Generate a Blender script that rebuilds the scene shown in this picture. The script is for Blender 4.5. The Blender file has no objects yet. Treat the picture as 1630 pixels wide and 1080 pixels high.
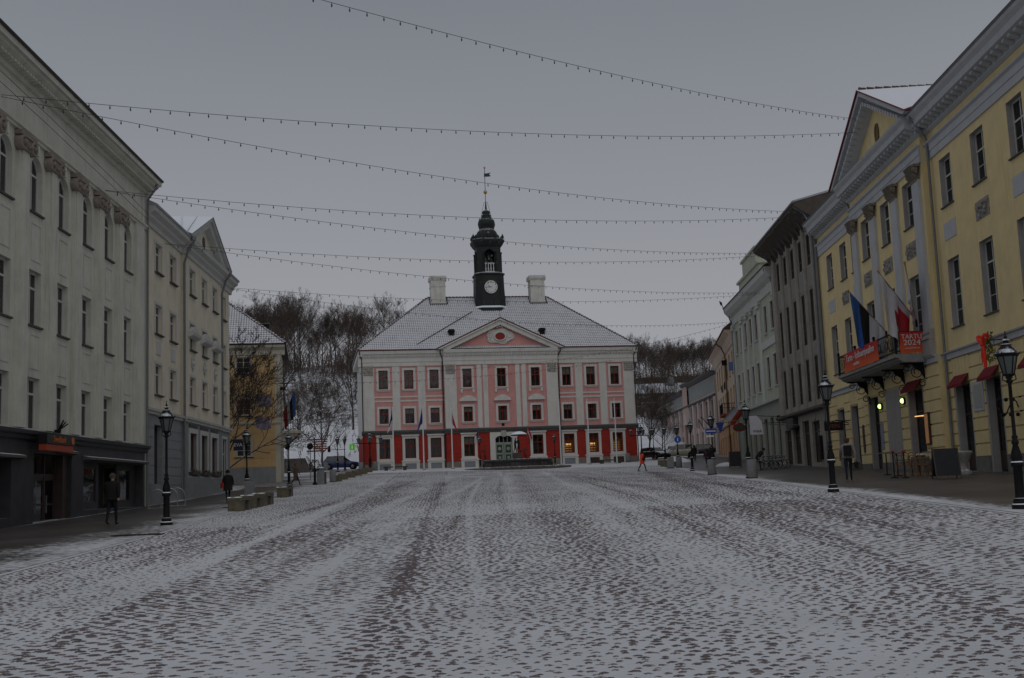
import bpy, math, random
import numpy as np
from mathutils import Vector, Matrix, Euler
R_ = math.radians
rng = random.Random(7)
sc = bpy.context.scene
COL = sc.collection

# ------------------------------------------------------------------ camera
FPX, TILT, ROLL = 1840.4, .127576, -.0385019
_f = Vector((0, math.cos(TILT), math.sin(TILT)))
_r0 = Vector((1, 0, 0)); _u0 = _r0.cross(_f)
_rx = math.cos(ROLL) * _r0 + math.sin(ROLL) * _u0
_ux = -math.sin(ROLL) * _r0 + math.cos(ROLL) * _u0
cam = bpy.data.cameras.new('camera'); cam_o = bpy.data.objects.new('camera', cam); COL.objects.link(cam_o)
cam.sensor_fit = 'HORIZONTAL'; cam.sensor_width = 36.0; cam.lens = FPX / 1630 * 36
cam.clip_start = .1; cam.clip_end = 3000
m = Matrix((_rx, _ux, -_f)).transposed().to_4x4(); m.translation = (0, 0, 2.0)
cam_o.matrix_world = m
sc.camera = cam_o
CAMZ = 2.0

# ------------------------------------------------------------------ sky and light (flat overcast, late afternoon)
SUN_EL, SUN_AZ = R_(42), R_(172)
w = bpy.data.worlds.new('World'); sc.world = w; w.use_nodes = True
nt = w.node_tree; nt.nodes.clear()
N = nt.nodes.new; L = nt.links.new
sky = N('ShaderNodeTexSky'); sky.sky_type = 'NISHITA'; sky.sun_disc = False
sky.sun_elevation = SUN_EL; sky.sun_rotation = SUN_AZ; sky.air_density = 2.0; sky.dust_density = 6.0; sky.ozone_density = 1.0
hsv = N('ShaderNodeHueSaturation'); hsv.inputs['Saturation'].default_value = .25
L(sky.outputs[0], hsv.inputs['Color'])
tc = N('ShaderNodeTexCoord'); sx = N('ShaderNodeSeparateXYZ'); L(tc.outputs['Generated'], sx.inputs[0])
rmp = N('ShaderNodeValToRGB'); L(sx.outputs['Z'], rmp.inputs[0])
rmp.color_ramp.elements[0].position = 0.0; rmp.color_ramp.elements[0].color = (3.18, 3.22, 3.47, 1)
rmp.color_ramp.elements[1].position = .42; rmp.color_ramp.elements[1].color = (1.58, 1.72, 1.97, 1)
_e = rmp.color_ramp.elements.new(1.0); _e.color = (2.9, 3.05, 3.35, 1)
nz = N('ShaderNodeTexNoise'); nz.inputs['Scale'].default_value = 1.6; nz.inputs['Detail'].default_value = 5
mp = N('ShaderNodeMapping'); mp.inputs['Scale'].default_value = (1, 1, 3.2); L(tc.outputs['Generated'], mp.inputs[0]); L(mp.outputs[0], nz.inputs['Vector'])
mr = N('ShaderNodeMapRange'); mr.inputs['To Min'].default_value = .93; mr.inputs['To Max'].default_value = 1.07; L(nz.outputs[0], mr.inputs[0])
cl = N('ShaderNodeMix'); cl.data_type = 'RGBA'; cl.blend_type = 'MULTIPLY'; cl.inputs[0].default_value = 1
L(rmp.outputs[0], cl.inputs[6]); L(mr.outputs[0], cl.inputs[7])
mx = N('ShaderNodeMix'); mx.data_type = 'RGBA'; mx.inputs[0].default_value = .96
L(hsv.outputs[0], mx.inputs[6]); L(cl.outputs[2], mx.inputs[7])
bg = N('ShaderNodeBackground'); bg.inputs['Strength'].default_value = .116
L(mx.outputs[2], bg.inputs['Color'])
wo = N('ShaderNodeOutputWorld'); L(bg.outputs[0], wo.inputs[0])

sun = bpy.data.lights.new('sun', 'SUN'); sun.energy = .40; sun.angle = R_(75); sun.color = (1, .97, .93)
sun_o = bpy.data.objects.new('sun', sun); COL.objects.link(sun_o)
sun_o.rotation_euler = Vector((math.sin(SUN_AZ) * math.cos(SUN_EL), math.cos(SUN_AZ) * math.cos(SUN_EL), math.sin(SUN_EL))).to_track_quat('Z', 'Y').to_euler()

vs = sc.view_settings
vs.view_transform = 'Standard'; vs.look = 'None'; vs.exposure = 0.0; vs.gamma = 1.0
sc.render.engine = 'CYCLES'
sc.cycles.use_denoising = True
sc.cycles.max_bounces = 5; sc.cycles.diffuse_bounces = 3; sc.cycles.glossy_bounces = 2
sc.cycles.transmission_bounces = 2; sc.cycles.transparent_max_bounces = 6
sc.cycles.caustics_reflective = False; sc.cycles.caustics_refractive = False

# ------------------------------------------------------------------ materials
SNOW = (.78, .81, .86)
MATS = {}
def mat(name, col, rough=.85, var=.12, scale=2.0, bump=0.0, bscale=30, metal=0.0, snow=0.0, streak=0.0, spec=.25, emit=None, es=0.0, rnd=0.0, dirt=(.06, .055, .05)):
    if name in MATS: return MATS[name]
    m = bpy.data.materials.new(name); m.use_nodes = True; MATS[name] = m
    t = m.node_tree; N = t.nodes.new; L = t.links.new
    p = t.nodes['Principled BSDF']
    p.inputs['Roughness'].default_value = rough; p.inputs['Metallic'].default_value = metal
    p.inputs['Specular IOR Level'].default_value = spec
    tc = N('ShaderNodeTexCoord'); co = tc.outputs['Object']
    n1 = N('ShaderNodeTexNoise'); n1.inputs['Scale'].default_value = scale; n1.inputs['Detail'].default_value = 6; n1.inputs['Roughness'].default_value = .65
    L(co, n1.inputs['Vector'])
    mrr = N('ShaderNodeMapRange'); mrr.inputs['From Min'].default_value = .3; mrr.inputs['From Max'].default_value = .7
    mrr.inputs['To Min'].default_value = 1 - var; mrr.inputs['To Max'].default_value = 1 + var
    L(n1.outputs[0], mrr.inputs[0])
    c = N('ShaderNodeMix'); c.data_type = 'RGBA'; c.blend_type = 'MULTIPLY'; c.inputs[0].default_value = 1
    c.inputs[6].default_value = (*col, 1); L(mrr.outputs[0], c.inputs[7]); out = c.outputs[2]
    if rnd:
        oi = N('ShaderNodeObjectInfo'); r2 = N('ShaderNodeMapRange'); r2.inputs['To Min'].default_value = 1 - rnd; r2.inputs['To Max'].default_value = 1 + rnd
        L(oi.outputs['Random'], r2.inputs[0])
        c2 = N('ShaderNodeMix'); c2.data_type = 'RGBA'; c2.blend_type = 'MULTIPLY'; c2.inputs[0].default_value = 1
        L(out, c2.inputs[6]); L(r2.outputs[0], c2.inputs[7]); out = c2.outputs[2]
    if streak:
        mp = N('ShaderNodeMapping'); mp.inputs['Scale'].default_value = (1.6, 1.6, .16); L(co, mp.inputs[0])
        n2 = N('ShaderNodeTexNoise'); n2.inputs['Scale'].default_value = 1.5; n2.inputs['Detail'].default_value = 7; n2.inputs['Roughness'].default_value = .7
        L(mp.outputs[0], n2.inputs['Vector'])
        r3 = N('ShaderNodeMapRange'); r3.inputs['From Min'].default_value = .52; r3.inputs['From Max'].default_value = .78; r3.inputs['To Max'].default_value = streak
        L(n2.outputs[0], r3.inputs[0])
        c3 = N('ShaderNodeMix'); c3.data_type = 'RGBA'; L(r3.outputs[0], c3.inputs[0]); L(out, c3.inputs[6]); c3.inputs[7].default_value = (*dirt, 1); out = c3.outputs[2]
    if snow:
        ge = N('ShaderNodeNewGeometry'); sp = N('ShaderNodeSeparateXYZ'); L(ge.outputs['Normal'], sp.inputs[0])
        n3 = N('ShaderNodeTexNoise'); n3.inputs['Scale'].default_value = 5.0; n3.inputs['Detail'].default_value = 5; L(co, n3.inputs['Vector'])
        ad = N('ShaderNodeMath'); ad.operation = 'MULTIPLY_ADD'; ad.inputs[1].default_value = .9; ad.inputs[2].default_value = -.45; L(n3.outputs[0], ad.inputs[0])
        a2 = N('ShaderNodeMath'); a2.operation = 'ADD'; L(sp.outputs['Z'], a2.inputs[0]); L(ad.outputs[0], a2.inputs[1])
        r4 = N('ShaderNodeMapRange'); r4.inputs['From Min'].default_value = .55; r4.inputs['From Max'].default_value = .75; r4.inputs['To Max'].default_value = snow
        L(a2.outputs[0], r4.inputs[0])
        c4 = N('ShaderNodeMix'); c4.data_type = 'RGBA'; L(r4.outputs[0], c4.inputs[0]); L(out, c4.inputs[6]); c4.inputs[7].default_value = (*SNOW, 1); out = c4.outputs[2]
    L(out, p.inputs['Base Color'])
    if bump:
        n4 = N('ShaderNodeTexNoise'); n4.inputs['Scale'].default_value = bscale; n4.inputs['Detail'].default_value = 4; L(co, n4.inputs['Vector'])
        b = N('ShaderNodeBump'); b.inputs['Strength'].default_value = bump; b.inputs['Distance'].default_value = .02
        L(n4.outputs[0], b.inputs['Height']); L(b.outputs[0], p.inputs['Normal'])
    if emit:
        p.inputs['Emission Color'].default_value = (*emit, 1); p.inputs['Emission Strength'].default_value = es
    return m

def glass_mat(name, tint=(.75, .8, .8), refl=1.0):
    if name in MATS: return MATS[name]
    m = bpy.data.materials.new(name); m.use_nodes = True; MATS[name] = m
    t = m.node_tree; N = t.nodes.new; L = t.links.new; t.nodes.clear()
    o = N('ShaderNodeOutputMaterial'); tr = N('ShaderNodeBsdfTransparent'); tr.inputs[0].default_value = (*tint, 1)
    gl = N('ShaderNodeBsdfGlossy'); gl.inputs['Roughness'].default_value = .04; gl.inputs[0].default_value = (.9, .93, .95, 1)
    fr = N('ShaderNodeFresnel'); fr.inputs[0].default_value = 1.65
    tc = N('ShaderNodeTexCoord'); n = N('ShaderNodeTexNoise'); n.inputs['Scale'].default_value = .9; L(tc.outputs['Object'], n.inputs['Vector'])
    b = N('ShaderNodeBump'); b.inputs['Strength'].default_value = .25; b.inputs['Distance'].default_value = .03; L(n.outputs[0], b.inputs['Height']); L(b.outputs[0], gl.inputs['Normal'])
    ma = N('ShaderNodeMath'); ma.operation = 'MULTIPLY'; ma.inputs[1].default_value = refl; L(fr.outputs[0], ma.inputs[0])
    mi = N('ShaderNodeMixShader'); L(ma.outputs[0], mi.inputs[0]); L(tr.outputs[0], mi.inputs[1]); L(gl.outputs[0], mi.inputs[2]); L(mi.outputs[0], o.inputs[0])
    return m

# ------------------------------------------------------------------ mesh builder
class MB:
    def __init__(s): s.v = []; s.f = []; s.m = []; s.s = []
    def add(s, vs, fs, mi=0, smooth=False):
        o = len(s.v); s.v.extend([tuple(v) for v in vs])
        for f in fs: s.f.append(tuple(i + o for i in f)); s.m.append(mi); s.s.append(smooth)
        return s
    def box(s, x0, x1, y0, y1, z0, z1, mi=0):
        return s.add([(x0, y0, z0), (x1, y0, z0), (x1, y1, z0), (x0, y1, z0), (x0, y0, z1), (x1, y0, z1), (x1, y1, z1), (x0, y1, z1)],
              [(0, 3, 2, 1), (4, 5, 6, 7), (0, 1, 5, 4), (1, 2, 6, 5), (2, 3, 7, 6), (3, 0, 4, 7)], mi)
    def cbox(s, c, d, mi=0): return s.box(c[0] - d[0] / 2, c[0] + d[0] / 2, c[1] - d[1] / 2, c[1] + d[1] / 2, c[2] - d[2] / 2, c[2] + d[2] / 2, mi)
    def bar(s, p, q, wd, dp=None, mi=0):
        """a square bar from p to q"""
        p = Vector(p); q = Vector(q); dp = dp or wd; d = (q - p).normalized()
        a = d.cross(Vector((0, 0, 1)));  a = a.normalized() if a.length > 1e-4 else Vector((1, 0, 0)); b = d.cross(a).normalized()
        vs = [pt + a * (i * wd / 2) + b * (j * dp / 2) for pt in (p, q) for i, j in ((-1, -1), (1, -1), (1, 1), (-1, 1))]
        return s.add(vs, [(3, 2, 1, 0), (4, 5, 6, 7), (0, 1, 5, 4), (1, 2, 6, 5), (2, 3, 7, 6), (3, 0, 4, 7)], mi)
    def prism_y(s, poly, y0, y1, mi=0, smooth=False):
        """polygon of (x, z), counter-clockwise seen from the front (-y), extruded y0..y1 (y0 in front)"""
        n = len(poly); vs = [(x, y0, z) for x, z in poly] + [(x, y1, z) for x, z in poly]
        fs = [tuple(range(n)), tuple(reversed(range(n, 2 * n)))]
        s.add(vs, fs, mi)
        return s.add(vs, [(i, i + n, (i + 1) % n + n, (i + 1) % n) for i in range(n)], mi, smooth)
    def prism_x(s, prof, x0, x1, mi=0):
        """profile polygon of (y, z) swept along x"""
        n = len(prof); vs = [(x0, y, z) for y, z in prof] + [(x1, y, z) for y, z in prof]
        return s.add(vs, [tuple(range(n)), tuple(reversed(range(n, 2 * n)))] + [(i, i + n, (i + 1) % n + n, (i + 1) % n) for i in range(n)], mi)
    def prism_z(s, poly, z0, z1, mi=0):
        n = len(poly); vs = [(x, y, z0) for x, y in poly] + [(x, y, z1) for x, y in poly]
        return s.add(vs, [tuple(reversed(range(n))), tuple(range(n, 2 * n))] + [(i, (i + 1) % n, (i + 1) % n + n, i + n) for i in range(n)], mi)
    def lathe(s, prof, n=10, c=(0, 0, 0), mi=0, smooth=True, rot=0.0, axis='z'):
        vs = []; fs = []
        for r, z in prof:
            for k in range(n):
                a = rot + 2 * math.pi * k / n
                if axis == 'z': vs.append((c[0] + r * math.cos(a), c[1] + r * math.sin(a), c[2] + z))
                elif axis == 'y': vs.append((c[0] + r * math.cos(a), c[1] + z, c[2] + r * math.sin(a)))
                else: vs.append((c[0] + z, c[1] + r * math.cos(a), c[2] + r * math.sin(a)))
        for i in range(len(prof) - 1):
            for k in range(n):
                fs.append((i * n + k, i * n + (k + 1) % n, (i + 1) * n + (k + 1) % n, (i + 1) * n + k))
        s.add(vs, fs, mi, smooth)
        m = len(prof) - 1
        return s.add(vs[:n] + vs[m * n:], [tuple(reversed(range(n))), tuple(range(n, 2 * n))], mi)
    def tube(s, pts, rad, n=6, mi=0, smooth=True, caps=True):
        pts = [Vector(p) for p in pts]
        if not hasattr(rad, '__len__'): rad = [rad] * len(pts)
        vs = []; a = None
        for i, p in enumerate(pts):
            d = (pts[min(i + 1, len(pts) - 1)] - pts[max(i - 1, 0)]).normalized()
            if a is None:
                a = d.cross(Vector((0, 0, 1))); a = a if a.length > 1e-3 else Vector((1, 0, 0))
            a = (a - d * a.dot(d)); a = a.normalized() if a.length > 1e-6 else Vector((1, 0, 0)); b = d.cross(a)
            for k in range(n):
                t = 2 * math.pi * k / n; vs.append(p + (a * math.cos(t) + b * math.sin(t)) * rad[i])
        fs = [(i * n + k, i * n + (k + 1) % n, (i + 1) * n + (k + 1) % n, (i + 1) * n + k) for i in range(len(pts) - 1) for k in range(n)]
        s.add(vs, fs, mi, smooth)
        if caps: s.add(vs[:n] + vs[-n:], [tuple(reversed(range(n))), tuple(range(n, 2 * n))], mi)
        return s
    def ball(s, c, r, n=8, mi=0, sq=1.0):
        k = max(4, n // 2 + 1)
        return s.lathe([(max(r * math.sin(math.pi * i / k), r * .02), -r * sq * math.cos(math.pi * i / k)) for i in range(k + 1)], n, c, mi)
    def wall(s, x0, x1, z0, z1, y=0.0, ops=(), depth=.25, mi=0, rmi=None):
        """front sheet facing -y with rectangular openings and their reveals"""
        rmi = mi if rmi is None else rmi
        xs = sorted({x0, x1, *[v for o in ops for v in o[:2] if x0 < v < x1]}); zs = sorted({z0, z1, *[v for o in ops for v in o[2:4] if z0 < v < z1]})
        for i in range(len(xs) - 1):
            cx = (xs[i] + xs[i + 1]) / 2; run = None
            for j in range(len(zs) - 1):
                cz = (zs[j] + zs[j + 1]) / 2
                hole = any(o[0] < cx < o[1] and o[2] < cz < o[3] for o in ops)
                if not hole: s.add([(xs[i], y, zs[j]), (xs[i + 1], y, zs[j]), (xs[i + 1], y, zs[j + 1]), (xs[i], y, zs[j + 1])], [(0, 1, 2, 3)], mi)
        for o in ops:
            a, b, c, d = o[:4]
            s.add([(a, y, c), (a, y + depth, c), (a, y + depth, d), (a, y, d)], [(0, 1, 2, 3)], rmi)
            s.add([(b, y, c), (b, y, d), (b, y + depth, d), (b, y + depth, c)], [(0, 1, 2, 3)], rmi)
            s.add([(a, y, c), (b, y, c), (b, y + depth, c), (a, y + depth, c)], [(0, 1, 2, 3)], rmi)
            s.add([(a, y, d), (a, y + depth, d), (b, y + depth, d), (b, y, d)], [(0, 1, 2, 3)], rmi)
        return s
    def mesh(s, name, mats):
        me = bpy.data.meshes.new(name); me.from_pydata(s.v, [], s.f)
        for mm in (mats if isinstance(mats, (list, tuple)) else [mats]): me.materials.append(mm)
        me.polygons.foreach_set('material_index', s.m); me.polygons.foreach_set('use_smooth', s.s); me.update()
        return me
    def build(s, name, mats, parent=None, loc=(0, 0, 0), rot=(0, 0, 0)):
        return place(name, s.mesh(name, mats), parent, loc, rot)

def place(name, me, parent=None, loc=(0, 0, 0), rot=(0, 0, 0)):
    o = bpy.data.objects.new(name, me); COL.objects.link(o); o.parent = parent; o.location = loc; o.rotation_euler = rot
    return o
def tag(o, label, cat, group=None, kind=None):
    o['label'] = label; o['category'] = cat
    if group: o['group'] = group
    if kind: o['kind'] = kind
    return o
def thing(name, label, cat, loc=(0, 0, 0), rz=0.0, group=None):
    return tag(place(name, None, None, loc, (0, 0, rz)), label, cat, group)
def struct(o): o['kind'] = 'structure'; return o
def stuff(o): o['kind'] = 'stuff'; return o
KIDS = {}
def copy_tree(o, parent=None):
    c = o.copy(); COL.objects.link(c); c.parent = parent
    for ch in list(o.children): copy_tree(ch, c)
    return c
def text(name, body, size, m, parent, loc, rot=(math.pi / 2, 0, 0), ext=.006, align='CENTER', sx=1.0):
    cu = bpy.data.curves.new('lettering', 'FONT'); cu.body = body; cu.size = size; cu.extrude = ext; cu.align_x = align; cu.align_y = 'CENTER'; cu.resolution_u = 3
    o = bpy.data.objects.new('lettering', cu); COL.objects.link(o)
    me = bpy.data.meshes.new_from_object(o.evaluated_get(bpy.context.evaluated_depsgraph_get()))
    bpy.data.objects.remove(o); bpy.data.curves.remove(cu)
    me.materials.clear(); me.materials.append(m)
    t = place(name, me, parent, loc, rot); t.scale = (sx, 1, 1); return t

# ------------------------------------------------------------------ ground height
GL = [(-60, -3.2), (0, -1.95), (39, -.84), (68, .0), (86, .68), (100, 1.22), (129, 2.45), (150, 3.2), (200, 4.6), (330, 8)]
GR = [(-60, -3.4), (0, -1.75), (27, -.93), (49, -.27), (61, .0), (75, .3), (92, .74), (107, 1.24), (135, 2.42), (150, 3.0), (168, 3.6), (200, 4.9), (330, 10)]
def _herm(T, y):
    T = np.array(T); X = T[:, 0]; Z = T[:, 1]; s = np.diff(Z) / np.diff(X); t = np.concatenate([[s[0]], (s[1:] + s[:-1]) / 2, [s[-1]]])
    i = np.clip(np.searchsorted(X, y) - 1, 0, len(X) - 2); h = X[i + 1] - X[i]; u = np.clip((y - X[i]) / h, 0, 1)
    return (2 * u**3 - 3 * u**2 + 1) * Z[i] + (u**3 - 2 * u**2 + u) * h * t[i] + (-2 * u**3 + 3 * u**2) * Z[i + 1] + (u**3 - u**2) * h * t[i + 1]
_YS = np.arange(-60, 331, .5); _ZL = _herm(GL, _YS); _ZR = _herm(GR, _YS)
def gz(x, y):
    x = np.asarray(x, float); y = np.asarray(y, float)
    t = np.clip((x + 14) / 28, 0, 1); a = np.interp(y, _YS, _ZL); b = np.interp(y, _YS, _ZR)
    return CAMZ + a + (b - a) * t
def gf(x, y): return float(gz(x, y))
def px(x, y, d):
    """world point at depth d (along +Y) seen at photo pixel x, y - used only to measure"""
    r = _f + _rx * ((x - 815) / FPX) - _ux * ((y - 540) / FPX); return Vector((0, 0, CAMZ)) + r * (d / r.y)
def onfac(x, y, P0, az):
    r = _f + _rx * ((x - 815) / FPX) - _ux * ((y - 540) / FPX); n = Vector((math.cos(az), -math.sin(az), 0)); P = Vector((P0[0], P0[1], 0))
    return Vector((0, 0, CAMZ)) + r * ((P - Vector((0, 0, CAMZ))).dot(n) / r.dot(n))
# ------------------------------------------------------------------ noise for numpy
def vnoise(x, y, scale, seed=0):
    r = np.random.RandomState(seed).rand(97, 97); X = np.asarray(x) * scale; Y = np.asarray(y) * scale
    i = np.floor(X).astype(int); j = np.floor(Y).astype(int); u = X - i; v = Y - j; u = u * u * (3 - 2 * u); v = v * v * (3 - 2 * v)
    g = lambda a, b: r[a % 97, b % 97]
    return (g(i, j) * (1 - u) + g(i + 1, j) * u) * (1 - v) + (g(i, j + 1) * (1 - u) + g(i + 1, j + 1) * u) * v

def snow_ground_mat(name, col, rough, nscale, spec=.3, dirty=.25, bump=.35, snowcol=SNOW):
    m = bpy.data.materials.new(name); m.use_nodes = True; MATS[name] = m
    t = m.node_tree; N = t.nodes.new; L = t.links.new; p = t.nodes['Principled BSDF']
    p.inputs['Specular IOR Level'].default_value = spec
    tc = N('ShaderNodeTexCoord'); at = N('ShaderNodeAttribute'); at.attribute_name = 'snow'
    n1 = N('ShaderNodeTexNoise'); n1.inputs['Scale'].default_value = nscale; n1.inputs['Detail'].default_value = 9; n1.inputs['Roughness'].default_value = .7; L(tc.outputs['Object'], n1.inputs['Vector'])
    n2 = N('ShaderNodeTexNoise'); n2.inputs['Scale'].default_value = .35; n2.inputs['Detail'].default_value = 6; L(tc.outputs['Object'], n2.inputs['Vector'])
    # threshold: snow where noise < attribute
    sb = N('ShaderNodeMath'); sb.operation = 'SUBTRACT'; L(at.outputs['Fac'], sb.inputs[0]); L(n1.outputs[0], sb.inputs[1])
    mr = N('ShaderNodeMapRange'); mr.inputs['From Min'].default_value = -.1; mr.inputs['From Max'].default_value = .1; L(sb.outputs[0], mr.inputs[0])
    sn = N('ShaderNodeMix'); sn.data_type = 'RGBA'; sn.inputs[6].default_value = (*snowcol, 1); sn.inputs[7].default_value = tuple(c * .55 for c in snowcol) + (1,)
    r2 = N('ShaderNodeMapRange'); r2.inputs['From Min'].default_value = .45; r2.inputs['From Max'].default_value = .75; r2.inputs['To Max'].default_value = dirty; L(n2.outputs[0], r2.inputs[0]); L(r2.outputs[0], sn.inputs[0])
    n3 = N('ShaderNodeTexNoise'); n3.inputs['Scale'].default_value = 9; n3.inputs['Detail'].default_value = 5; L(tc.outputs['Object'], n3.inputs['Vector'])
    r3 = N('ShaderNodeMapRange'); r3.inputs['To Min'].default_value = .6; r3.inputs['To Max'].default_value = 1.4; L(n3.outputs[0], r3.inputs[0])
    pc = N('ShaderNodeMix'); pc.data_type = 'RGBA'; pc.blend_type = 'MULTIPLY'; pc.inputs[0].default_value = 1; pc.inputs[6].default_value = (*col, 1)
    r5 = N('ShaderNodeMapRange'); r5.inputs['From Min'].default_value = .3; r5.inputs['From Max'].default_value = .7; r5.inputs['To Min'].default_value = .6; r5.inputs['To Max'].default_value = 1.45; L(n2.outputs[0], r5.inputs[0])
    mm_ = N('ShaderNodeMath'); mm_.operation = 'MULTIPLY'; L(r3.outputs[0], mm_.inputs[0]); L(r5.outputs[0], mm_.inputs[1]); L(mm_.outputs[0], pc.inputs[7])
    c = N('ShaderNodeMix'); c.data_type = 'RGBA'; L(mr.outputs[0], c.inputs[0]); L(pc.outputs[2], c.inputs[6]); L(sn.outputs[2], c.inputs[7]); L(c.outputs[2], p.inputs['Base Color'])
    rr = N('ShaderNodeMapRange'); rr.inputs['To Min'].default_value = rough; rr.inputs['To Max'].default_value = .95; L(mr.outputs[0], rr.inputs[0]); L(rr.outputs[0], p.inputs['Roughness'])
    b = N('ShaderNodeBump'); b.inputs['Strength'].default_value = bump; b.inputs['Distance'].default_value = .04
    n4 = N('ShaderNodeTexNoise'); n4.inputs['Scale'].default_value = 14; n4.inputs['Detail'].default_value = 6; L(tc.outputs['Object'], n4.inputs['Vector']); L(n4.outputs[0], b.inputs['Height']); L(b.outputs[0], p.inputs['Normal'])
    return m

def grid_sheet(name, xs, ys, zf, m, snowf=None, mask=None):
    X, Y = np.meshgrid(xs, ys); Z = zf(X, Y); V = np.stack([X, Y, Z], -1).reshape(-1, 3)
    nx = len(xs); ny = len(ys); ii = (np.arange(ny - 1)[:, None] * nx + np.arange(nx - 1)[None]).reshape(-1)
    F = np.stack([ii, ii + 1, ii + nx + 1, ii + nx], 1)
    me = bpy.data.meshes.new(name); me.vertices.add(len(V)); me.vertices.foreach_set('co', V.ravel())
    me.loops.add(F.size); me.loops.foreach_set('vertex_index', F.ravel()); me.polygons.add(len(F)); me.polygons.foreach_set('loop_start', np.arange(len(F)) * 4)
    me.polygons.foreach_set('use_smooth', np.ones(len(F), bool)); me.update(calc_edges=True); me.materials.append(m)
    if snowf is not None:
        a = me.attributes.new('snow', 'FLOAT', 'POINT'); a.data.foreach_set('value', np.asarray(snowf(X, Y), float).ravel())
    return place(name, me)

# the square
def xl_edge(y): return np.interp(y, [0, 22, 33, 50, 67, 86, 110, 135], [-9.0, -9.9, -10.4, -11.9, -13.6, -15.0, -16.5, -18])       # left edge of the cobbles
def xr_edge(y): return np.interp(y, [0, 25, 41, 59, 75, 90, 105, 131], [11.2, 10.9, 10.9, 11.5, 12.4, 13.4, 14.4, 16.8])   # right edge of the cobbles
def band(x, y, pts, wd):
    yy = [p[1] for p in pts]; xx = [p[0] for p in pts]; d = np.abs(x - np.interp(y, yy, xx)); return np.clip(1 - d / wd, 0, 1) * ((y > yy[0] - 1) & (y < yy[-1] + 3))
def wear(x, y):
    """0 = deep in snow, 1 = trodden bare"""
    n = .24 + .30 * vnoise(x + .1 * y, y * .3, .8, 3) + .22 * vnoise(x, y, .25, 5)
    rt = np.random.RandomState(77)
    for k in range(26):      # wheel tracks, some bare, some ridges of pushed snow
        x0 = -9.5 + 19.5 * (k + rt.rand()) / 26; x1 = x0 * .95 - 1.5 + rt.normal(0, 1.6); am = rt.choice([.34, .26, .22, -.34, -.26, -.4]); wd = rt.uniform(.16, .5); y0 = rt.uniform(5, 30); y1 = y0 + rt.uniform(35, 90); ph = rt.rand() * 6
        xc = x0 + (x1 - x0) * (y - 9) / 100 + .35 * np.sin(y * .05 + ph); d = np.abs(x - xc); f = np.clip(1 - d / wd, 0, 1) * np.clip((y - y0) / 4, 0, 1) * np.clip((y1 - y) / 10, 0, 1)
        n = n + am * f * (.5 + .8 * vnoise(x, y, .5, 50 + k))
    n = n + .45 * band(x, y, [(4.9, 9), (5.2, 15), (5.6, 22), (6.8, 40), (8.2, 58), (10.5, 90)], .75)
    n = n + .30 * band(x, y, [(6.9, 12), (7.5, 25), (9.0, 50), (11, 90)], .7)
    n = n + .34 * band(x, y, [(-1.25, 9), (-1.6, 14), (-2.6, 30), (-3.6, 50), (-5.2, 80)], .55)
    n = n + .25 * band(x, y, [(-4.5, 12), (-4.8, 22), (-6.2, 50), (-8.5, 85)], 1.0)
    n = n + .25 * band(x, y, [(1.6, 9), (1.1, 30), (.6, 60), (0, 100)], .8)
    n = n - (.08 + .26 * vnoise(x, y, .9, 44)) * band(x + .5 * vnoise(x * 0, y, .4, 41), y, [(-2.2, 9), (-2.7, 14), (-3.5, 25), (-4.6, 50), (-6.2, 80)], .55)
    n = n - (.25 + .3 * vnoise(x, y, .7, 46)) * band(x + .4 * vnoise(x * 0, y, .3, 47), y, [(-5.1, 9), (-8.2, 60), (-9.8, 86)], .5)
    n = n - .25 * band(x, y, [(-6.9, 15), (-6.4, 30), (-7.5, 50)], .6)
    n = n - .35 * band(x, y, [(2.9, 9), (3.2, 25), (3.4, 60)], .6)
    n = n + .12 * ((x > -5.1 - .062 * (y - 9.5)) & (x < -1.45 - .053 * (y - 9.5))) + .10 * (x > 4.6 + .11 * (y - 11)) * np.clip((y - 12) / 10, 0, 1)
    ar = np.abs(y - (118 + .1 * x)); n = n + .35 * np.clip(1 - ar / 4, 0, 1)
    return np.clip(n, 0, 1.2)

GSN = (.57, .58, .605)
GROUND = snow_ground_mat('snowy_ground', (.10, .085, .08), .6, 6.0, dirty=.4, bump=.7, snowcol=GSN)
PAVE = snow_ground_mat('wet_paving', (.062, .053, .048), .42, 4.5, spec=.3, dirty=.35, bump=.2, snowcol=GSN)
def gsnow(x, y):
    s = np.full(x.shape, .93); inside = (x > xl_edge(y)) & (x < xr_edge(y)) & (y < 135)
    far = np.clip((y - 50) / 60, 0, 1)
    s = np.where(inside, .95 - .28 * far * (0.4 + .9 * wear(x, y)), s)
    s = np.where((x < xl_edge(y)) & (y > 86) & (y < 150) & (x > -30), .35 + .4 * vnoise(x, y, .25, 4), s)
    s = np.where((x > xr_edge(y) + 1) & (y > 100) & (y < 210), .30 + .45 * vnoise(x, y, .2, 6), s)
    return s
xs = np.unique(np.concatenate([np.linspace(-170, -24, 20), np.arange(-24, 32.1, .6), np.linspace(33, 190, 20)])); ys = np.unique(np.concatenate([np.linspace(-40, 4, 10), np.arange(4, 150.1, .8)]))
ground = struct(grid_sheet('ground', xs, ys, gz, GROUND, gsnow))

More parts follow.
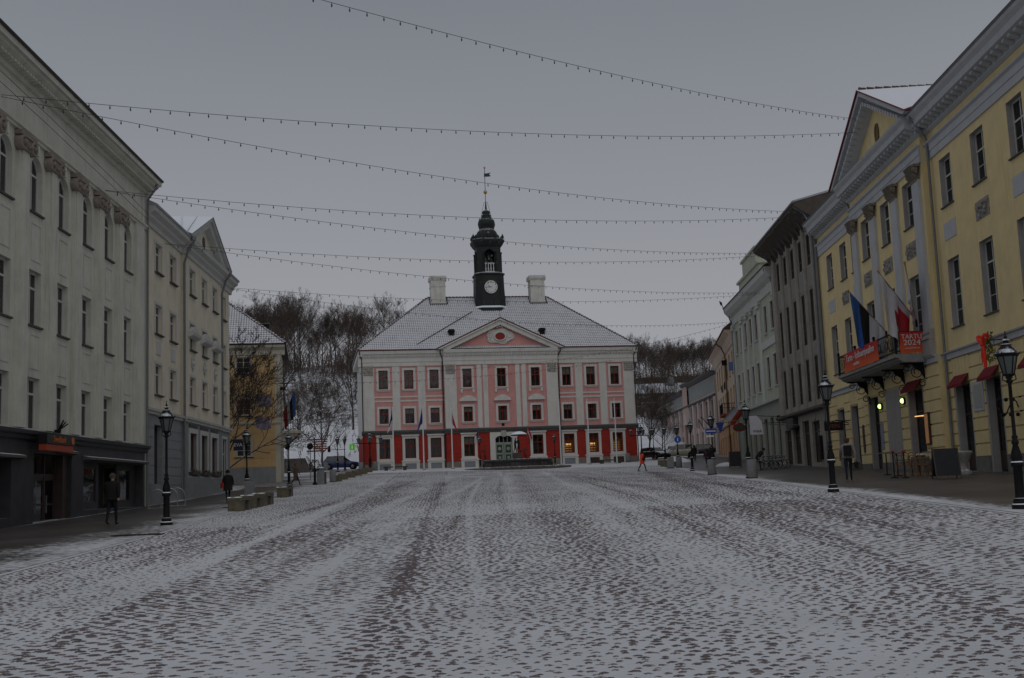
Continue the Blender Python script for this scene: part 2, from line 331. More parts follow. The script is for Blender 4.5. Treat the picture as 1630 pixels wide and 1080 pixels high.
def pav(name, xa, xb, y0, y1, snowf, off=.018, m=PAVE):
    ts = np.linspace(0, 1, 26); ysv = np.arange(y0, y1 + .1, 1.0); T, Y = np.meshgrid(ts, ysv); X = xa(Y) + (xb(Y) - xa(Y)) * T; Z = gz(X, Y) + off
    nx = len(ts); ny = len(ysv); V = np.stack([X, Y, Z], -1).reshape(-1, 3)
    F = [(j * nx + i, j * nx + i + 1, (j + 1) * nx + i + 1, (j + 1) * nx + i) for j in range(ny - 1) for i in range(nx - 1)]
    me = bpy.data.meshes.new(name); me.from_pydata(V.tolist(), [], F); me.polygons.foreach_set('use_smooth', [True] * len(F)); me.materials.append(m); me.update()
    a = me.attributes.new('snow', 'FLOAT', 'POINT'); a.data.foreach_set('value', np.clip(snowf(X, Y), 0, 1).ravel())
    return struct(place(name, me))
def rsnow(x, y):
    d = x - xr_edge(y); s = np.clip(.68 - d / (1.3 + 1.5 * vnoise(y, y * 0, .25, 9)) * .62, .22, 1)
    s = s + .25 * np.exp(-((y - 66) / 7) ** 2) * np.clip(1 - d / 5, 0, 1)
    wallx = 22 + .0347 * (y - 52); s = s + .2 * np.clip(1 - (wallx - x) / .7, 0, 1)
    return s + .12 * (vnoise(x, y, .4, 12) - .5) + .04
def lsnow(x, y):
    d = xl_edge(y) - x; wallx = -18.85 - .0399 * (y - 51); dw = x - wallx
    s = np.clip(.53 - (d - .8) / 2.4 * .26, .24, .56); s = s + .35 * np.clip(1 - dw / .7, 0, 1)
    return s + .25 * (vnoise(x, y, .45, 14) - .5)
pav('pavement_right', lambda y: xr_edge(y) + .12, lambda y: 22.4 + .0347 * (y - 52) + np.clip(y - 131, 0, 40) * .11, 8, 168, rsnow)
pav('pavement_left', lambda y: -19.6 - .04 * (y - 51), lambda y: xl_edge(y) - .1, 8, 88, lsnow)
# stone edging strips between cobbles and pavements
KERB = mat('kerb_stone', (.22, .21, .20), .85, .2, 3, snow=.55)
for nm, fx, y0, y1 in (('kerb_left', lambda y: float(xl_edge(y)), 8, 88), ('kerb_right', lambda y: float(xr_edge(y)), 8, 131)):
    mb = MB()
    for k in range(int((y1 - y0) / 1.5)):
        ya = y0 + k * 1.5 + .02; yb = ya + 1.46
        pts = [(fx(ya) - .09, ya), (fx(ya) + .09, ya), (fx(yb) + .09, yb), (fx(yb) - .09, yb)]
        mb.add([(a, b, gf(a, b) - .2) for a, b in pts] + [(a, b, gf(a, b) + .012) for a, b in pts], [(4, 5, 6, 7), (0, 1, 5, 4), (1, 2, 6, 5), (2, 3, 7, 6), (3, 0, 4, 7)])
    struct(mb.build(nm, KERB))

# cobblestones
def cobble_mat(name, col):
    m = bpy.data.materials.new(name); m.use_nodes = True
    t = m.node_tree; N = t.nodes.new; L = t.links.new; p = t.nodes['Principled BSDF']; p.inputs['Specular IOR Level'].default_value = .3
    at = N('ShaderNodeAttribute'); at.attribute_name = 'hh'; cr = N('ShaderNodeAttribute'); cr.attribute_name = 'tone'
    tc = N('ShaderNodeTexCoord'); n1 = N('ShaderNodeTexNoise'); n1.inputs['Scale'].default_value = 38; n1.inputs['Detail'].default_value = 6; L(tc.outputs['Object'], n1.inputs['Vector'])
    ma = N('ShaderNodeMath'); ma.operation = 'MULTIPLY_ADD'; ma.inputs[1].default_value = .028; ma.inputs[2].default_value = -.0145; L(n1.outputs[0], ma.inputs[0])
    sb = N('ShaderNodeMath'); sb.operation = 'SUBTRACT'; L(at.outputs['Fac'], sb.inputs[0]); L(ma.outputs[0], sb.inputs[1])
    mr = N('ShaderNodeMapRange'); mr.inputs['From Min'].default_value = -.001; mr.inputs['From Max'].default_value = .005; mr.inputs['To Min'].default_value = 1; mr.inputs['To Max'].default_value = .06; L(sb.outputs[0], mr.inputs[0])
    a = N('ShaderNodeMix'); a.data_type = 'RGBA'; L(cr.outputs['Fac'], a.inputs[0]); a.inputs[6].default_value = (col[0] * .5, col[1] * .5, col[2] * .55, 1); a.inputs[7].default_value = (col[0] * 1.5, col[1] * 1.4, col[2] * 1.35, 1)
    n2 = N('ShaderNodeTexNoise'); n2.inputs['Scale'].default_value = 60; L(tc.outputs['Object'], n2.inputs['Vector']); r2 = N('ShaderNodeMapRange'); r2.inputs['To Min'].default_value = .6; r2.inputs['To Max'].default_value = 1.4; L(n2.outputs[0], r2.inputs[0])
    b = N('ShaderNodeMix'); b.data_type = 'RGBA'; b.blend_type = 'MULTIPLY'; b.inputs[0].default_value = 1; L(a.outputs[2], b.inputs[6]); L(r2.outputs[0], b.inputs[7])
    c = N('ShaderNodeMix'); c.data_type = 'RGBA'; L(mr.outputs[0], c.inputs[0]); L(b.outputs[2], c.inputs[6]); c.inputs[7].default_value = (*GSN, 1); L(c.outputs[2], p.inputs['Base Color'])
    p.inputs['Roughness'].default_value = .62
    bu = N('ShaderNodeBump'); bu.inputs['Strength'].default_value = .4; bu.inputs['Distance'].default_value = .01; L(n1.outputs[0], bu.inputs['Height']); L(bu.outputs[0], p.inputs['Normal'])
    return m
COB = cobble_mat('cobblestone', (.088, .063, .062))
def lay_stones():
    r = np.random.RandomState(11); out = []
    def rows(y0, y1, dy, dx, fxa, fxb, jx, jy, ax, ay, slant=0.0):
        y = y0; k = 0
        while y < y1:
            half = .47 * y + .6
            a = max(float(fxa(y)), -half); b = min(float(fxb(y)), half)
            if b > a:
                n = int((b - a) / dx) + 1; x = a + (np.arange(n) + (k % 2) * .5 + .25) * dx + r.normal(0, jx, n)
                yy = y + r.normal(0, jy, n) + slant * x + .05 * np.sin(x * .9 + k * .0)
                out.append(np.stack([x, yy, ax * r.uniform(.72, 1.12, n), ay * r.uniform(.75, 1.15, n), r.normal(0, .07 if slant else .22, n)], 1))
            y += dy; k += 1
    lb = lambda y: -1.45 - .053 * (y - 9.5)       # sett rows left of this line
    rb = lambda y: 4.6 + .11 * (y - 11)          # and right of this one
    Y1 = 116
    b2 = lambda y: -5.1 - .062 * (y - 9.5)      # field stones again left of the sett rows
    rows(12, Y1, .128, .166, xl_edge, lambda y: b2(y), .036, .026, .080, .053)
    rows(8.6, Y1, .15, .265, lambda y: max(b2(y), float(xl_edge(y))), lambda y: min(lb(y), float(xr_edge(y))), .03, .012, .128, .060, slant=.03)
    rows(8.6, Y1, .128, .166, lb, lambda y: min(rb(y), float(xr_edge(y)) - .15), .036, .026, .080, .053)
    rows(10, Y1, .15, .255, rb, lambda y: float(xr_edge(y)) - .15, .04, .015, .122, .060, slant=-.02)
    return np.concatenate(out)
ST = lay_stones()
_r = np.random.RandomState(5)
W_ = wear(ST[:, 0], ST[:, 1])
HH = .0040 + .0160 * W_ + _r.normal(0, .0026, len(ST)); TONE = np.clip(_r.normal(.45, .28, len(ST)), 0, 1)
keep = HH > -.006
ST = ST[keep]; HH = HH[keep]; TONE = TONE[keep]
def stone_arrays(S, H, fine):
    n = len(S); k = 9 if fine else 6; r = np.random.RandomState(3)
    a = np.arange(k) / k * 2 * np.pi; ca = np.sign(np.cos(a)) * np.abs(np.cos(a)) ** .75; sa = np.sign(np.sin(a)) * np.abs(np.sin(a)) ** .75
    jit = 1 + r.normal(0, .1, (n, k))
    cr = np.cos(S[:, 4])[:, None]; sr = np.sin(S[:, 4])[:, None]
    tx = r.normal(0, .05, n)[:, None]; ty = r.normal(-.05, .06, n)[:, None]
    def ring(f, dz):
        X = S[:, 2:3] * ca * jit * f; Y = S[:, 3:4] * sa * jit * f; hx = H[:, None] + dz + X * tx + Y * ty
        return np.stack([S[:, 0:1] + X * cr - Y * sr, S[:, 1:2] + X * sr + Y * cr, hx], -1)
    parts = [ring(1.0, -.04), ring(.62, -.010)] if fine else [ring(.95, -.03)]
    cen = np.stack([S[:, 0], S[:, 1], H], -1)[:, None]
    V = np.concatenate(parts + [cen], 1)          # n, vpers, 3 (z is height above snow)
    vp = V.shape[1]; Fq = []
    if fine: F = [(i, (i + 1) % k, k + (i + 1) % k, k + i) for i in range(k)]; T = [(k + i, k + (i + 1) % k, 2 * k) for i in range(k)]
    else: F = []; T = [(i, (i + 1) % k, k) for i in range(k)]
    return V, F, T
def stones_mesh(name, S, H, tone, fine):
    V, Fq, T = stone_arrays(S, H, fine); n, vp, _ = V.shape; hh = V[:, :, 2].copy(); V = V.copy(); V[:, :, 2] += gz(V[:, :, 0], V[:, :, 1])
    off = (np.arange(n) * vp)[:, None, None]; loops = []; starts = []; tot = 0
    for F in (Fq, T):
        if not F: continue
        A = (np.array(F)[None] + off).reshape(-1, len(F[0])); loops.append(A.ravel()); starts.append(tot + np.arange(len(A)) * len(F[0])); tot += A.size
    lp = np.concatenate(loops); stt = np.concatenate(starts)
    me = bpy.data.meshes.new(name); me.vertices.add(n * vp); me.vertices.foreach_set('co', V.ravel()); me.loops.add(len(lp)); me.loops.foreach_set('vertex_index', lp)
    me.polygons.add(len(stt)); me.polygons.foreach_set('loop_start', stt); me.polygons.foreach_set('use_smooth', np.ones(len(stt), bool)); me.update(calc_edges=True); me.materials.append(COB)
    a = me.attributes.new('hh', 'FLOAT', 'POINT'); a.data.foreach_set('value', hh.ravel()); b = me.attributes.new('tone', 'FLOAT', 'POINT'); b.data.foreach_set('value', np.repeat(tone, vp))
    return me
infr = np.abs(ST[:, 0]) < .435 * ST[:, 1]
order = np.argsort(np.where(infr & (HH > -.001), ST[:, 1], 1e9)); near = order[:300]; rest = np.ones(len(ST), bool); rest[near] = False
for i in near: place('cobblestone', stones_mesh('cobblestone', ST[i:i + 1], HH[i:i + 1], TONE[i:i + 1], True), ground)
fi = rest & (ST[:, 1] < 36); fa = rest & (ST[:, 1] >= 36)
stuff(place('cobblestones', stones_mesh('cobblestones', ST[fi], HH[fi], TONE[fi], True), ground))
stuff(place('cobblestones', stones_mesh('cobblestones', ST[fa], HH[fa], TONE[fa], False), ground))

# the hill behind the square
HLr = [(150, 0), (160, 1.4), (172, 4.6), (185, 9.0), (200, 15.0), (215, 18.5), (240, 20), (345, 23)]
HRr = [(150, 0), (172, 0), (200, 1.6), (225, 7.5), (250, 13.5), (300, 17.5), (345, 20)]
def hz(x, y):
    a = np.interp(y, [p[0] for p in HLr], [p[1] for p in HLr]); b = np.interp(y, [p[0] for p in HRr], [p[1] for p in HRr]); t = np.clip((x + 14) / 26, 0, 1); t = t * t * (3 - 2 * t)
    h = a + (b - a) * t; n = (vnoise(x, y, .08, 21) - .5) * 2.4 + (vnoise(x, y, .3, 22) - .5) * .7
    return gz(x, y) + h + n * np.clip(h / 5, 0, 1)
HILL = snow_ground_mat('snowy_slope', (.045, .036, .028), .95, .9, spec=.05, dirty=.3, bump=.6, snowcol=(.7, .72, .76))
_mp = HILL.node_tree; _tcn = [n for n in _mp.nodes if n.type == 'TEX_COORD'][0]
_map = _mp.nodes.new('ShaderNodeMapping'); _map.inputs['Scale'].default_value = (1.0, .8, 1.5); _mp.links.new(_tcn.outputs['Object'], _map.inputs[0])
for n in _mp.nodes:
    if n.type == 'TEX_NOISE' and abs(n.inputs['Scale'].default_value - .9) < 1e-3: _mp.links.new(_map.outputs[0], n.inputs['Vector'])
def hsnow(x, y):
    h = hz(x, y) - gz(x, y); return np.clip(.95 - (.40 + .2 * (x > 0)) * np.clip((h - 3.5) / 4, 0, 1) + .1 * (vnoise(x, y, .1, 31) - .5), 0, 1)
struct(grid_sheet('hill', np.arange(-190, 200.1, 3.0), np.arange(150, 345.1, 2.5), hz, HILL, hsnow))
# ------------------------------------------------------------------ shared building materials
GLASS = glass_mat('window_glass'); GLASS_D = glass_mat('dark_glass', (.35, .38, .4)); GLASS_L = glass_mat('lamp_glass', (.8, .85, .82), .8)
ROOM = mat('dark_room', (.055, .053, .05), .95, .3, 1)
ROOMW = mat('curtained_room', (.10, .095, .085), .95, .4, .6)
WHITE = mat('white_plaster', (.575, .56, .53), .9, .08, 1.2, bump=.15, streak=.38, dirt=(.22, .21, .19))
PINK = mat('pink_plaster', (.565, .275, .25), .9, .1, 1.0, bump=.15, streak=.34, dirt=(.24, .13, .12))
REDP = mat('red_paint', (.31, .027, .018), .8, .18, 1.4, bump=.2, streak=.4)
DARKST = mat('dark_moulding', (.10, .095, .09), .85, .2, 3, snow=.6)
PLINTH = mat('plinth_stone', (.19, .165, .14), .9, .3, 3, bump=.4)
GREYP = mat('grey_panel', (.20, .22, .24), .8, .1, 2)
FRED = mat('red_window_frame', (.22, .022, .02), .6, .1, 3)
FWHITE = mat('white_window_frame', (.5, .49, .47), .6, .06, 3)
FDARK = mat('dark_window_frame', (.06, .05, .045), .6, .15, 3)
FBROWN = mat('brown_window_frame', (.16, .075, .055), .6, .15, 3)
SILLM = mat('metal_sill', (.10, .10, .10), .5, .1, 3, snow=.35)
BLACK = mat('black_iron', (.012, .012, .013), .65, .2, 6, snow=.8, spec=.12)
BLACKC = mat('black_iron_plain', (.012, .012, .013), .65, .2, 6, spec=.12)
COPPER = mat('green_black_copper', (.016, .021, .020), .55, .35, 1.5, snow=.4, spec=.25)
GOLD = mat('gilding', (.45, .27, .06), .4, .1, 3, metal=.7)
PIPE = mat('downpipe_metal', (.035, .03, .03), .55, .2, 4)
PIPEG = mat('grey_pipe_metal', (.17, .18, .19), .5, .15, 4, metal=.3)
SNOWM = mat('snow_cover', SNOW, .95, .06, 2, bump=.3, bscale=9)
CURT = mat('dull_curtain', (.17, .15, .13), .95, .3, 3)
BLIND = mat('pale_blind', (.36, .36, .33), .9, .1, 2)
WARM = mat('warm_lamp', (.9, .5, .2), .5, 0, 1, emit=(1, .55, .2), es=1.1)
WARM2 = mat('warm_lit_shelf', (.5, .3, .15), .6, .2, 5, emit=(1, .55, .22), es=.45)
ROOMY = mat('warm_room', (.22, .13, .07), .95, .4, 1)

WCACHE = {}
HGLASS = glass_mat('hall_glass', (.8, .82, .8), .4)
def window(parent, cx, z0, z1, wd, y, style='cross', frame=FRED, fw=.085, name='window', glass=None, room=ROOM, blind=0.0, tz=.62, cols=2, rows=0, roomd=.45, bl_m=None):
    """frame with mullion, transom and one child per pane; origin at the middle of the sill line"""
    if room is ROOM and wd < 2.2:
        vv = rng.random(); room = ROOMW if vv < .28 else ROOM
    else: vv = 0
    h = z1 - z0; key = (round(wd, 3), round(h, 3), style, frame.name, fw, room.name if room else '', tz, cols, rows, roomd, (glass or GLASS).name)
    if key not in WCACHE:
        mb = MB(); a = wd / 2; d = .07
        mb.box(-a, -a + fw, 0, d, 0, h); mb.box(a - fw, a, 0, d, 0, h); mb.box(-a + fw, a - fw, 0, d, 0, fw); mb.box(-a + fw, a - fw, 0, d, h - fw, h)
        xsn = [-a + fw + (wd - 2 * fw) * k / cols for k in range(cols + 1)]
        zt = h * tz if tz else None; lev = [fw] + ([zt] if zt else []) + [h - fw]
        bw = fw * .75
        for x in xsn[1:-1]: mb.box(x - bw / 2, x + bw / 2, .004, d - .004, fw, h - fw)
        for k, x in enumerate(xsn[:-1]):
            if zt: mb.box(x + (bw / 2 if k else 0), xsn[k + 1] - (bw / 2 if k < cols - 1 else 0), -.006, d - .002, zt - fw / 2, zt + fw / 2)
        if rows:      # thin glazing bars in the lower lights
            for k in range(cols):
                for q in range(1, rows + 1):
                    zz = fw + ((zt or h) - fw) * q / (rows + 1); mb.box(xsn[k] + bw / 2, xsn[k + 1] - bw / 2, .02, .05, zz - .015, zz + .015)
        if room:      # a shallow room behind the panes
            mb.add([(-a, d, 0), (a, d, 0), (a, d + roomd, 0), (-a, d + roomd, 0), (-a, d, h), (a, d, h), (a, d + roomd, h), (-a, d + roomd, h)], [(2, 3, 7, 6), (0, 1, 2, 3), (7, 4, 5, 6)[::-1], (1, 5, 6, 2)[::-1], (0, 3, 7, 4)[::-1]], 1)
        me = mb.mesh('window', [frame, room or ROOM])
        pz = []
        for j in range(len(lev) - 1):
            for k in range(cols):
                pw = xsn[k + 1] - xsn[k]; ph = lev[j + 1] - lev[j]
                q = MB().box(-pw / 2, pw / 2, 0, .008, -ph / 2, ph / 2); pz.append((q.mesh('pane', glass or GLASS), ((xsn[k] + xsn[k + 1]) / 2, .035, (lev[j] + lev[j + 1]) / 2)))
        WCACHE[key] = (me, pz)
    me, pz = WCACHE[key]
    o = place(name, me, parent, (cx, y, z0))
    for pm, l in pz: place('pane', pm, o, l)
    if blind: MB().box(-wd / 2 + fw, wd / 2 - fw, .09, .10, h * (1 - blind), h - fw).build('blind', bl_m or BLIND, o)
    if vv > .72 and not blind:
        cu = MB()
        for s_ in (-1, 1): cu.box(*sorted((s_ * (wd / 2 - fw), s_ * wd * rng.uniform(.14, .3))), .11, .125, fw, h - fw)
        cu.build('curtain', BLIND if vv > .86 else CURT, o)
    return o
def surround(win, wd, h, t, proud, y, m, sill=0.0, ears=False, sillm=None, name='surround', bottom=True):
    """flat architrave round a window (local to the window, y = wall face relative to the frame)"""
    mb = MB(); a = wd / 2
    mb.box(-a - t, -a, y - proud, y, 0, h); mb.box(a, a + t, y - proud, y, 0, h); mb.box(-a - t, a + t, y - proud - .003, y, h, h + t)
    if bottom: mb.box(-a - t, a + t, y - proud - .003, y, -t, 0)
    o = mb.build(name, m, win)
    if sill: MB().prism_x([(y - proud - sill, -.02), (y - proud - sill, -.09), (y - proud - .002, -.13), (y + .02, -.13), (y + .02, .0)], -a - t - .06, a + t + .06).build('sill', sillm or m, win)
    return o
def cornice(parent, x0, x1, prof, m, name='cornice', z=0, y=0):
    return MB().prism_x([(y + a, z + b) for a, b in prof], x0, x1).build(name, m, parent)
def gutterpipe(parent, x, ztop, zbot, yout, m=PIPE, r=.055, name='downpipe', swing=.35, y0=-.1, dx=.0):
    pts = [(x + dx, yout, ztop), (x + dx, yout, ztop - .25), (x + dx * .6, yout + (y0 - yout) * .5, ztop - .55), (x, y0, ztop - .55 - swing), (x, y0, zbot)]
    return MB().tube(pts, r, 8).build(name, m, parent)
def fac_empty(name, label, P0, az, flip, cat='building'):
    d = (math.sin(az), math.cos(az)); d = (-d[0], -d[1]) if flip else d
    return thing(name, label, cat, (P0[0], P0[1], 0), math.atan2(d[1], d[0]))
def dentils(parent, x0, x1, y0, y1, z0, z1, step, wd, m, name='dentils'):
    mb = MB(); n = int((x1 - x0) / step); s = (x1 - x0) / n
    for k in range(n): c = x0 + (k + .5) * s; mb.box(c - wd / 2, c + wd / 2, y0, y1, z0, z1)
    return stuff(mb.build(name, m, parent))

# snow-covered clay tiles
def tile_roof_mat(name, col=(.045, .028, .026), cover=.88):
    m = mat(name, col, .85, .2, 3); t = m.node_tree; N = t.nodes.new; L = t.links.new; p = t.nodes['Principled BSDF']
    src = p.inputs['Base Color'].links[0].from_socket
    at = N('ShaderNodeAttribute'); at.attribute_name = 'snow'; tc = N('ShaderNodeTexCoord'); n = N('ShaderNodeTexNoise'); n.inputs['Scale'].default_value = .55; n.inputs['Detail'].default_value = 6; L(tc.outputs['Object'], n.inputs['Vector'])
    ad = N('ShaderNodeMath'); ad.operation = 'MULTIPLY_ADD'; ad.inputs[1].default_value = .5; ad.inputs[2].default_value = -.25; L(n.outputs[0], ad.inputs[0])
    sm = N('ShaderNodeMath'); sm.operation = 'ADD'; L(at.outputs['Fac'], sm.inputs[0]); L(ad.outputs[0], sm.inputs[1])
    r = N('ShaderNodeMapRange'); r.inputs['From Min'].default_value = .25; r.inputs['From Max'].default_value = .6; r.inputs['To Max'].default_value = cover; L(sm.outputs[0], r.inputs[0])
    c = N('ShaderNodeMix'); c.data_type = 'RGBA'; L(r.outputs[0], c.inputs[0]); L(src, c.inputs[6]); c.inputs[7].default_value = (.66, .675, .71, 1); L(c.outputs[2], p.inputs['Base Color'])
    return m
TILE = tile_roof_mat('snowy_clay_tiles')
def tile_slope(name, parent, quad, m, tw=.24, th=.36):
    """quad = eave-left, eave-right, top-right, top-left (3D, local); one small stepped tile per cell, joined"""
    A, B, Cc, D = [np.array(p, float) for p in quad]; up = ((D + Cc) - (A + B)) / 2; ln = np.linalg.norm(B - A)
    nrm = np.cross(B - A, up); nrm /= np.linalg.norm(nrm); slope = np.linalg.norm(up - (B - A) * np.dot(up, B - A) / ln ** 2); nr = max(2, int(slope / th))
    e = (B - A) / ln; vd = up - e * np.dot(up, e); vd /= np.linalg.norm(vd)
    la0, la1 = 0.0, ln; ta0 = np.dot(D - A, e); ta1 = np.dot(Cc - A, e)
    V = []; F = []; S = []
    for j in range(nr):
        t0 = j / nr; t1 = (j + 1) / nr; lo = la0 + (ta0 - la0) * t0; hi = la1 + (ta1 - la1) * t0
        lo1 = la0 + (ta0 - la0) * t1; hi1 = la1 + (ta1 - la1) * t1
        k0 = math.ceil(lo / tw - .3); k1 = math.floor(hi / tw + .3)
        for k in range(k0, k1):
            x0 = max(k * tw, lo - .05); x1 = min((k + 1) * tw, hi + .05)
            if x1 - x0 < .05: continue
            xa, xb, xc = x0 + .25 * (x1 - x0), x0 + .75 * (x1 - x0), x1
            s0 = slope * t0; s1 = slope * t1 + .05; o = len(V)
            for (xx, hgt) in ((x0, 0.0), (xa, .055), (xb, .055), (xc, 0.0)):
                for (ss, hh) in ((s0, .05), (s1, .0)):
                    V.append(A + e * xx + vd * ss + nrm * (hgt + hh))
            for xx in (x0, xc): V.append(A + e * xx + vd * s0 - nrm * .01)
            F += [(o, o + 2, o + 3, o + 1), (o + 2, o + 4, o + 5, o + 3), (o + 4, o + 6, o + 7, o + 5), (o + 8, o + 9, o + 6, o + 4, o + 2, o)]
            r = rng.uniform(-.06, .1); S += [-.3, .9, -.25, .85, .95 + r, 1.0 + r, -.25, .85][0:0] + [.22 + r, .62 + r, .85 + r, 1 + r, .9 + r, 1 + r, .22 + r, .6 + r] + [-.4, -.4]
    me = bpy.data.meshes.new(name); me.from_pydata([tuple(v) for v in V], [], F); me.materials.append(m); me.update()
    a = me.attributes.new('snow', 'FLOAT', 'POINT'); a.data.foreach_set('value', S)
    o = place(name, me, parent); return stuff(o)
# ------------------------------------------------------------------ town hall
TAZ = 1.39681; TO = (-1.446, 131.957)
hall = fac_empty('town_hall', 'pink and white town hall with red ground floor, snowy hipped roof and black clock tower', TO, TAZ, False)
HX = Vector((math.sin(TAZ), math.cos(TAZ), 0)); HY = Vector((-math.cos(TAZ), math.sin(TAZ), 0))
def hw(x, y): p = Vector((TO[0], TO[1], 0)) + HX * x + HY * y; return p.x, p.y
def hl(xp, yp, off=0.0):
    o = Vector((TO[0], TO[1], 0)) + HY * off; q = onfac(xp, yp, (o.x, o.y), TAZ) - Vector((TO[0], TO[1], 0)); return q.dot(HX), q.z
WX = [7.68, 10.55, 13.43]; CB = 3.95; RY = -.38
Z0 = 3.6
def hall_walls():
    mb = MB()      # 0 red, 1 pink, 2 white
    for s in (-1, 1):
        g = [(s * x - .61, s * x + .61, 5.67, 7.88) for x in WX]; x0, x1 = sorted((s * 6.5, s * 15.7))
        mb.wall(x0, x1, Z0, 8.3, 0, g, .26, 0)
        u = [(s * x - .52, s * x + .52, a, b) for x in WX for a, b in ((9.58, 11.27), (13.46, 15.6))]
        mb.wall(x0, x1, 8.3, 17.2, 0, u, .24, 1, 2)
    g = [(-CB - .61, -CB + .61, 5.67, 7.88), (CB - .61, CB + .61, 5.67, 7.88), (-1.0, 1.0, 4.6, 7.95)]
    mb.wall(-6.5, 6.5, Z0, 8.3, RY, g, .26, 0)
    mb.wall(-6.5, 6.5, 8.3, 17.2, RY, [(x - .52, x + .52, a, b) for x in (-CB, 0, CB) for a, b in ((9.58, 11.27), (13.46, 15.6))], .24, 1, 2)
    for s in (-1, 1):
        mb.add([(s * 6.5, RY, Z0), (s * 6.5, 0, Z0), (s * 6.5, 0, 8.3), (s * 6.5, RY, 8.3)], [(0, 1, 2, 3)], 0)
        mb.add([(s * 6.5, RY, 8.3), (s * 6.5, 0, 8.3), (s * 6.5, 0, 17.2), (s * 6.5, RY, 17.2)], [(0, 1, 2, 3)], 2)
        mb.add([(s * 15.7, 0, Z0), (s * 15.7, 16, Z0), (s * 15.7, 16, 8.3), (s * 15.7, 0, 8.3)], [(0, 1, 2, 3)], 0)
        mb.add([(s * 15.7, 0, 8.3), (s * 15.7, 16, 8.3), (s * 15.7, 16, 17.2), (s * 15.7, 0, 17.2)], [(0, 1, 2, 3)], 2)
    mb.add([(-15.7, 16, Z0), (15.7, 16, Z0), (15.7, 16, 17.2), (-15.7, 16, 17.2)], [(0, 1, 2, 3)], 1)
    mb.build('wall', [REDP, PINK, WHITE], hall)
hall_walls()
# rustication courses of the red ground floor
def courses():
    mb = MB(); z = 5.16; rows = []
    while z < 8.2: rows.append((z, min(z + .40, 8.28))); z += .43
    def run(a, b, y):
        for z0, z1 in rows: mb.box(a, b, y - .03, y + .02, z0, z1)
    for s in (-1, 1):
        ed = [6.5] + [v for x in WX for v in (x - .93, x + .93)] + [15.72]
        for k in range(0, len(ed), 2): a, b = sorted((s * ed[k], s * ed[k + 1])); run(a, b, 0)
        for a, b in ((1.62, CB - .93), (CB + .93, 6.52)): a, b = sorted((s * a, s * b)); run(a, b, RY)
    stuff(mb.build('masonry_course', REDP, hall))
    mb = MB()
    for s in (-1, 1):
        a, b = sorted((s * 6.5, s * 15.74)); mb.box(a, b, -.06, .0, Z0, 5.12)
        a, b = sorted((s * 1.0, s * 6.54)); mb.box(a, b, RY - .06, RY, Z0, 5.12)
    mb.build('plinth', PLINTH, hall)
courses()
# white strips that frame the pink panels
def strips():
    mb = MB(); t = .07
    for s in (-1, 1):
        vs_ = [(15.72, 14.45), (12.42, 11.57), (9.55, 8.70)]
        for a, b in vs_: x0, x1 = sorted((s * a, s * b)); mb.box(x0, x1, -t, .01, 8.86, 16.03)
        for a, b in ((14.45, 12.42), (11.57, 9.55), (8.70, 6.5)):
            x0, x1 = sorted((s * a, s * b)); mb.box(x0, x1, -t, .01, 12.03, 12.21); mb.box(x0, x1, -t, .01, 12.5, 12.66)
        x0, x1 = sorted((s * 6.56, s * 5.2)); mb.box(x0, x1, RY - t - .05, RY + .01, 8.86, 16.05)
        for a, b in ((2.85, 2.33), (2.12, 1.6)): x0, x1 = sorted((s * a, s * b)); mb.box(x0, x1, RY - t, RY + .01, 8.86, 16.05)
    mb.build('pilaster_strips', WHITE, hall)
    for s in (-1, 1):      # relief capitals of the corner pilasters
        for x, y in ((15.1, -t), (5.88, RY - t - .05)):
            q = MB(); r = random.Random(3)
            for i in range(5):
                for j in range(4): q.ball((s * x + (i - 2) * .22, y - .03, 15.15 + j * .24), .1 + r.random() * .04, 6)
            q.box(s * x - .62, s * x + .62, y - .08, y, 16.0, 16.12); q.build('capital', mat('weathered_capital', (.36, .34, .30), .95, .25, 4), hall)
    # entablature, dentils and cornices
    P = [(0.0, 16.03), (-.12, 16.05), (-.12, 16.5), (-.18, 16.52), (-.18, 17.05), (-.34, 17.2), (-.36, 17.32), (-.52, 17.42), (-.58, 17.72), (-.56, 17.78), (.3, 17.78), (.3, 16.03)]
    for s in (-1, 1):
        x0, x1 = sorted((s * 6.5, s * 16.2)); MB().prism_x(P, x0, x1).build('cornice', WHITE, hall)
        x0, x1 = sorted((s * 6.7, s * 15.8)); dentils(hall, x0, x1, -.34, -.17, 17.06, 17.19, .34, .17, WHITE)
    MB().prism_x([(RY + a - .02, z) for a, z in P], -6.62, 6.62).build('cornice', WHITE, hall)
    dentils(hall, -6.6, 6.6, RY - .37, RY - .19, 17.06, 17.19, .34, .17, WHITE)
    for s in (-1, 1):
        x0, x1 = sorted((s * 6.6, s * 16.22)); MB().prism_x([(-.64, 17.79), (-.64, 17.9), (.2, 17.9), (.2, 17.79)], x0, x1).build('gutter', mat('red_brown_metal', (.12, .03, .025), .6, .2, 3), hall)
        MB().prism_x([(0, 0)] * 0 + [(-.5, 17.2), (-.5, 17.78), (16.5, 17.78), (16.5, 17.2)], *sorted((s * 15.72, s * 16.2))).build('cornice', WHITE, hall)
    # belt over the ground floor
    B = [(0.02, 8.3), (-.1, 8.3), (-.14, 8.42), (-.30, 8.62), (-.32, 8.82), (.02, 8.86)]
    for s in (-1, 1):
        x0, x1 = sorted((s * 6.5, s * 15.95)); MB().prism_x(B, x0, x1).build('belt_course', DARKST, hall)
    MB().prism_x([(RY + a, z) for a, z in B], -6.75, 6.75).build('belt_course', DARKST, hall)
strips()
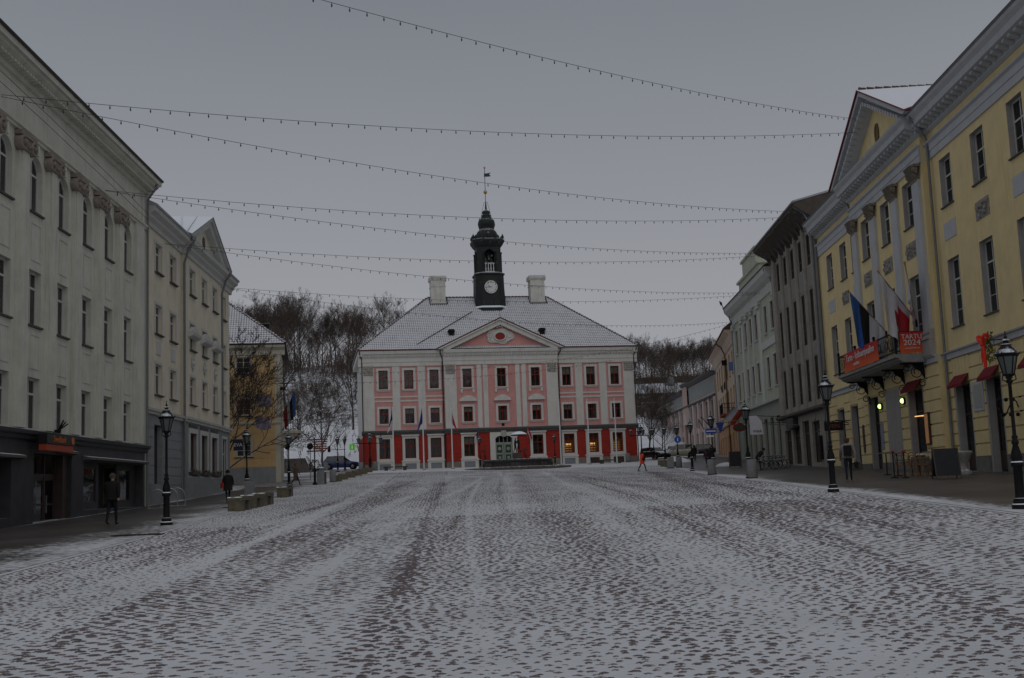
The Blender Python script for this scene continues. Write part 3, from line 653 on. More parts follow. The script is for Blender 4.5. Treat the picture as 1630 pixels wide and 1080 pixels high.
# windows
for k, x in enumerate([-WX[2], -WX[1], -WX[0], -CB, 0, CB, *WX]):
    y = RY if abs(x) < 5 else 0
    up = window(hall, x, 13.46, 15.6, 1.04, y + .15, frame=FRED, glass=HGLASS, blind=(.42 if k >= 6 else 0)); surround(up, 1.04, 2.14, .24, .09, -.15, WHITE, sill=.1)
    mid = window(hall, x, 9.58, 11.27, 1.04, y + .15, frame=FRED, glass=HGLASS, tz=.66, blind=(.33 if k in (1, 2, 3, 5, 6) else 0)); surround(mid, 1.04, 1.69, .24, .09, -.15, WHITE, sill=.12)
    if abs(x) < 5:
        q = MB(); n = 8
        arc = [(-.95 + 1.9 * i / n, 2.55 + .42 * math.sin(math.pi * i / n)) for i in range(n + 1)]
        q.prism_y([(.95, 2.42), (-.95, 2.42)][::-1] + [(x2, z2) for x2, z2 in reversed(arc)], -.42, -.15); q.build('hood', WHITE, mid)
        MB().box(-.98, .98, -.46, -.15, 2.3, 2.43).build('hood_ledge', WHITE, mid)
        for s in (-1, 1): MB().prism_y([(s * .68 - .1, -.62), (s * .68 + .1, -.62), (s * .68 + .14, -.14), (s * .68 - .14, -.14)], -.26, -.15).build('bracket', WHITE, up)
    if x != 0:
        lit = k >= 6
        g = window(hall, x, 5.67, 7.88, 1.22, y + .17, frame=FRED, glass=HGLASS, tz=.62, room=(ROOMY if lit else ROOM), roomd=(1.4 if lit else .5), blind=(.36 if k in (3,) else 0)); surround(g, 1.22, 2.21, .3, .1, -.17, WHITE)
        MB().prism_x([(-.42, 2.5), (-.42, 2.62), (-.17, 2.66), (-.17, 2.5)], -1.0, 1.0).build('ledge', WHITE, g)
        MB().prism_x([(-.36, -.42), (-.38, -.28), (-.17, -.22), (-.17, -.42)], -1.03, 1.03).build('sill', WHITE, g)
        pb = MB()
        for a, b in ((-.98, -.62), (.62, .98)): pb.box(a, b, -.31, -.17, Z0 - 5.67, -.42)
        pb.box(-.62, .62, -.31, -.17, -.58, -.42); pb.build('pedestal', WHITE, g)
        MB().box(-.62, .62, -.26, -.17, Z0 - 5.67, -.58).build('cellar_panel', GREYP if k not in (5, 7, 8) else mat('dark_cellar_panel', (.05, .03, .03), .7, .2, 3), g)
        if lit:
            sh = MB()
            for q in range(4): sh.box(-.5, .5, 1.0, 1.25, .25 + q * .28, .29 + q * .28)
            sh.build('shelf', WARM2, g)
            if k == 8: MB().ball((.05, .7, 1.6), .09, 8).build('lamp_globe', WARM, g)
            else: MB().box(-.15, .4, .85, .95, .95, 1.12).build('lamp_globe', WARM, g)
# doorway
def door():
    d = MB(); y = RY
    for a, b in ((-1.58, -.98), (.98, 1.58)): d.box(a, b, y - .12, y + .02, 4.6, 8.28)
    d.prism_y([(-.98, 7.55), (-.7, 7.8), (0, 7.92), (.7, 7.8), (.98, 7.55), (.98, 8.28), (-.98, 8.28)], y - .12, y + .02)
    dd = d.build('door_surround', WHITE, hall)
    MB().prism_y([(-.22, 7.75), (.22, 7.75), (.3, 8.45), (-.3, 8.45)], y - .24, y - .1).build('keystone', mat('weathered_capital', (.36, .34, .30)), dd)
    GREEN = mat('green_door_paint', (.02, .06, .042), .6, .15, 3); CREAM = mat('cream_door_paint', (.27, .285, .25), .7, .1, 3)
    for s in (-1, 1):
        x0, x1 = sorted((s * .03, s * .96)); lf = MB().box(x0, x1, y + .1, y + .17, 4.9, 7.0).build('door', CREAM, hall)
        c = (x0 + x1) / 2
        MB().box(c - .3, c + .3, y + .07, y + .1, 5.05, 5.75).build('door_panel', GREEN, lf); MB().box(c - .3, c + .3, y + .07, y + .1, 5.95, 6.85).build('door_panel', GREEN, lf)
        MB().lathe([(.2, 0), (.2, .02), (.1, .03)], 10, (c, y + .05, 6.4), axis='y').build('rosette', CREAM, lf); MB().box(c - .14, c + .14, y + .045, y + .07, 5.25, 5.55).build('lozenge', CREAM, lf)
        MB().ball((s * .12, y + .04, 5.9), .05, 6).build('handle', GOLD, lf)
    fl = MB(); fl.box(-.96, .96, y + .09, y + .18, 7.0, 7.12)
    for k in range(5): fl.box(-.96 + .46 * k - .02, -.96 + .46 * k + .04, y + .1, y + .15, 7.12, 7.85)
    f = fl.build('fanlight', CREAM, hall); MB().box(-.96, .96, y + .16, y + .17, 7.12, 7.9).build('pane', GLASS_D, f)
    MB().box(-1.0, 1.0, y + .25, y + .26, 4.6, 8.0).build('hallway', ROOM, hall)
    stp = hall
    for k in range(4): MB().box(-2.2 - .3 * (3 - k), 2.2 + .3 * (3 - k), y - .4 - .34 * (4 - k), y - .06 - (0 if k else 0), 4.1 + .16 * k, 4.26 + .16 * k).build('step', PLINTH, stp)
    for s in (-1, 1):
        q = MB().tube([(s * 2.3, y - 1.6, 5.3), (s * 2.3, y - .3, 5.95)], .035, 6)
        for t in (0, .5, 1): q.tube([(s * 2.3, y - 1.6 + 1.3 * t, 4.2), (s * 2.3, y - 1.6 + 1.3 * t, 5.3 + .65 * t)], .025, 5)
        q.build('handrail', BLACKC, stp)
    for s in (-1, 1): MB().box(s * 2.35 - .3, s * 2.35 + .3, y - .06, y - .03, 6.1, 6.3).build('plaque', mat('dark_plaque', (.05, .04, .035), .5), hall)
    MB().box(-.16, .16, y - .02, y + .01, 8.98, 9.28).build('vent', BLACKC, hall)
door()
# downpipes
for x, yo in ((-15.95, -.6), (15.95, -.6), (-6.72, -.65), (6.72, -.65)):
    gutterpipe(hall, x * .99 if abs(x) > 10 else x, 17.75, 4.5, yo, PIPE, .06, y0=-.16, dx=.25 * (1 if x > 0 else -1))
# pediment
def pediment():
    y = RY
    MB().prism_y([(-6.2, 17.78), (6.2, 17.78), (0, 20.66)], y + .02, y + .3).build('tympanum', PINK, hall)
    for s in (-1, 1):
        f = lambda pts: [(s * a, b) for a, b in (pts if s > 0 else pts[::-1])]
        MB().prism_y(f([(7.15, 17.8), (0, 21.1), (0, 20.55), (5.95, 17.8)]), y - .5, y + .3).build('raking_cornice', WHITE, hall)
        MB().prism_y(f([(7.32, 17.82), (0, 21.24), (0, 21.08), (6.95, 17.82)]), y - .68, y + .1).build('raking_cornice', WHITE, hall)
        q = MB()
        for k in range(15):
            t = (k + .5) / 15; cx, cz = 6.0 * (1 - t), 17.75 + 2.78 * t; q.prism_y(f([(cx + .1, cz - .04), (cx + .1, cz + .12), (cx - .1, cz + .2), (cx - .1, cz + .04)]), y - .55, y - .3)
        stuff(q.build('dentils', WHITE, hall))
        # roof over the pediment
        A = (s * 7.4, y - .72, 17.86); Bq = (0, y - .72, 21.32); Cq = (0, 3.4, 21.32); Dq = (s * 7.4, -.55, 17.86)
        MB().add([A, Bq, Cq, Dq] + [(a[0], a[1], a[2] + .07) for a in (A, Bq, Cq, Dq)], [(0, 1, 2, 3), (4, 5, 6, 7), (0, 1, 5, 4), (1, 2, 6, 5), (2, 3, 7, 6), (3, 0, 4, 7)]).build('pediment_roof', mat('red_sheet_metal', (.16, .045, .035), .6, .2, 3, snow=.75), hall)
    MB().tube([(0, y - .6, 21.3), (0, y - .6, 22.2)], .025, 5).build('lightning_rod', BLACKC, hall)
    # cartouche round an oval window
    def out(k, n, r0): 
        a = 2 * math.pi * k / n; c, s_ = math.cos(a), math.sin(a); rr = r0 * (1 + .10 * math.cos(5 * a) + .16 * math.cos(2 * a)); return (rr * c * 1.35, 19.25 + rr * s_)
    n = 40; car = MB(); car.prism_y([out(k, n, 1.0) for k in range(n)], y - .12, y + .05); c = car.build('cartouche', WHITE, hall)
    q = MB()
    for s in (-1, 1):
        for i in range(14):
            a = i * .42; r = .42 - .024 * i; q.ball((s * (1.15 + r * math.cos(a) * .8), y - .12, 19.3 + r * math.sin(a) * 1.1), .1, 6)
        for i in range(5): q.ball((s * (.3 + .22 * i), y - .12, 18.55 + .05 * i * i * .4), .11, 6)
    for i in range(7): a = -.9 + .3 * i; q.ball((.42 * math.sin(a), y - .12, 20.05 + .34 * math.cos(a)), .1, 6)
    for i in range(3): q.ball(((i - 1) * .24, y - .12, 20.5 - .05 * abs(i - 1)), .09, 6)
    q.build('scrollwork', WHITE, c)
    fr = MB().lathe([(.52, 0), (.66, -.03), (.68, -.16), (.54, -.2), (.5, -.1)], 24, (0, 0, 0), axis='y').build('oval_frame', WHITE, hall, (0, y - .1, 19.22)); fr.scale = (1.12, 1, .82)
    gl = MB().lathe([(.5, 0), (.5, -.02)], 24, (0, 0, 0), axis='y').build('pane', FRED, fr, (0, -.1, 0))
pediment()
# roof
def roof():
    e = 16.25; yo = -.62; yb = 16.6; ze = 17.86; zr = 25.15; rx = 7.35; yr = 8.0
    A, B, Cc, D, E_, F_ = (-e, yo, ze), (e, yo, ze), (e, yb, ze), (-e, yb, ze), (-rx, yr, zr), (rx, yr, zr)
    mb = MB().add([A, B, Cc, D, E_, F_], [(0, 1, 5, 4), (1, 2, 5), (2, 3, 4, 5), (3, 0, 4), (3, 2, 1, 0)]); rf = mb.build('roof', mat('roof_underlay', (.06, .04, .04), .9), hall)
    tile_slope('roof_tiles', rf, (A, B, F_, E_), TILE); tile_slope('roof_tiles', rf, (B, Cc, F_, F_), TILE); tile_slope('roof_tiles', rf, (D, A, E_, E_), TILE)
    RT = mat('ridge_tile', (.07, .045, .04), .85, .2, 3, snow=.55)
    q = MB()
    for p0, p1 in ((A, E_), (B, F_), (E_, F_)):
        p0 = Vector(p0); p1 = Vector(p1); n = int((p1 - p0).length / .42)
        for k in range(n): a = p0.lerp(p1, k / n); b = p0.lerp(p1, (k + .92) / n); q.tube([a + Vector((0, 0, .08)), b + Vector((0, 0, .05))], [.15, .12], 6)
    stuff(q.build('ridge_tiles', RT, rf))
    for s in (-1, 1):
        ch = MB(); x = s * 6.12
        ch.box(x - .88, x + .88, 7.0, 8.6, 23.6, 26.4); ch.box(x - .93, x + .93, 6.95, 8.65, 26.4, 26.52); ch.box(x - .88, x + .88, 7.0, 8.6, 26.52, 27.15)
        ch.prism_x([(6.98, 27.15), (6.82, 27.4), (6.82, 27.6), (8.78, 27.6), (8.78, 27.4), (8.62, 27.15)], x - 1.04, x + 1.04); ch.box(x - 1.0, x + 1.0, 6.86, 8.74, 27.6, 27.7)
        c = ch.build('chimney', mat('chimney_plaster', (.55, .54, .50), .9, .12, 1.5, bump=.2, streak=.3), rf); MB().box(x - .95, x + .95, 6.9, 8.7, 27.7, 27.76).build('snow_cap', SNOWM, c)
        fl = MB(); fl.box(x - 1.1, x + 1.1, 6.7, 6.94, 24.1, 24.3); fl.bar((x - 1.05, 6.8, 24.2), (x - 1.05, 7.9, 25.15), .12); fl.bar((x + 1.05, 6.8, 24.2), (x + 1.05, 7.9, 25.15), .12); fl.build('flashing', PIPE, c)
        v = MB(); vx = s * 5.35; v.box(vx - .28, vx + .28, 1.35, 2.2, 19.5, 20.15); v.prism_y([(vx - .42, 20.12), (vx + .42, 20.12), (vx + .3, 20.4), (vx - .3, 20.4)], 1.2, 2.5); v.build('roof_vent', BLACK, rf)
    dg = Vector((-9.2, -.2, 18.3)); MB().bar((-9.5, .0, 18.52), (-2.3, 5.2, 23.05), .07).build('conduit', PIPE, rf)
roof()
# clock tower
def tower():
    cx, cy = .12, 7.35; tw = MB()
    def octo(w_, ch): a = w_ / 2; return [(cx - a + ch, cy - a), (cx + a - ch, cy - a), (cx + a, cy - a + ch), (cx + a, cy + a - ch), (cx + a - ch, cy + a), (cx - a + ch, cy + a), (cx - a, cy + a - ch), (cx - a, cy - a + ch)]
    def stack(mb, rows, mi=0):
        for (w0, z0), (w1, z1) in zip(rows[:-1], rows[1:]):
            a = octo(w0, w0 * .2); b = octo(w1, w1 * .2); mb.add([(x, y, z0) for x, y in a] + [(x, y, z1) for x, y in b], [(i, (i + 1) % 8, (i + 1) % 8 + 8, i + 8) for i in range(8)] + [tuple(range(8, 16))], mi)
    stack(tw, [(3.75, 22.6), (3.68, 24.4), (3.5, 26.0), (3.45, 27.55), (3.5, 27.6)])
    base = tw.build('tower_base', COPPER, hall)
    sk = MB(); stack(sk, [(3.9, 23.55), (3.86, 23.75), (3.7, 23.78)]); sk.build('snow_skirt', SNOWM, base)
    q = MB()
    for sx_ in (-1.06, 1.06):
        for zz in (23.7, 25.2, 26.6): q.box(cx + sx_ - .02, cx + sx_ + .02, cy - 1.9 + (zz - 23.7) * .035, cy - 1.86 + (zz - 23.7) * .035 + .1, zz, zz + 1.3)
    q.build('seam', COPPER, base)
    g = MB(); stack(g, [(3.5, 27.6), (3.72, 27.68), (3.72, 27.8), (3.3, 27.95)]); g.build('tower_ledge', COPPER, hall)
    # bell stage: corner piers leave four arched openings
    a = 1.47; o = .62; pr = MB()
    for sx_ in (-1, 1):
        for sy_ in (-1, 1): pr.prism_z([(cx + sx_ * a_, cy + sy_ * b_) for a_, b_ in ((o, a), (a - .5, a), (a, a - .5), (a, o), (a - .25, o), (a - .25, a - .62), (a - .62, a - .25), (o, a - .25))], 27.9, 31.15)
    n = 8
    for k in range(4):
        rot = Matrix.Rotation(k * math.pi / 2, 4, 'Z')
        arc = [(-o + 2 * o * i / n, 30.35 + .45 * math.sin(math.pi * i / n)) for i in range(n + 1)]
        poly = [(-o, 31.15)] + arc + [(o, 31.15)]; vs_ = [rot @ Vector((x, y, z)) + Vector((cx, cy, 0)) for y in (-a, -a + .25) for x, z in poly]; m_ = len(poly)
        pr.add(vs_, [tuple(range(m_)), tuple(reversed(range(m_, 2 * m_)))] + [(i, i + m_, (i + 1) % m_ + m_, (i + 1) % m_) for i in range(m_)])
        for s in (-1, 1):
            p = rot @ Vector((s * (o + .14), -a - .04, 0)) + Vector((cx, cy, 0)); pr.lathe([(.11, 27.95), (.11, 30.3), (.17, 30.35), (.17, 30.5)], 6, (p.x, p.y, 0))
    st2 = pr.build('bell_stage', COPPER, hall)
    WB = mat('white_balustrade', (.55, .56, .56), .7, .05, 2)
    for k in range(4):
        b = MB(); b.box(-o, o, -a + .06, -a + .2, 29.0, 29.1); b.box(-o, o, -a + .06, -a + .2, 28.0, 28.1)
        for i in range(4): b.lathe([(.04, 28.1), (.1, 28.35), (.05, 28.65), (.07, 29.0)], 6, (-.48 + .32 * i, -a + .13, 0))
        b.build('balustrade', WB, st2, (cx, cy, 0), (0, 0, k * math.pi / 2))
    MB().lathe([(.42, 27.95), (.42, 30.9)], 10, (cx, cy, 0)).build('added_dark_core', COPPER, st2)  # column added to block sky behind the openings and darken the belfry
    BELL = mat('bell_bronze', (.16, .16, .15), .45, .2, 4, metal=.5)
    for i in range(3):
        for j in range(3): MB().lathe([(.17, 0), (.13, .1), (.1, .22), (.03, .27)], 8, (cx - .38 + .38 * i, cy - .95 + .3 * j, 29.2 + .38 * ((i + j) % 3))).build('bell', BELL, st2)
    MB().box(cx - .6, cx + .6, cy - .8, cy - .72, 30.22, 30.3).build('bell_beam', BLACKC, st2)
    MB().box(cx - .9, cx + .9, cy - .9, cy + .9, 27.85, 27.99).build('bell_floor', COPPER, st2)
    cn = MB(); stack(cn, [(3.0, 31.1), (3.3, 31.25), (3.9, 31.75), (3.95, 32.0), (3.6, 32.1), (2.75, 32.2)]); cnn = cn.build('tower_cornice', COPPER, hall)
    for k in range(8):
        an = math.pi / 8 + k * math.pi / 4; r = 1.95; MB().lathe([(.14, 0), (.18, .12), (.08, .2), (.2, .42), (.16, .6), (.05, .78), (.02, .9)], 7, (cx + r * math.cos(an), cy + r * math.sin(an), 31.95)).build('urn', COPPER, cnn)
    dm = MB().lathe([(1.42, 32.15), (1.38, 32.6), (1.22, 33.1), (.95, 33.45), (.78, 33.6)], 16, (cx, cy, 0)).build('dome', COPPER, hall)
    for k in range(4): an = math.pi / 2 * k + math.pi / 2; MB().lathe([(.28, 0), (.3, .3), (.2, .5), (.05, .62)], 8, (cx + 1.25 * math.cos(an), cy + 1.25 * math.sin(an), 32.35)).build('lucarne', COPPER, dm)
    MB().lathe([(.78, 33.55), (.95, 33.62), (.9, 33.7), (1.02, 33.85), (1.08, 34.15), (1.02, 34.5), (.85, 34.78), (.62, 34.92), (.66, 35.0), (.52, 35.1), (.6, 35.2), (.56, 35.32), (.42, 35.42), (.5, 35.55), (.48, 35.75), (.3, 35.92), (.14, 36.0), (.1, 36.5), (.04, 37.15)], 16, (cx, cy, 0)).build('onion_dome', COPPER, hall)
    sp = MB()
    for s in (-1, 1): sp.tube([(cx + s * .95, cy, 33.6), (cx + s * .62, cy, 35.2), (cx + s * .45, cy, 36.0), (cx + s * .2, cy, 36.95), (cx, cy, 37.0)], .02, 4)
    sp.build('stay_rods', BLACKC, hall)
    rod = MB().tube([(cx, cy, 37), (cx, cy, 41.3)], .035, 6).build('spire_rod', BLACKC, hall)
    MB().ball((cx, cy, 38.24), .24, 12).build('gilded_ball', GOLD, rod); MB().ball((cx, cy, 41.35), .13, 8).build('gilded_ball', GOLD, rod)
    MB().prism_y([(cx - .08, 40.2), (cx + .55, 40.22), (cx + .78, 40.3), (cx + .55, 40.48), (cx + .78, 40.75), (cx + .4, 40.64), (cx - .08, 40.6)], cy - .03, cy + .03).build('weather_vane', mat('verdigris', (.02, .05, .045), .6, .3, 4), rod)
    # clock
    yc = cy - 1.79; ck = MB().lathe([(.86, .06), (.86, -.05), (.80, -.06)], 32, (cx, yc, 26.05), axis='y').build('clock_rim', COPPER, hall)
    face = MB().lathe([(.79, 0), (.79, -.03)], 32, (cx, yc - .04, 26.05), axis='y').build('clock_face', mat('clock_white', (.6, .6, .59), .6, .03, 1), ck)
    INK = mat('clock_ink', (.02, .02, .02), .6); rn = ['XII', 'I', 'II', 'III', 'IIII', 'V', 'VI', 'VII', 'VIII', 'IX', 'X', 'XI']
    for k, s in enumerate(rn):
        a = k * math.pi / 6; t = text('numeral', s, .2, INK, face, (cx + .63 * math.sin(a), yc - .08, 26.05 + .63 * math.cos(a))); t.rotation_euler = (math.pi / 2, a, 0)
    for nm, a, ln, wd in (('hour_hand', R_(9.8 * 30), .42, .07), ('minute_hand', R_(268), .66, .045)):
        d = Vector((math.sin(a), 0, math.cos(a))); c = Vector((cx, yc - .1, 26.05)); MB().bar(c - d * .1, c + d * ln, wd, .02).build(nm, INK, face)
tower()
# ------------------------------------------------------------------ left building with arched top windows
def arch_fill(mb, cx, r, zs, y, depth, mi=0, n=10):
    pts = [(cx + r * math.cos(math.pi * k / n), zs + r * math.sin(math.pi * k / n)) for k in range(n + 1)]
    for s, seq in ((1, pts[:n // 2 + 1]), (-1, pts[n // 2:])):
        cor = (cx + s * r, zs + r); poly = [cor] + (seq[::-1] if s > 0 else seq[::-1]); mb.add([(x, y, z) for x, z in poly], [tuple(range(len(poly)))], mi)
    for a, b in zip(pts[:-1], pts[1:]): mb.add([(a[0], y, a[1]), (b[0], y, b[1]), (b[0], y + depth, b[1]), (a[0], y + depth, a[1])], [(0, 1, 2, 3)], mi, True)
AW = mat('pale_grey_render', (.53, .52, .45), .92, .12, .9, bump=.2, streak=.5, dirt=(.17, .165, .14))
ADK = mat('dark_shop_stone', (.040, .041, .044), .6, .25, 2, bump=.25, snow=.5)
LEDGE = mat('snowy_ledge', (.09, .085, .08), .8, .2, 3, snow=.85)
CAPM = mat('brown_sandstone', (.23, .195, .165), .95, .25, 5, bump=.4)
bA = fac_empty('apartment_house', 'pale grey house with ionic capitals, arched top windows and black stone shopfront', (-18.85, 51), -.03988, False)
def build_A():
    X0, X1 = -21.6, 9.15; wc = [-6.42 + 3.075 * k for k in range(-4, 5)]; hw_ = .635; zb = .3
    up = []
    for c in wc: up += [(c - hw_, c + hw_, 4.9, 6.92), (c - hw_, c + hw_, 8.98, 11.12), (c - hw_, c + hw_, 13.47, 15.07 + hw_)]
    mb = MB(); mb.wall(X0, X1, 4.6, 18.4, 0, up, .34, 0)
    for c in wc: arch_fill(mb, c, hw_, 15.07, 0, .34)
    mb.add([(X1, 0, zb), (X1, 15, zb), (X1, 15, 18.4), (X1, 0, 18.4)], [(0, 1, 2, 3)]); mb.add([(X0, 0, zb), (X0, 15, zb), (X0, 15, 18.4), (X0, 0, 18.4)], [(0, 1, 2, 3)]); mb.add([(X0, 15, zb), (X1, 15, zb), (X1, 15, 18.4), (X0, 15, 18.4)], [(0, 1, 2, 3)])
    mb.build('wall', AW, bA)
    for c in wc:
        for z0, z1 in ((4.9, 6.92), (8.98, 11.12)):
            w_ = window(bA, c, z0, z1, 2 * hw_, .2, frame=FWHITE, tz=.70, room=ROOM, blind=(.25 if (int(c * 7) % 3 == 0) else 0))
            MB().prism_x([(-.3, -.03), (-.3, -.1), (.02, -.14), (.05, 0)], -hw_ - .06, hw_ + .06).build('sill', LEDGE, w_)
        w_ = window(bA, c, 13.47, 15.07, 2 * hw_, .2, frame=FWHITE, tz=0, room=ROOM)
        q = MB(); n = 10; r1, r0 = hw_, hw_ - .07; zz = 1.6
        for k in range(n):
            a0, a1 = math.pi * k / n, math.pi * (k + 1) / n; q.prism_y([(r1 * math.cos(a0), zz + r1 * math.sin(a0)), (r1 * math.cos(a1), zz + r1 * math.sin(a1)), (r0 * math.cos(a1), zz + r0 * math.sin(a1)), (r0 * math.cos(a0), zz + r0 * math.sin(a0))], 0, .07)
        q.box(-.03, .03, .004, .06, zz, zz + r0); q.build('fanlight', FWHITE, w_)
        MB().prism_y([(r0 * math.cos(math.pi * k / n), zz + r0 * math.sin(math.pi * k / n)) for k in range(n + 1)], .03, .04).build('pane', GLASS, w_)
        MB().prism_y([(r1 * math.cos(math.pi * k / n), zz + r1 * math.sin(math.pi * k / n)) for k in range(n + 1)], .3, .31).build('room_arch', ROOM, w_)
        MB().prism_x([(-.3, -.03), (-.3, -.1), (.02, -.14), (.05, 0)], -hw_ - .06, hw_ + .06).build('sill', LEDGE, w_)
        for z0, z1 in ((7.25, 8.6), (11.5, 13.0)): 
            p = MB()
            for a, b, c0, c1 in ((-.5, -.46, z0, z1), (.46, .5, z0, z1), (-.46, .46, z0, z0 + .04), (-.46, .46, z1 - .04, z1)): p.box(c + a, c + b, -.025, .01, c0, c1)
            p.build('panel_moulding', AW, bA)
        MB().box(c - .07, c + .07, -.09, .01, 15.75, 16.2).build('keystone', AW, bA)
    PROF = [(0, 16.2), (-.12, 16.22), (-.12, 16.32), (-.2, 16.36), (-.2, 16.46), (0, 16.5)]
    MB().prism_x(PROF, X0, X1 - .02).build('frieze_moulding', AW, bA)
    for c in wc[:-1]:
        m_ = c + 3.075 / 2; MB().box(m_ - .5, m_ + .5, -.13, .01, 4.92, 15.5).build('pilaster', AW, bA); MB().box(m_ - .36, m_ + .36, -.17, -.12, 4.92, 15.5).build('pilaster_face', AW, bA)
        q = MB(); q.box(m_ - .78, m_ + .78, -.30, .01, 15.98, 16.16)
        for s in (-1, 1):
            q.lathe([(.30, 0), (.30, -.3), (.2, -.33), (.2, -.28)], 14, (m_ + s * .52, 0, 15.72), axis='y'); q.ball((m_ + s * .52, -.31, 15.72), .12, 8)
        q.box(m_ - .5, m_ + .5, -.25, .01, 15.5, 15.98)
        for k in range(5): q.ball((m_ - .32 + .16 * k, -.26, 15.66 + .04 * abs(k - 2)), .09, 6)
        q.build('capital', CAPM, bA)
    MB().box(6.95, 8.3, -.13, .01, 4.92, 16.2).build('corner_pilaster', AW, bA); MB().box(8.32, X1 + .02, -.05, .01, 4.92, 18.3).build('corner_strip', AW, bA)
    # eaves with boarded soffit
    MB().prism_x([(0, 18.15), (-.12, 18.18), (-.16, 18.35), (-.55, 18.62), (-.6, 18.7), (-.72, 18.72), (-.74, 18.95), (.3, 19.0), (.3, 18.15)], X0, X1 + .35).build('cornice', AW, bA)
    dentils(bA, X0, X1, -.50, -.14, 18.33, 18.42, .30, .15, AW)
    MB().prism_x([(-.80, 18.93), (-.84, 19.03), (-.72, 19.1), (7.5, 21.6), (15, 19.0), (-.7, 18.96)], X0, X1 + .38).build('roof', mat('dark_sheet_roof', (.035, .033, .032), .6, .2, 2, snow=.7), bA)
    MB().box(X1 - .9, X1 + .2, .3, 1.2, 19.0, 19.62).build('roof_curb', mat('dark_sheet_roof', (0, 0, 0)), bA)
    gutterpipe(bA, X1 - .28, 18.75, 1.6, -.62, PIPEG, .06, y0=-.16)
    # black stone ground floor
    ops = [(-6.75, -2.5, .6, 4.0), (-1.0, 8.1, 1.75, 3.82), (-15.5, -8.9, 1.6, 3.75)]
    g = MB(); g.wall(X0, X1 - .75, .2, 4.5, -.16, ops, .5, 0)
    g.add([(X1 - .75, -.16, .2), (X1 - .75, .1, .2), (X1 - .75, .1, 4.6), (X1 - .75, -.16, 4.6)], [(0, 1, 2, 3)])
    g.build('shop_wall', ADK, bA)
    MB().prism_x([(-.16, 4.45), (-.28, 4.5), (-.3, 4.62), (-.42, 4.68), (-.44, 4.82), (-.05, 4.9), (0, 4.45)], X0, X1 - .6).build('belt_course', ADK, bA)
    MB().box(X1 - .74, X1 + .06, -.06, .02, .2, 4.88).build('corner_wall', AW, bA)
    def ledge(a, b, z): MB().prism_x([(-.16, z), (-.42, z + .04), (-.42, z + .14), (-.16, z + .2)], a, b).build('ledge', LEDGE, bA)
    ledge(-1.1, 8.25, 3.86); ledge(-15.6, -8.1, 3.72); ledge(-4.3, -2.35, 4.03)
    BF = mat('bronze_frame', (.05, .035, .03), .5, .2, 4); DOORG = glass_mat('door_glass', (.5, .52, .52))
    # display window with two lights and a recessed door between them
    sw = MB(); y = .22
    sw.box(-1.0, 0, y, y + .1, 1.75, 3.82); sw.box(1.85, 2.2, y, y + .1, 1.75, 3.82); sw.box(4.9, 5.35, y, y + .1, 1.75, 3.82); sw.box(7.2, 8.1, y, y + .1, 1.75, 3.82)
    for a, b in ((0, 1.85), (5.35, 7.2)): sw.box(a, b, y, y + .1, 1.75, 2.05); sw.box(a, b, y, y + .1, 3.62, 3.82)
    sw.box(2.2, 4.9, .9, 1.0, 1.75, 3.82); s_ = sw.build('display_window', ADK, bA)
    RP = mat('red_poster', (.42, .035, .03), .6, .15, 2); RW = mat('pale_poster', (.30, .29, .27), .7, .3, 3)
    for a, b, hz_ in ((0, 1.85, .55), (5.35, 7.2, .85)):
        fr = MB(); fr.box(a, a + .07, y + .02, y + .09, 2.05, 3.62); fr.box(b - .07, b, y + .02, y + .09, 2.05, 3.62); fr.box(a, b, y + .02, y + .09, 2.05, 2.12); fr.box(a, b, y + .02, y + .09, 3.55, 3.62); fr.build('display_frame', BF, s_)
        MB().box(a + .07, b - .07, y + .05, y + .06, 2.12, 3.55).build('pane', GLASS, s_)
        MB().box(a, b, .95, 1.0, 1.9, 3.7).build('display_back', ROOMW, s_)
        MB().box(a + .1, b - .1, y + .2, y + .22, 3.55 - hz_, 3.5).build('red_poster', RP, s_); MB().box(a + .2, b - .2, y + .22, y + .24, 2.2, 3.5 - hz_).build('pale_poster', RW, s_)
    # bank door
    dr = MB(); y = .3
    for a in (-6.75, -5.55, -4.35, -3.2): dr.box(a, a + .1, y, y + .12, .6, 4.0)
    dr.box(-6.65, -3.1, y, y + .12, 3.1, 3.25); dr.box(-3.1, -2.5, .0, .4, .6, 4.0); d_ = dr.build('door_frame', BF, bA)
    for a in (-6.65, -5.45, -4.25):
        l = MB(); l.box(a, a + .08, y + .03, y + .09, .9, 3.1); l.box(a + 1.02, a + 1.1, y + .03, y + .09, .9, 3.1); l.box(a, a + 1.1, y + .03, y + .09, .9, 1.15); l.box(a, a + 1.1, y + .03, y + .09, 2.0, 2.08); l.box(a, a + 1.1, y + .03, y + .09, 3.0, 3.1); ld = l.build('door', BF, d_)
        MB().box(a + .08, a + 1.02, y + .06, y + .07, 1.15, 3.0).build('pane', DOORG, ld); MB().box(a + .12, a + .16, y - .03, y + .02, 1.7, 2.4).build('handle', PIPEG, ld)
    MB().box(-6.7, -2.5, 1.3, 1.34, .6, 4.0).build('lobby', ROOMW, d_)
    MB().box(-6.62, -6.3, y - .05, y - .02, 3.05, 3.4).build('lit_notice', mat('green_lit_notice', (.5, .7, .5), .5, emit=(.55, 1, .6), es=.55), d_)
    # leaf-shaped flag socket
    q = MB()
    for k in range(3): q.bar((-4.55, -.3, 4.95), (-4.8 + .25 * k, -.6, 5.35 - .06 * k), .045)
    q.box(-4.62, -4.48, -.4, -.1, 4.85, 5.0); q.build('flag_socket', BLACKC, bA)
build_A()
sgn = thing('shop_sign', 'black hanging bank sign with orange lettering over the shop door', 'sign', (-18.85, 51, 0), bA.rotation_euler.z)
MB().box(-7.55, -4.45, -.95, -.6, 4.32, 4.68).build('board', mat('black_sign', (.012, .012, .013), .4), sgn)
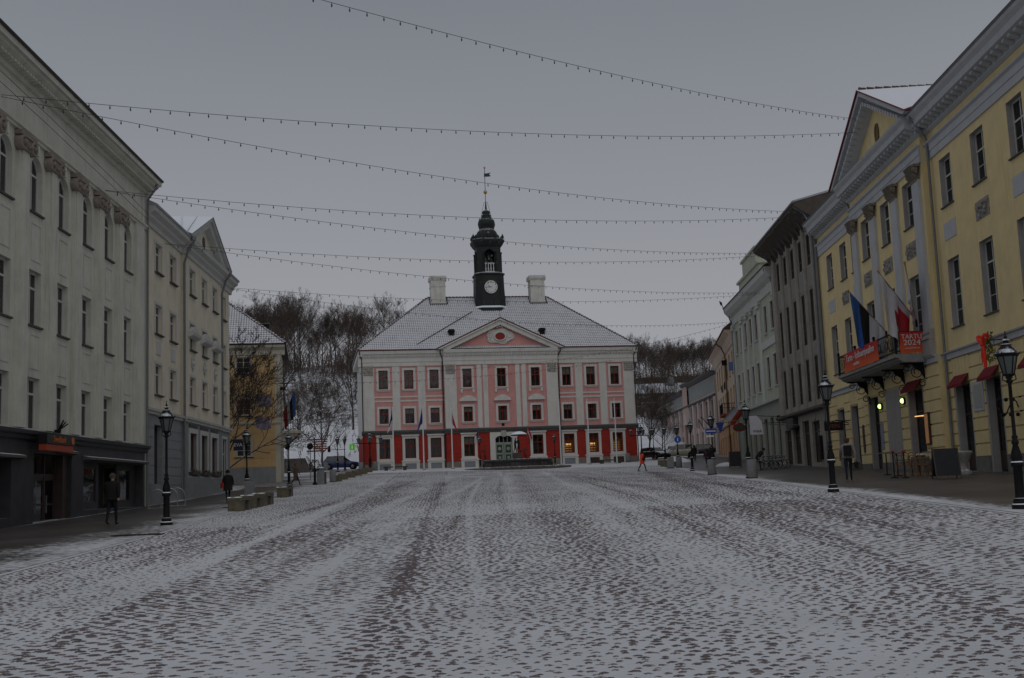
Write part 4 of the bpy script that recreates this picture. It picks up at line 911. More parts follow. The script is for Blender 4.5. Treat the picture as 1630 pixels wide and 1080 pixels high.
OR = mat('orange_sign', (.40, .10, .02), .5, .05, 2, emit=(1, .22, .02), es=.015)
text('lettering', 'Swedbank', .34, OR, sgn, (-6.2, -.955, 4.5)); MB().lathe([(.15, 0), (.15, -.02)], 14, (-4.75, -.95, 4.5), axis='y').build('emblem', OR, sgn)
MB().box(-7.5, -4.5, -.9, -.62, 4.06, 4.30).build('orange_strip', mat('orange_strip', (.26, .045, .018), .5, .05, 2, emit=(1, .15, .04), es=.01), sgn)
q = MB()
for xx in (-7.3, -4.7): q.box(xx - .03, xx + .03, -.62, -.42, 4.45, 4.52)
q.build('bracket', BLACKC, sgn)

# ------------------------------------------------------------------ cream house with pediment
BW = mat('cream_render', (.59, .54, .425), .92, .1, 1.0, bump=.15, streak=.4, dirt=(.16, .14, .11))
BG = mat('grey_ground_floor', (.225, .23, .235), .85, .12, 1.5, bump=.2, streak=.2)
BT = mat('pale_trim', (.46, .455, .43), .9, .08, 1.5, streak=.2)
SHEET = mat('snowy_sheet_roof', (.30, .31, .33), .7, .1, 1.5, snow=.95)
bB = fac_empty('cream_house', 'cream house with white pediment and grey shop floor beside the pale grey house', (-19.3, 60), -.04893, False)
def build_B():
    X0, X1 = .15, 22.75; wc = [3.0, 6.25, 10.55, 13.95, 17.2, 20.75]; h = .69
    up = [(c - h, c + h, a, b) for c in wc for a, b in ((7.76, 9.42), (11.1, 12.7), (14.52, 16.12))]
    gfo = [(2.2, 3.95, 1.0, 6.1), (9.75, 11.55, 3.65, 6.0), (12.8, 14.6, 3.65, 6.0), (15.85, 17.65, 3.65, 6.0), (20.05, 21.45, 1.8, 6.1)]
    r0, r1 = 8.35, 19.3
    for a, b, y in ((X0, r0, 0), (r0, r1, -.14), (r1, X1, 0)):
        mb = MB(); mb.wall(a, b, 6.7, 17, y, [o for o in up if a < o[0] < b], .26, 0); mb.wall(a, b, .8, 6.7, y, [o for o in gfo if a < o[0] < b], .3, 1)
        if y: 
            for xx in (a, b): mb.add([(xx, y, .8), (xx, 0, .8), (xx, 0, 6.7), (xx, y, 6.7)], [(0, 1, 2, 3)], 1); mb.add([(xx, y, 6.7), (xx, 0, 6.7), (xx, 0, 17), (xx, y, 17)], [(0, 1, 2, 3)], 0)
        mb.build('wall', [BW, BG], bB)
    mb = MB(); mb.add([(X1, 0, .8), (X1, 13, .8), (X1, 13, 17.5), (X1, 0, 17.5)], [(0, 1, 2, 3)]); mb.add([(X0, 0, .8), (X0, 13, .8), (X0, 13, 17.5), (X0, 0, 17.5)], [(0, 1, 2, 3)]); mb.add([(X0, 13, .8), (X1, 13, .8), (X1, 13, 17.5), (X0, 13, 17.5)], [(0, 1, 2, 3)]); mb.build('side_wall', BW, bB)
    for i, c in enumerate(wc):
        y = -.14 if r0 < c < r1 else 0
        for j, (z0, z1) in enumerate(((7.76, 9.42), (11.1, 12.7), (14.52, 16.12))):
            w_ = window(bB, c, z0, z1, 2 * h, y + .14, frame=FWHITE, tz=.68, room=ROOM, blind=(.5 if (i * 3 + j) % 4 == 1 else 0))
            surround(w_, 2 * h, z1 - z0, .15, .03, -.14, BT, bottom=False); MB().prism_x([(-.3, -.02), (-.3, -.08), (-.1, -.12), (.02, -.02)], -h - .1, h + .1).build('sill', LEDGE, w_)
            if j == 1 and y: 
                q = MB(); q.prism_x([(-.14, .68), (-.45, .82), (-.5, .98), (-.14, 1.1)], -1.15, 1.15); q.prism_y([(-1.1, 1.05), (1.1, 1.05), (.35, 1.42), (-.35, 1.42)], -.36, -.14); q.build('hood', BT, w_)
        if y: 
            q = MB(); q.lathe([(.30, 0), (.38, -.02), (.38, -.06), (.28, -.06), (.26, -.03)], 16, (c, y, 10.3), axis='y'); q.ball((c, y - .02, 10.3), .17, 8, sq=.9); q.box(c - .2, c + .2, y - .03, y, 9.8, 9.88); q.build('medallion', BT, bB)
        else: MB().box(c - .42, c + .42, -.05, .01, 9.95, 10.65).build('relief_panel', BT, bB)
    MB().prism_x([(0, 6.6), (-.12, 6.62), (-.12, 6.72), (-.22, 6.78), (-.24, 6.9), (0, 6.97)], X0, r0 + .06).build('belt_course', BT, bB)
    MB().prism_x([(-.14, 6.6), (-.26, 6.62), (-.26, 6.72), (-.36, 6.78), (-.38, 6.9), (-.14, 6.97)], r0 - .06, r1 + .06).build('belt_course', BT, bB)
    MB().prism_x([(0, 6.6), (-.12, 6.62), (-.12, 6.72), (-.22, 6.78), (-.24, 6.9), (0, 6.97)], r1 - .06, X1 + .1).build('belt_course', BT, bB)
    # shop windows
    for a, b in ((9.75, 11.55), (12.8, 14.6), (15.85, 17.65)):
        w_ = window(bB, (a + b) / 2, 3.65, 6.0, b - a, .02, frame=FBROWN, tz=.0, cols=2, room=ROOMW, fw=.09, roomd=.8)
        surround(w_, b - a, 2.35, .3, .06, -.16, BT, bottom=False)
        MB().box(-.8, .8, .22, .26, .2, 1.4).build('display', mat('shop_goods', (.13, .06, .04), .8, .6, 4), w_)
        MB().box(-1.1, 1.1, -.2, -.155, 2.42, 2.86).build('transom_panel', mat('dark_transom', (.05, .05, .05), .6), w_)
        bx = MB(); bx.box(-1.05, 1.05, -.42, -.16, -.18, 0.0); bx.build('flower_box', FDARK, w_); 
        q = MB(); r = random.Random(int(a))
        for k in range(60): x = r.uniform(-1.1, 1.1); q.bar((x, -.3 + r.uniform(-.1, .1), -.02), (x + r.uniform(-.2, .2), -.34 + r.uniform(-.16, .12), r.uniform(-.25, .22)), .025)
        stuff(q.build('dry_plants', mat('dry_plants', (.06, .05, .03), .9, .3, 5, snow=.4), w_))
    dw = window(bB, 20.75, 2.6, 6.1, 1.4, .1, frame=FWHITE, tz=.7, room=ROOM, name='door'); surround(dw, 1.4, 3.5, .18, .04, -.1, BT, bottom=False)
    MB().box(2.2, 3.95, 1.6, 1.65, 1.0, 6.2).build('gateway', ROOM, bB); MB().box(2.15, 2.2, .3, 1.65, 1, 6.1).build('gateway_side', ROOM, bB); MB().box(3.95, 4.0, .3, 1.65, 1, 6.1).build('gateway_side', ROOM, bB)
    MB().box(4.0, 5.0, -.12, .02, .8, 3.0).build('grey_block', BG, bB); MB().box(1.25, 2.1, -.45, .02, .8, 2.9).build('grey_block', BG, bB)
    q = MB()
    for k in range(7):
        z = 2.9 + .5 * k; q.box(4.1, 8.3, -.02, .01, z, z + .44); q.box(.3, 2.1, -.02, .01, z, z + .44)
    stuff(q.build('masonry_course', BG, bB))
    MB().prism_x([(-.14, .8), (-.34, .8), (-.34, 3.32), (-.3, 3.42), (-.14, 3.42)], 8.4, 19.25).build('plinth', BG, bB)
    # cornice, pediment, roofs
    C_ = [(0, 16.7), (-.1, 16.72), (-.12, 16.95), (-.3, 17.1), (-.32, 17.25), (-.55, 17.4), (-.6, 17.62), (.2, 17.7), (.2, 16.7)]
    MB().prism_x(C_, X0, r0).build('cornice', BT, bB); MB().prism_x([(a - .14, z) for a, z in C_], r0 - .1, r1 + .1).build('cornice', BT, bB); MB().prism_x(C_, r1, X1 + .55).build('cornice', BT, bB)
    MB().prism_x([(-.66, 17.63), (-.68, 17.74), (6.5, 21.2), (13.6, 17.7)], X0, X1 + .6).build('roof', SHEET, bB)
    cx = (r0 + r1) / 2; hwid = 5.9; y = -.14
    MB().prism_y([(cx - 5.0, 17.72), (cx + 5.0, 17.72), (cx, 19.72)], y, y + .3).build('tympanum', BW, bB)
    MB().lathe([(.34, .02), (.4, -.03), (.3, -.05)], 12, (cx, y, 18.55), axis='y').build('lunette', FDARK, bB)
    for s in (-1, 1):
        f = lambda pts: [(cx + s * a, b) for a, b in (pts if s > 0 else pts[::-1])]
        MB().prism_y(f([(hwid, 17.7), (0, 20.08), (0, 19.6), (4.7, 17.7)]), y - .42, y + .3).build('raking_cornice', BT, bB)
        MB().prism_y(f([(hwid + .15, 17.72), (0, 20.16), (0, 20.02), (hwid - .2, 17.72)]), y - .6, y + .1).build('raking_cornice', BT, bB)
        A_, B_, C2, D_ = (cx + s * (hwid + .2), y - .65, 17.76), (cx, y - .65, 20.22), (cx, 5.0, 20.5), (cx + s * (hwid + .2), 1.0, 18.6)
        MB().add([A_, B_, C2, D_] + [(a[0], a[1], a[2] + .05) for a in (A_, B_, C2, D_)], [(0, 1, 2, 3), (4, 5, 6, 7), (0, 1, 5, 4), (1, 2, 6, 5), (2, 3, 7, 6), (3, 0, 4, 7)]).build('gable_roof', SHEET, bB)
        q = MB()
        for k in range(1, 5): t = k / 5 * 5.0; q.bar((cx + s * (hwid + .2), y - .6 + t * .25 if 0 else y - .6 + t * .3, 17.82 + t * .1), (cx, y - .6 + t, 20.28 + t * .05), .03, .05)
        stuff(q.build('roof_seams', SHEET, bB))
    for x, sgn_ in ((8.3, 1), (19.35, 1)):
        gutterpipe(bB, x, 17.6, 2.0 if x < 9 else 6.9, -.75, PIPEG, .07, y0=-.2, swing=.9); MB().lathe([(.16, 0), (.2, .22), (.1, .3)], 8, (x, -.72, 17.5)).build('rain_hopper', PIPEG, bB)
build_B()
ev = thing('street_sign', 'dark blue square sign with white letters hanging at the far corner of the cream house', 'sign', (-19.3, 60, 0), bB.rotation_euler.z)
MB().box(22.52, 22.58, -.95, -.3, 5.35, 6.15).build('board', mat('blue_black_sign', (.02, .022, .05), .5), ev); MB().box(22.54, 22.57, -.32, .0, 6.0, 6.05).build('bracket', BLACKC, ev)
text('lettering', 'EVA', .34, mat('white_letters', (.6, .6, .6), .6), ev, (22.51, -.62, 5.74), (math.pi / 2, 0, -math.pi / 2))

# ------------------------------------------------------------------ yellow house at the street corner
CAZ = R_(80); CO = (-20.1, 99.0)
bC = fac_empty('yellow_house', 'yellow house with snowy tiled roof standing behind the bare tree', CO, CAZ, False)
CYW = mat('yellow_render', (.54, .365, .175), .9, .09, 1.0, bump=.15, streak=.22); CG = mat('grey_base_render', (.24, .245, .25), .9, .15, 1.5, streak=.3); CT = mat('ivory_trim', (.47, .44, .36), .9, .1, 2, streak=.2)
def build_C():
    wc = [-3.05, -6.5, -9.9, -13.2]; h = .62; ops = [(c - h, c + h, a, b) for c in wc for a, b in ((5.45, 6.85), (8.95, 10.35), (12.55, 13.95))]
    mb = MB(); mb.wall(-16, 0, 4.5, 15, 0, ops, .2, 0); mb.wall(-16, 0, 2, 4.5, 0, (), .2, 1); mb.build('wall', [CYW, CG], bC)
    mb = MB(); mb.add([(0, 0, 2), (0, 12, 2), (0, 12, 15), (0, 0, 15)], [(0, 1, 2, 3)]); mb.add([(-16, 12, 2), (0, 12, 2), (0, 12, 15), (-16, 12, 15)], [(0, 1, 2, 3)]); mb.build('side_wall', CT, bC)
    for i, c in enumerate(wc):
        for j, (a, b) in enumerate(((5.45, 6.85), (8.95, 10.35), (12.55, 13.95))):
            lit = (i == 0 and j == 1); w_ = window(bC, c, a, b, 2 * h, .1, frame=FWHITE, tz=.0, cols=2, rows=2, room=(mat('amber_room', (.16, .05, .02), .9, .4, 2, emit=(.9, .22, .05), es=.03) if lit else ROOM))
            surround(w_, 2 * h, b - a, .12, .04, -.1, CT, sill=.08, sillm=LEDGE)
    # courses of the lower storey, cut round the windows
    q = MB()
    for k in range(5):
        z0 = 4.56 + .72 * k; z1 = z0 + .68; cut = z1 > 5.3 and z0 < 7.0; ed = [-16] + ([v for c in sorted(wc) for v in (c - h - .14, c + h + .14)] if cut else []) + [-.3]
        for a, b in zip(ed[::2], ed[1::2]): q.box(a, b, -.03, .01, z0, z1)
    stuff(q.build('masonry_course', CYW, bC))
    MB().prism_x([(0, 8.15), (-.1, 8.17), (-.14, 8.3), (0, 8.38)], -16, .06).build('belt_course', CT, bC)
    MB().box(-.42, .05, -.05, .01, 2.2, 14.2).build('corner_pilaster', CT, bC)
    MB().prism_x([(0, 14.1), (-.1, 14.12), (-.12, 14.5), (-.45, 14.75), (-.48, 14.95), (.2, 15), (.2, 14.1)], -16, .45).build('cornice', CT, bC)
    A, B, Cc, D, E_, F_ = (-16.5, -.6, 15), (.55, -.6, 15), (.55, 12.6, 15), (-16.5, 12.6, 15), (-10, 6, 20.6), (-6.0, 6, 20.6)
    rf = MB().add([A, B, Cc, D, E_, F_], [(0, 1, 5, 4), (1, 2, 5), (2, 3, 4, 5), (3, 0, 4), (3, 2, 1, 0)]).build('roof', mat('roof_underlay', (.06, .04, .04)), bC)
    tile_slope('roof_tiles', rf, (A, B, F_, E_), TILE, .22, .34); tile_slope('roof_tiles', rf, (B, Cc, F_, F_), TILE, .22, .34)
    q = MB()
    for p0, p1 in ((B, F_), (E_, F_)):
        p0 = Vector(p0); p1 = Vector(p1); n = int((p1 - p0).length / .4)
        for k in range(n): q.tube([p0.lerp(p1, k / n) + Vector((0, 0, .07)), p0.lerp(p1, (k + .9) / n) + Vector((0, 0, .04))], [.14, .11], 6)
    stuff(q.build('ridge_tiles', mat('ridge_tile', (.07, .045, .04)), rf))
    ch = MB().box(-2.0, -1.0, 4.2, 5.2, 15.4, 17.4).build('roof_hatch', BLACKC, rf); MB().box(-2.1, -.9, 4.1, 5.3, 17.4, 17.5).build('hatch_cover', LEDGE, ch)
    # balcony on the street side
    b = MB().box(0, 1.7, .4, 4.6, 7.35, 7.6); b.box(0, 1.5, .6, 4.4, 7.1, 7.35); bal = b.build('balcony', CT, bC)
    r = MB()
    for k in range(9): x = 0.1 + .19 * k; r.tube([(x, .45, 7.6), (x, .45, 8.5)], .018, 4)
    for k in range(18): y = .45 + .24 * k; r.tube([(1.65, y, 7.6), (1.65, y, 8.5)], .018, 4)
    r.bar((0, .45, 8.5), (1.65, .45, 8.5), .05); r.bar((1.65, .45, 8.5), (1.65, 4.55, 8.5), .05); r.bar((0, .45, 7.7), (1.65, .45, 7.7), .04); r.build('railing', BLACK, bal)
    for yy in (.8, 4.2): MB().prism_y([(0, 6.2), (.25, 6.3), (1.4, 7.1), (0, 7.1)], yy - .12, yy + .12).build('console', CT, bal)
    MB().tube([(.12, -.08, 14.3), (.12, -.08, 3.2)], .05, 7).build('downpipe', mat('ivory_pipe', (.36, .34, .28), .6), bC)
    MB().box(.0, .5, -.55, -.3, 11.0, 11.25).build('floodlight', BLACKC, bC)
build_C()
# ------------------------------------------------------------------ big yellow house on the right
YP0 = (22.0, 52.0); YAZ = .034695
bY = fac_empty('yellow_palace', 'large yellow house with white pilasters, pediment and a balcony hung with red banners', YP0, YAZ, True)
YR = bY.rotation_euler.z
YW = mat('ochre_render', (.67, .54, .285), .9, .09, 1.0, bump=.15, streak=.36, dirt=(.30, .235, .13)); YT = mat('pale_blue_trim', (.43, .44, .455), .9, .07, 1.5, streak=.18)
YS = mat('grey_base_stone', (.17, .16, .15), .9, .25, 2.5, bump=.4); YREV = mat('grey_reveal', (.33, .31, .295), .9, .1, 2, streak=.2)
YCAP = mat('weathered_leaf_capital', (.20, .175, .14), .95, .35, 5, bump=.5); RELIEF = mat('stone_relief', (.26, .245, .22), .95, .5, 9, bump=.9, bscale=12)
AWN = mat('dark_red_awning', (.15, .012, .018), .85, .15, 3)
def yl(xp, yp, off=0.0):
    """photo pixel -> local x, z on the plane y=off of the yellow house"""
    n = Vector((math.cos(YAZ), -math.sin(YAZ), 0)); o = Vector((YP0[0], YP0[1], 0)) + n * off; q = onfac(xp, yp, (o.x, o.y), YAZ) - Vector((YP0[0], YP0[1], 0))
    return -(q.x * math.sin(YAZ) + q.y * math.cos(YAZ)), q.z
def build_Y():
    U0, U1 = -15.0, 33.25; r0, r1 = 7.3, 22.0; RYY = -.36
    wc = [-13.0, -8.5, -4.05, .45, 4.9, 10.1, 14.55, 18.95, 23.3, 26.1 + .55, 30.0]
    wc = [-13.0, -8.5, -4.05, .45, 4.9, 10.1, 14.55, 18.95, 23.0, 26.1, 30.0]; h = .84
    gfo = [(4.0, 5.95, 1.2, 6.2), (.1, 1.8, 1.2, 6.2), (10.1, 12.6, 3.0, 6.5), (18.75, 20.85, 1.6, 6.7), (25.0, 26.7, 1.8, 6.55), (28.7, 30.5, 2.4, 6.55), (-4.9, -3.1, 2.4, 6.3), (-9.4, -7.6, 2.4, 6.3)]
    z0 = .4; rows = [2.63 + .615 * k for k in range(9)]
    for a, b, y in ((U0, r0, 0), (r0, r1, RYY), (r1, U1, 0)):
        up = [(-c - h, -c + h, p, q) for c in wc if a < c < b for p, q in ((9.12, 12.55), (15.28, 17.75))]
        mb = MB(); mb.wall(-b, -a, 7.6, 20.6, y, up, .36, 0, 1); g = [(-o[1], -o[0], o[2], o[3]) for o in gfo if a < o[0] < b]; mb.wall(-b, -a, z0, 7.6, y, g, .4, 0, 1)
        if y:
            for xx in (-a, -b): mb.add([(xx, y, z0), (xx, 0, z0), (xx, 0, 20.6), (xx, y, 20.6)], [(0, 1, 2, 3)])
        mb.build('wall', [YW, YREV], bY)
        # stone courses of the ground floor, one piece per pier and row
        ed = [a] + [v for o in sorted(gfo) if a < o[0] < b for v in (o[0] - .18, o[1] + .18)] + [b]
        for p, q in zip(ed[::2], ed[1::2]):
            if q - p < .2: continue
            for k in range(8):
                top = min(rows[k] + .54, 7.56); MB().box(-q + .015, -p - .015, y - .08, y + .01, rows[k], top).build('stone_course', YW, bY)
            MB().box(-q, -p, y - .13, y + .01, z0, 2.6).build('base_stone', YS, bY)
        for o in gfo:
            if not a < o[0] < b: continue
            n = 5; wd = (o[1] - o[0] + .36) / n
            for k in range(n): MB().box(-o[1] - .18 + wd * k + .02, -o[1] - .18 + wd * (k + 1) - .02, y - .075, y + .01, o[3] + .1, 7.56).build('voussoir', YW, bY)
        MB().prism_x([(y, 7.58), (y - .14, 7.6), (y - .14, 7.86), (y - .24, 7.9), (y - .26, 7.97), (y, 8.03)], -b - .02, -a + .02).build('belt_course', YT, bY)
        MB().prism_x([(y, 18.16), (y - .08, 18.17), (y - .08, 18.55), (y - .12, 18.57), (y - .12, 18.92), (y - .24, 19.0), (y - .24, 19.07), (y, 19.1)], -b, -a).build('architrave', YT, bY)
        C_ = [(.3, 19.55), (-.05, 19.57), (-.2, 19.66), (-.24, 19.86), (-.72, 19.98), (-.78, 20.0), (-.8, 20.3), (-.95, 20.48), (-1.0, 20.62), (.3, 20.66)]
        MB().prism_x([(y + p, q) for p, q in C_], -b - (.1 if y else 0), -a + (.1 if y else 0)).build('cornice', YT, bY)
        q = MB(); n = int((b - a) / .62)
        for k in range(n): c = -b + (b - a) * (k + .5) / n; q.prism_x([(y - .24, 19.72), (y - .66, 19.84), (y - .66, 19.97), (y - .24, 19.97)], c - .14, c + .14)
        stuff(q.build('modillions', YT, bY))
        if not y: MB().prism_x([(-1.0, 20.62), (-1.1, 20.72), (-1.02, 20.8), (-.9, 20.66)], -b, -a).build('gutter', PIPEG, bY)
    mb = MB(); mb.add([(-U1, 0, z0), (-U1, 16, z0), (-U1, 16, 20.6), (-U1, 0, 20.6)], [(0, 1, 2, 3)]); mb.add([(-U0, 0, z0), (-U0, 16, z0), (-U0, 16, 20.6), (-U0, 0, 20.6)], [(0, 1, 2, 3)]); mb.add([(-U1, 16, z0), (-U0, 16, z0), (-U0, 16, 20.6), (-U1, 16, 20.6)], [(0, 1, 2, 3)]); mb.build('side_wall', YW, bY)
    for i, c in enumerate(wc):
        y = RYY if r0 < c < r1 else 0
        for a, b, tz, rw in ((9.12, 12.55, .70, 2), (15.28, 17.75, .64, 1)):
            w_ = window(bY, -c, a, b, 2 * h, y + .26, frame=FWHITE, tz=tz, rows=rw, room=ROOM, fw=.08, blind=(.3 if i in (3, 6, 9) else 0))
            MB().prism_x([(-.36, -.02), (-.36, -.08), (-.1, -.1), (.04, 0)], -h - .04, h + .04).build('sill', LEDGE, w_)
        orn = c in (.45, 10.1, 14.55, 18.95, 26.1)
        pn = MB().box(-c - .85, -c + .85, y - .03, y + .01, 13.55, 14.42).build('relief_panel', RELIEF if orn else YT, bY)
        if orn:
            q = MB(); r = random.Random(i)
            for k in range(26): q.ball((-c + r.uniform(-.72, .72), y - .04, 13.98 + r.uniform(-.33, .33)), r.uniform(.06, .13), 6)
            stuff(q.build('relief_garland', RELIEF, pn))
    # giant pilasters
    for u in (8.25, 12.35, 16.85, 21.15):
        x = -u; y = RYY
        MB().box(x - .55, x + .55, y - .16, y + .01, 9.35, 17.35).build('pilaster', YT, bY)
        b = MB(); b.box(x - .72, x + .72, y - .3, y + .01, 7.98, 8.8); b.prism_x([(y, 8.8), (y - .36, 8.82), (y - .36, 8.95), (y - .22, 9.05), (y - .28, 9.18), (y - .2, 9.35), (y, 9.35)], x - .74, x + .74); b.build('pilaster_base', YREV, bY)
        q = MB(); r = random.Random(int(u)); q.box(x - .5, x + .5, y - .2, y + .01, 17.3, 18.0); q.box(x - .78, x + .78, y - .42, y + .01, 18.0, 18.14)
        for rr in range(3):
            for k in range(5):
                xx = x - .5 + .25 * k + (.12 if rr % 2 else 0); zz = 17.4 + .22 * rr; q.prism_x([(y - .18, zz), (y - .30 - .05 * rr, zz + .12), (y - .42 - .06 * rr, zz + .26), (y - .36, zz + .28), (y - .18, zz + .2)], xx - .1, xx + .1)
        for s in (-1, 1): q.lathe([(.16, 0), (.16, -.22), (.08, -.25)], 9, (x + s * .6, y - .16, 17.88), axis='y')
        q.build('capital', YCAP, bY)
    # pediment
    cx = -(r0 + r1) / 2; y = RYY; H = 8.35
    MB().prism_y([(cx - 7.3, 20.6), (cx + 7.3, 20.6), (cx, 24.0)], y, y + .3).build('tympanum', YW, bY)
    ov = MB().lathe([(.36, .02), (.5, -.02), (.5, -.08), (.38, -.09), (.36, -.02)], 16, (0, 0, 0), axis='y').build('oval_window', mat('brown_oval', (.16, .11, .05), .8), bY, (cx, y, 22.0)); ov.scale = (.8, 1, 1.25)
    for s in (-1, 1):
        f = lambda pts: [(cx + s * a, b) for a, b in (pts if s > 0 else pts[::-1])]
        MB().prism_y(f([(H - .2, 20.64), (0, 24.42), (0, 23.85), (H - 1.5, 20.64)]), y - .45, y + .3).build('raking_cornice', YT, bY)
        MB().prism_y(f([(H, 20.66), (0, 24.6), (0, 24.35), (H - .55, 20.66)]), y - .95, y + .1).build('raking_cornice', YT, bY)
        q = MB()
        for k in range(14):
            t = (k + .5) / 14; a_, z_ = (H - 1.75) * (1 - t), 20.72 + 3.0 * t; q.prism_y(f([(a_ + .14, z_ - .02), (a_ + .14, z_ + .2), (a_ - .14, z_ + .33), (a_ - .14, z_ + .11)]), y - .8, y - .4)
        stuff(q.build('modillions', YT, bY))
        A, B, C2, D = (cx + s * (H + .15), y - 1.05, 20.72), (cx, y - 1.05, 24.74), (cx, 8.0, 24.9), (cx + s * (H + .15), .5, 21.3)
        rf = MB().add([A, B, C2, D] + [(a[0], a[1], a[2] - .1) for a in (A, B, C2, D)], [(0, 1, 2, 3), (4, 5, 6, 7), (0, 1, 5, 4), (1, 2, 6, 5), (2, 3, 7, 6), (3, 0, 4, 7)]).build('gable_roof', mat('red_edge_metal', (.17, .03, .03), .7, .2, 3, snow=.9), bY)
    q = MB()
    for k in range(18): q.tube([(cx, y - .9 + .5 * k, 24.78), (cx, y - .48 + .5 * k, 24.76)], [.13, .1], 6)
    stuff(q.build('ridge_tiles', mat('ridge_tile', (.07, .045, .04)), bY))
    MB().prism_x([(-1.02, 20.68), (8, 25.5), (16.5, 20.6)], -U1 - .1, -U0).build('roof', mat('snowy_red_roof', (.10, .04, .035), .8, .2, 3, snow=.9), bY)
    for u in (6.75, 22.45, 33.0): gutterpipe(bY, -u, 20.5, 2.2, -.95, PIPEG, .07, y0=-.18, swing=.8)
    # doors, shop windows and awnings
    DF = mat('dark_door_wood', (.045, .028, .024), .6, .2, 3)
    for o in gfo:
        y = RYY if r0 < o[0] < r1 else 0; wd = o[1] - o[0]; zb = max(o[2], 1.9)
        w_ = window(bY, -(o[0] + o[1]) / 2, zb, o[3], wd, y + .3, frame=DF, tz=.66, cols=(2 if wd > 1.9 else 1), room=ROOM, fw=.1, name='shop_window' if o[2] >= 2.4 else 'door', roomd=.8)
        if o[2] < 2.4: MB().box(-wd / 2 + .12, wd / 2 - .12, -.01, .03, .1, .95).build('kick_panel', DF, w_)
        tr = MB(); tr.box(-wd / 2 - .16, -wd / 2, -.36, -.28, z0 - zb, o[3] - zb + .06); tr.box(wd / 2, wd / 2 + .16, -.36, -.28, z0 - zb, o[3] - zb + .06); tr.build('jamb', YREV, w_)
        if o[0] in (4.0, .1, 10.1, -4.9):
            z = o[3] - zb; aw = MB(); aw.prism_x([(-.33, z + .5), (-.36, z + .5), (-.78, z + .0), (-.78, z - .15), (-.75, z - .15), (-.75, z - .02), (-.33, z + .47)], -wd / 2 - .05, wd / 2 + .05); aw.build('awning', AWN, w_)
    MB().box(-17.0, -14.2, RYY - .1, RYY + .01, 2.4, 6.85).build('grey_panel', YREV, bY)
    MB().box(-3.55, -2.15, -.13, -.07, 4.75, 6.15).build('plaque_frame', YT, bY); MB().box(-3.35, -2.35, -.14, -.125, 4.9, 6.0).build('plaque', mat('pale_plaque', (.33, .33, .31), .7, .1, 6), bY)
    # lit lamps, menu board, oval board, letter panel
    for u in (13.3, 17.9):
        l = MB().lathe([(.2, .0), (.22, -.12), (.19, -.14)], 12, (-u, RYY - .05, 6.0), axis='y').build('lamp_housing', BLACKC, bY)
        MB().ball((-u, RYY - .2, 6.0), .14, 10).build('lamp_globe', mat('greenish_lamp', (.8, .9, .5), .4, emit=(.75, 1, .3), es=2.2), l)
    l = MB().box(-9.75, -9.1, RYY - .2, RYY - .05, 3.4, 5.1).build('menu_box', DF, bY); MB().box(-9.68, -9.17, RYY - .215, RYY - .2, 3.47, 5.03).build('menu_sheet', mat('lit_menu', (.5, .26, .12), .6, .2, 3, emit=(1, .45, .15), es=.06), l)
    q = MB().prism_y([(-23.9 + .3 * math.cos(a), (4.9 if math.sin(a) > 0 else 3.6) + .3 * math.sin(a)) for a in [2 * math.pi * k / 16 for k in range(16)]], -.09, -.04); q.build('oval_board', DF, bY)
    MB().box(-18.6, -17.9, RYY - .1, RYY - .075, 3.4, 5.0).build('letter_panel', mat('blue_grey_notice', (.24, .24, .29), .7, .2, 5), bY)
    MB().bar((-12.4, RYY + .15, 5.05), (-10.4, RYY + .15, 5.0), .05).build('lamp_rail', WARM, bY)
    # wrought iron arm at the corner of the frame and another over the left shop
    for u, z in ((-1.9, 4.6), (27.6, 6.0)):
        q = MB(); x = -u
        if u < 0:
            pts = [(x + .1 * math.sin(k * .9), -.15 - .1 * k, z + .35 * math.sin(k * .8)) for k in range(10)]; q.tube(pts, .03, 5); q.tube([(x, -.05, z + .5), (x, -.05, z - .5)], .03, 5)
            for k in range(6): q.ball((x, -.2 - .15 * k, z + (.35 if k % 2 else -.3)), .09, 6)
        else:
            q.tube([(x, -.05, z - .7), (x, -.05, z + .8)], .035, 5); q.tube([(x, -.05, z - .5), (x, -.9, z - .25), (x, -1.6, z - .6)], .03, 5); q.tube([(x, -.05, z - .6), (x, -1.7, z - .62)], .03, 5)
        q.build('iron_bracket', BLACKC, bY)
build_Y()
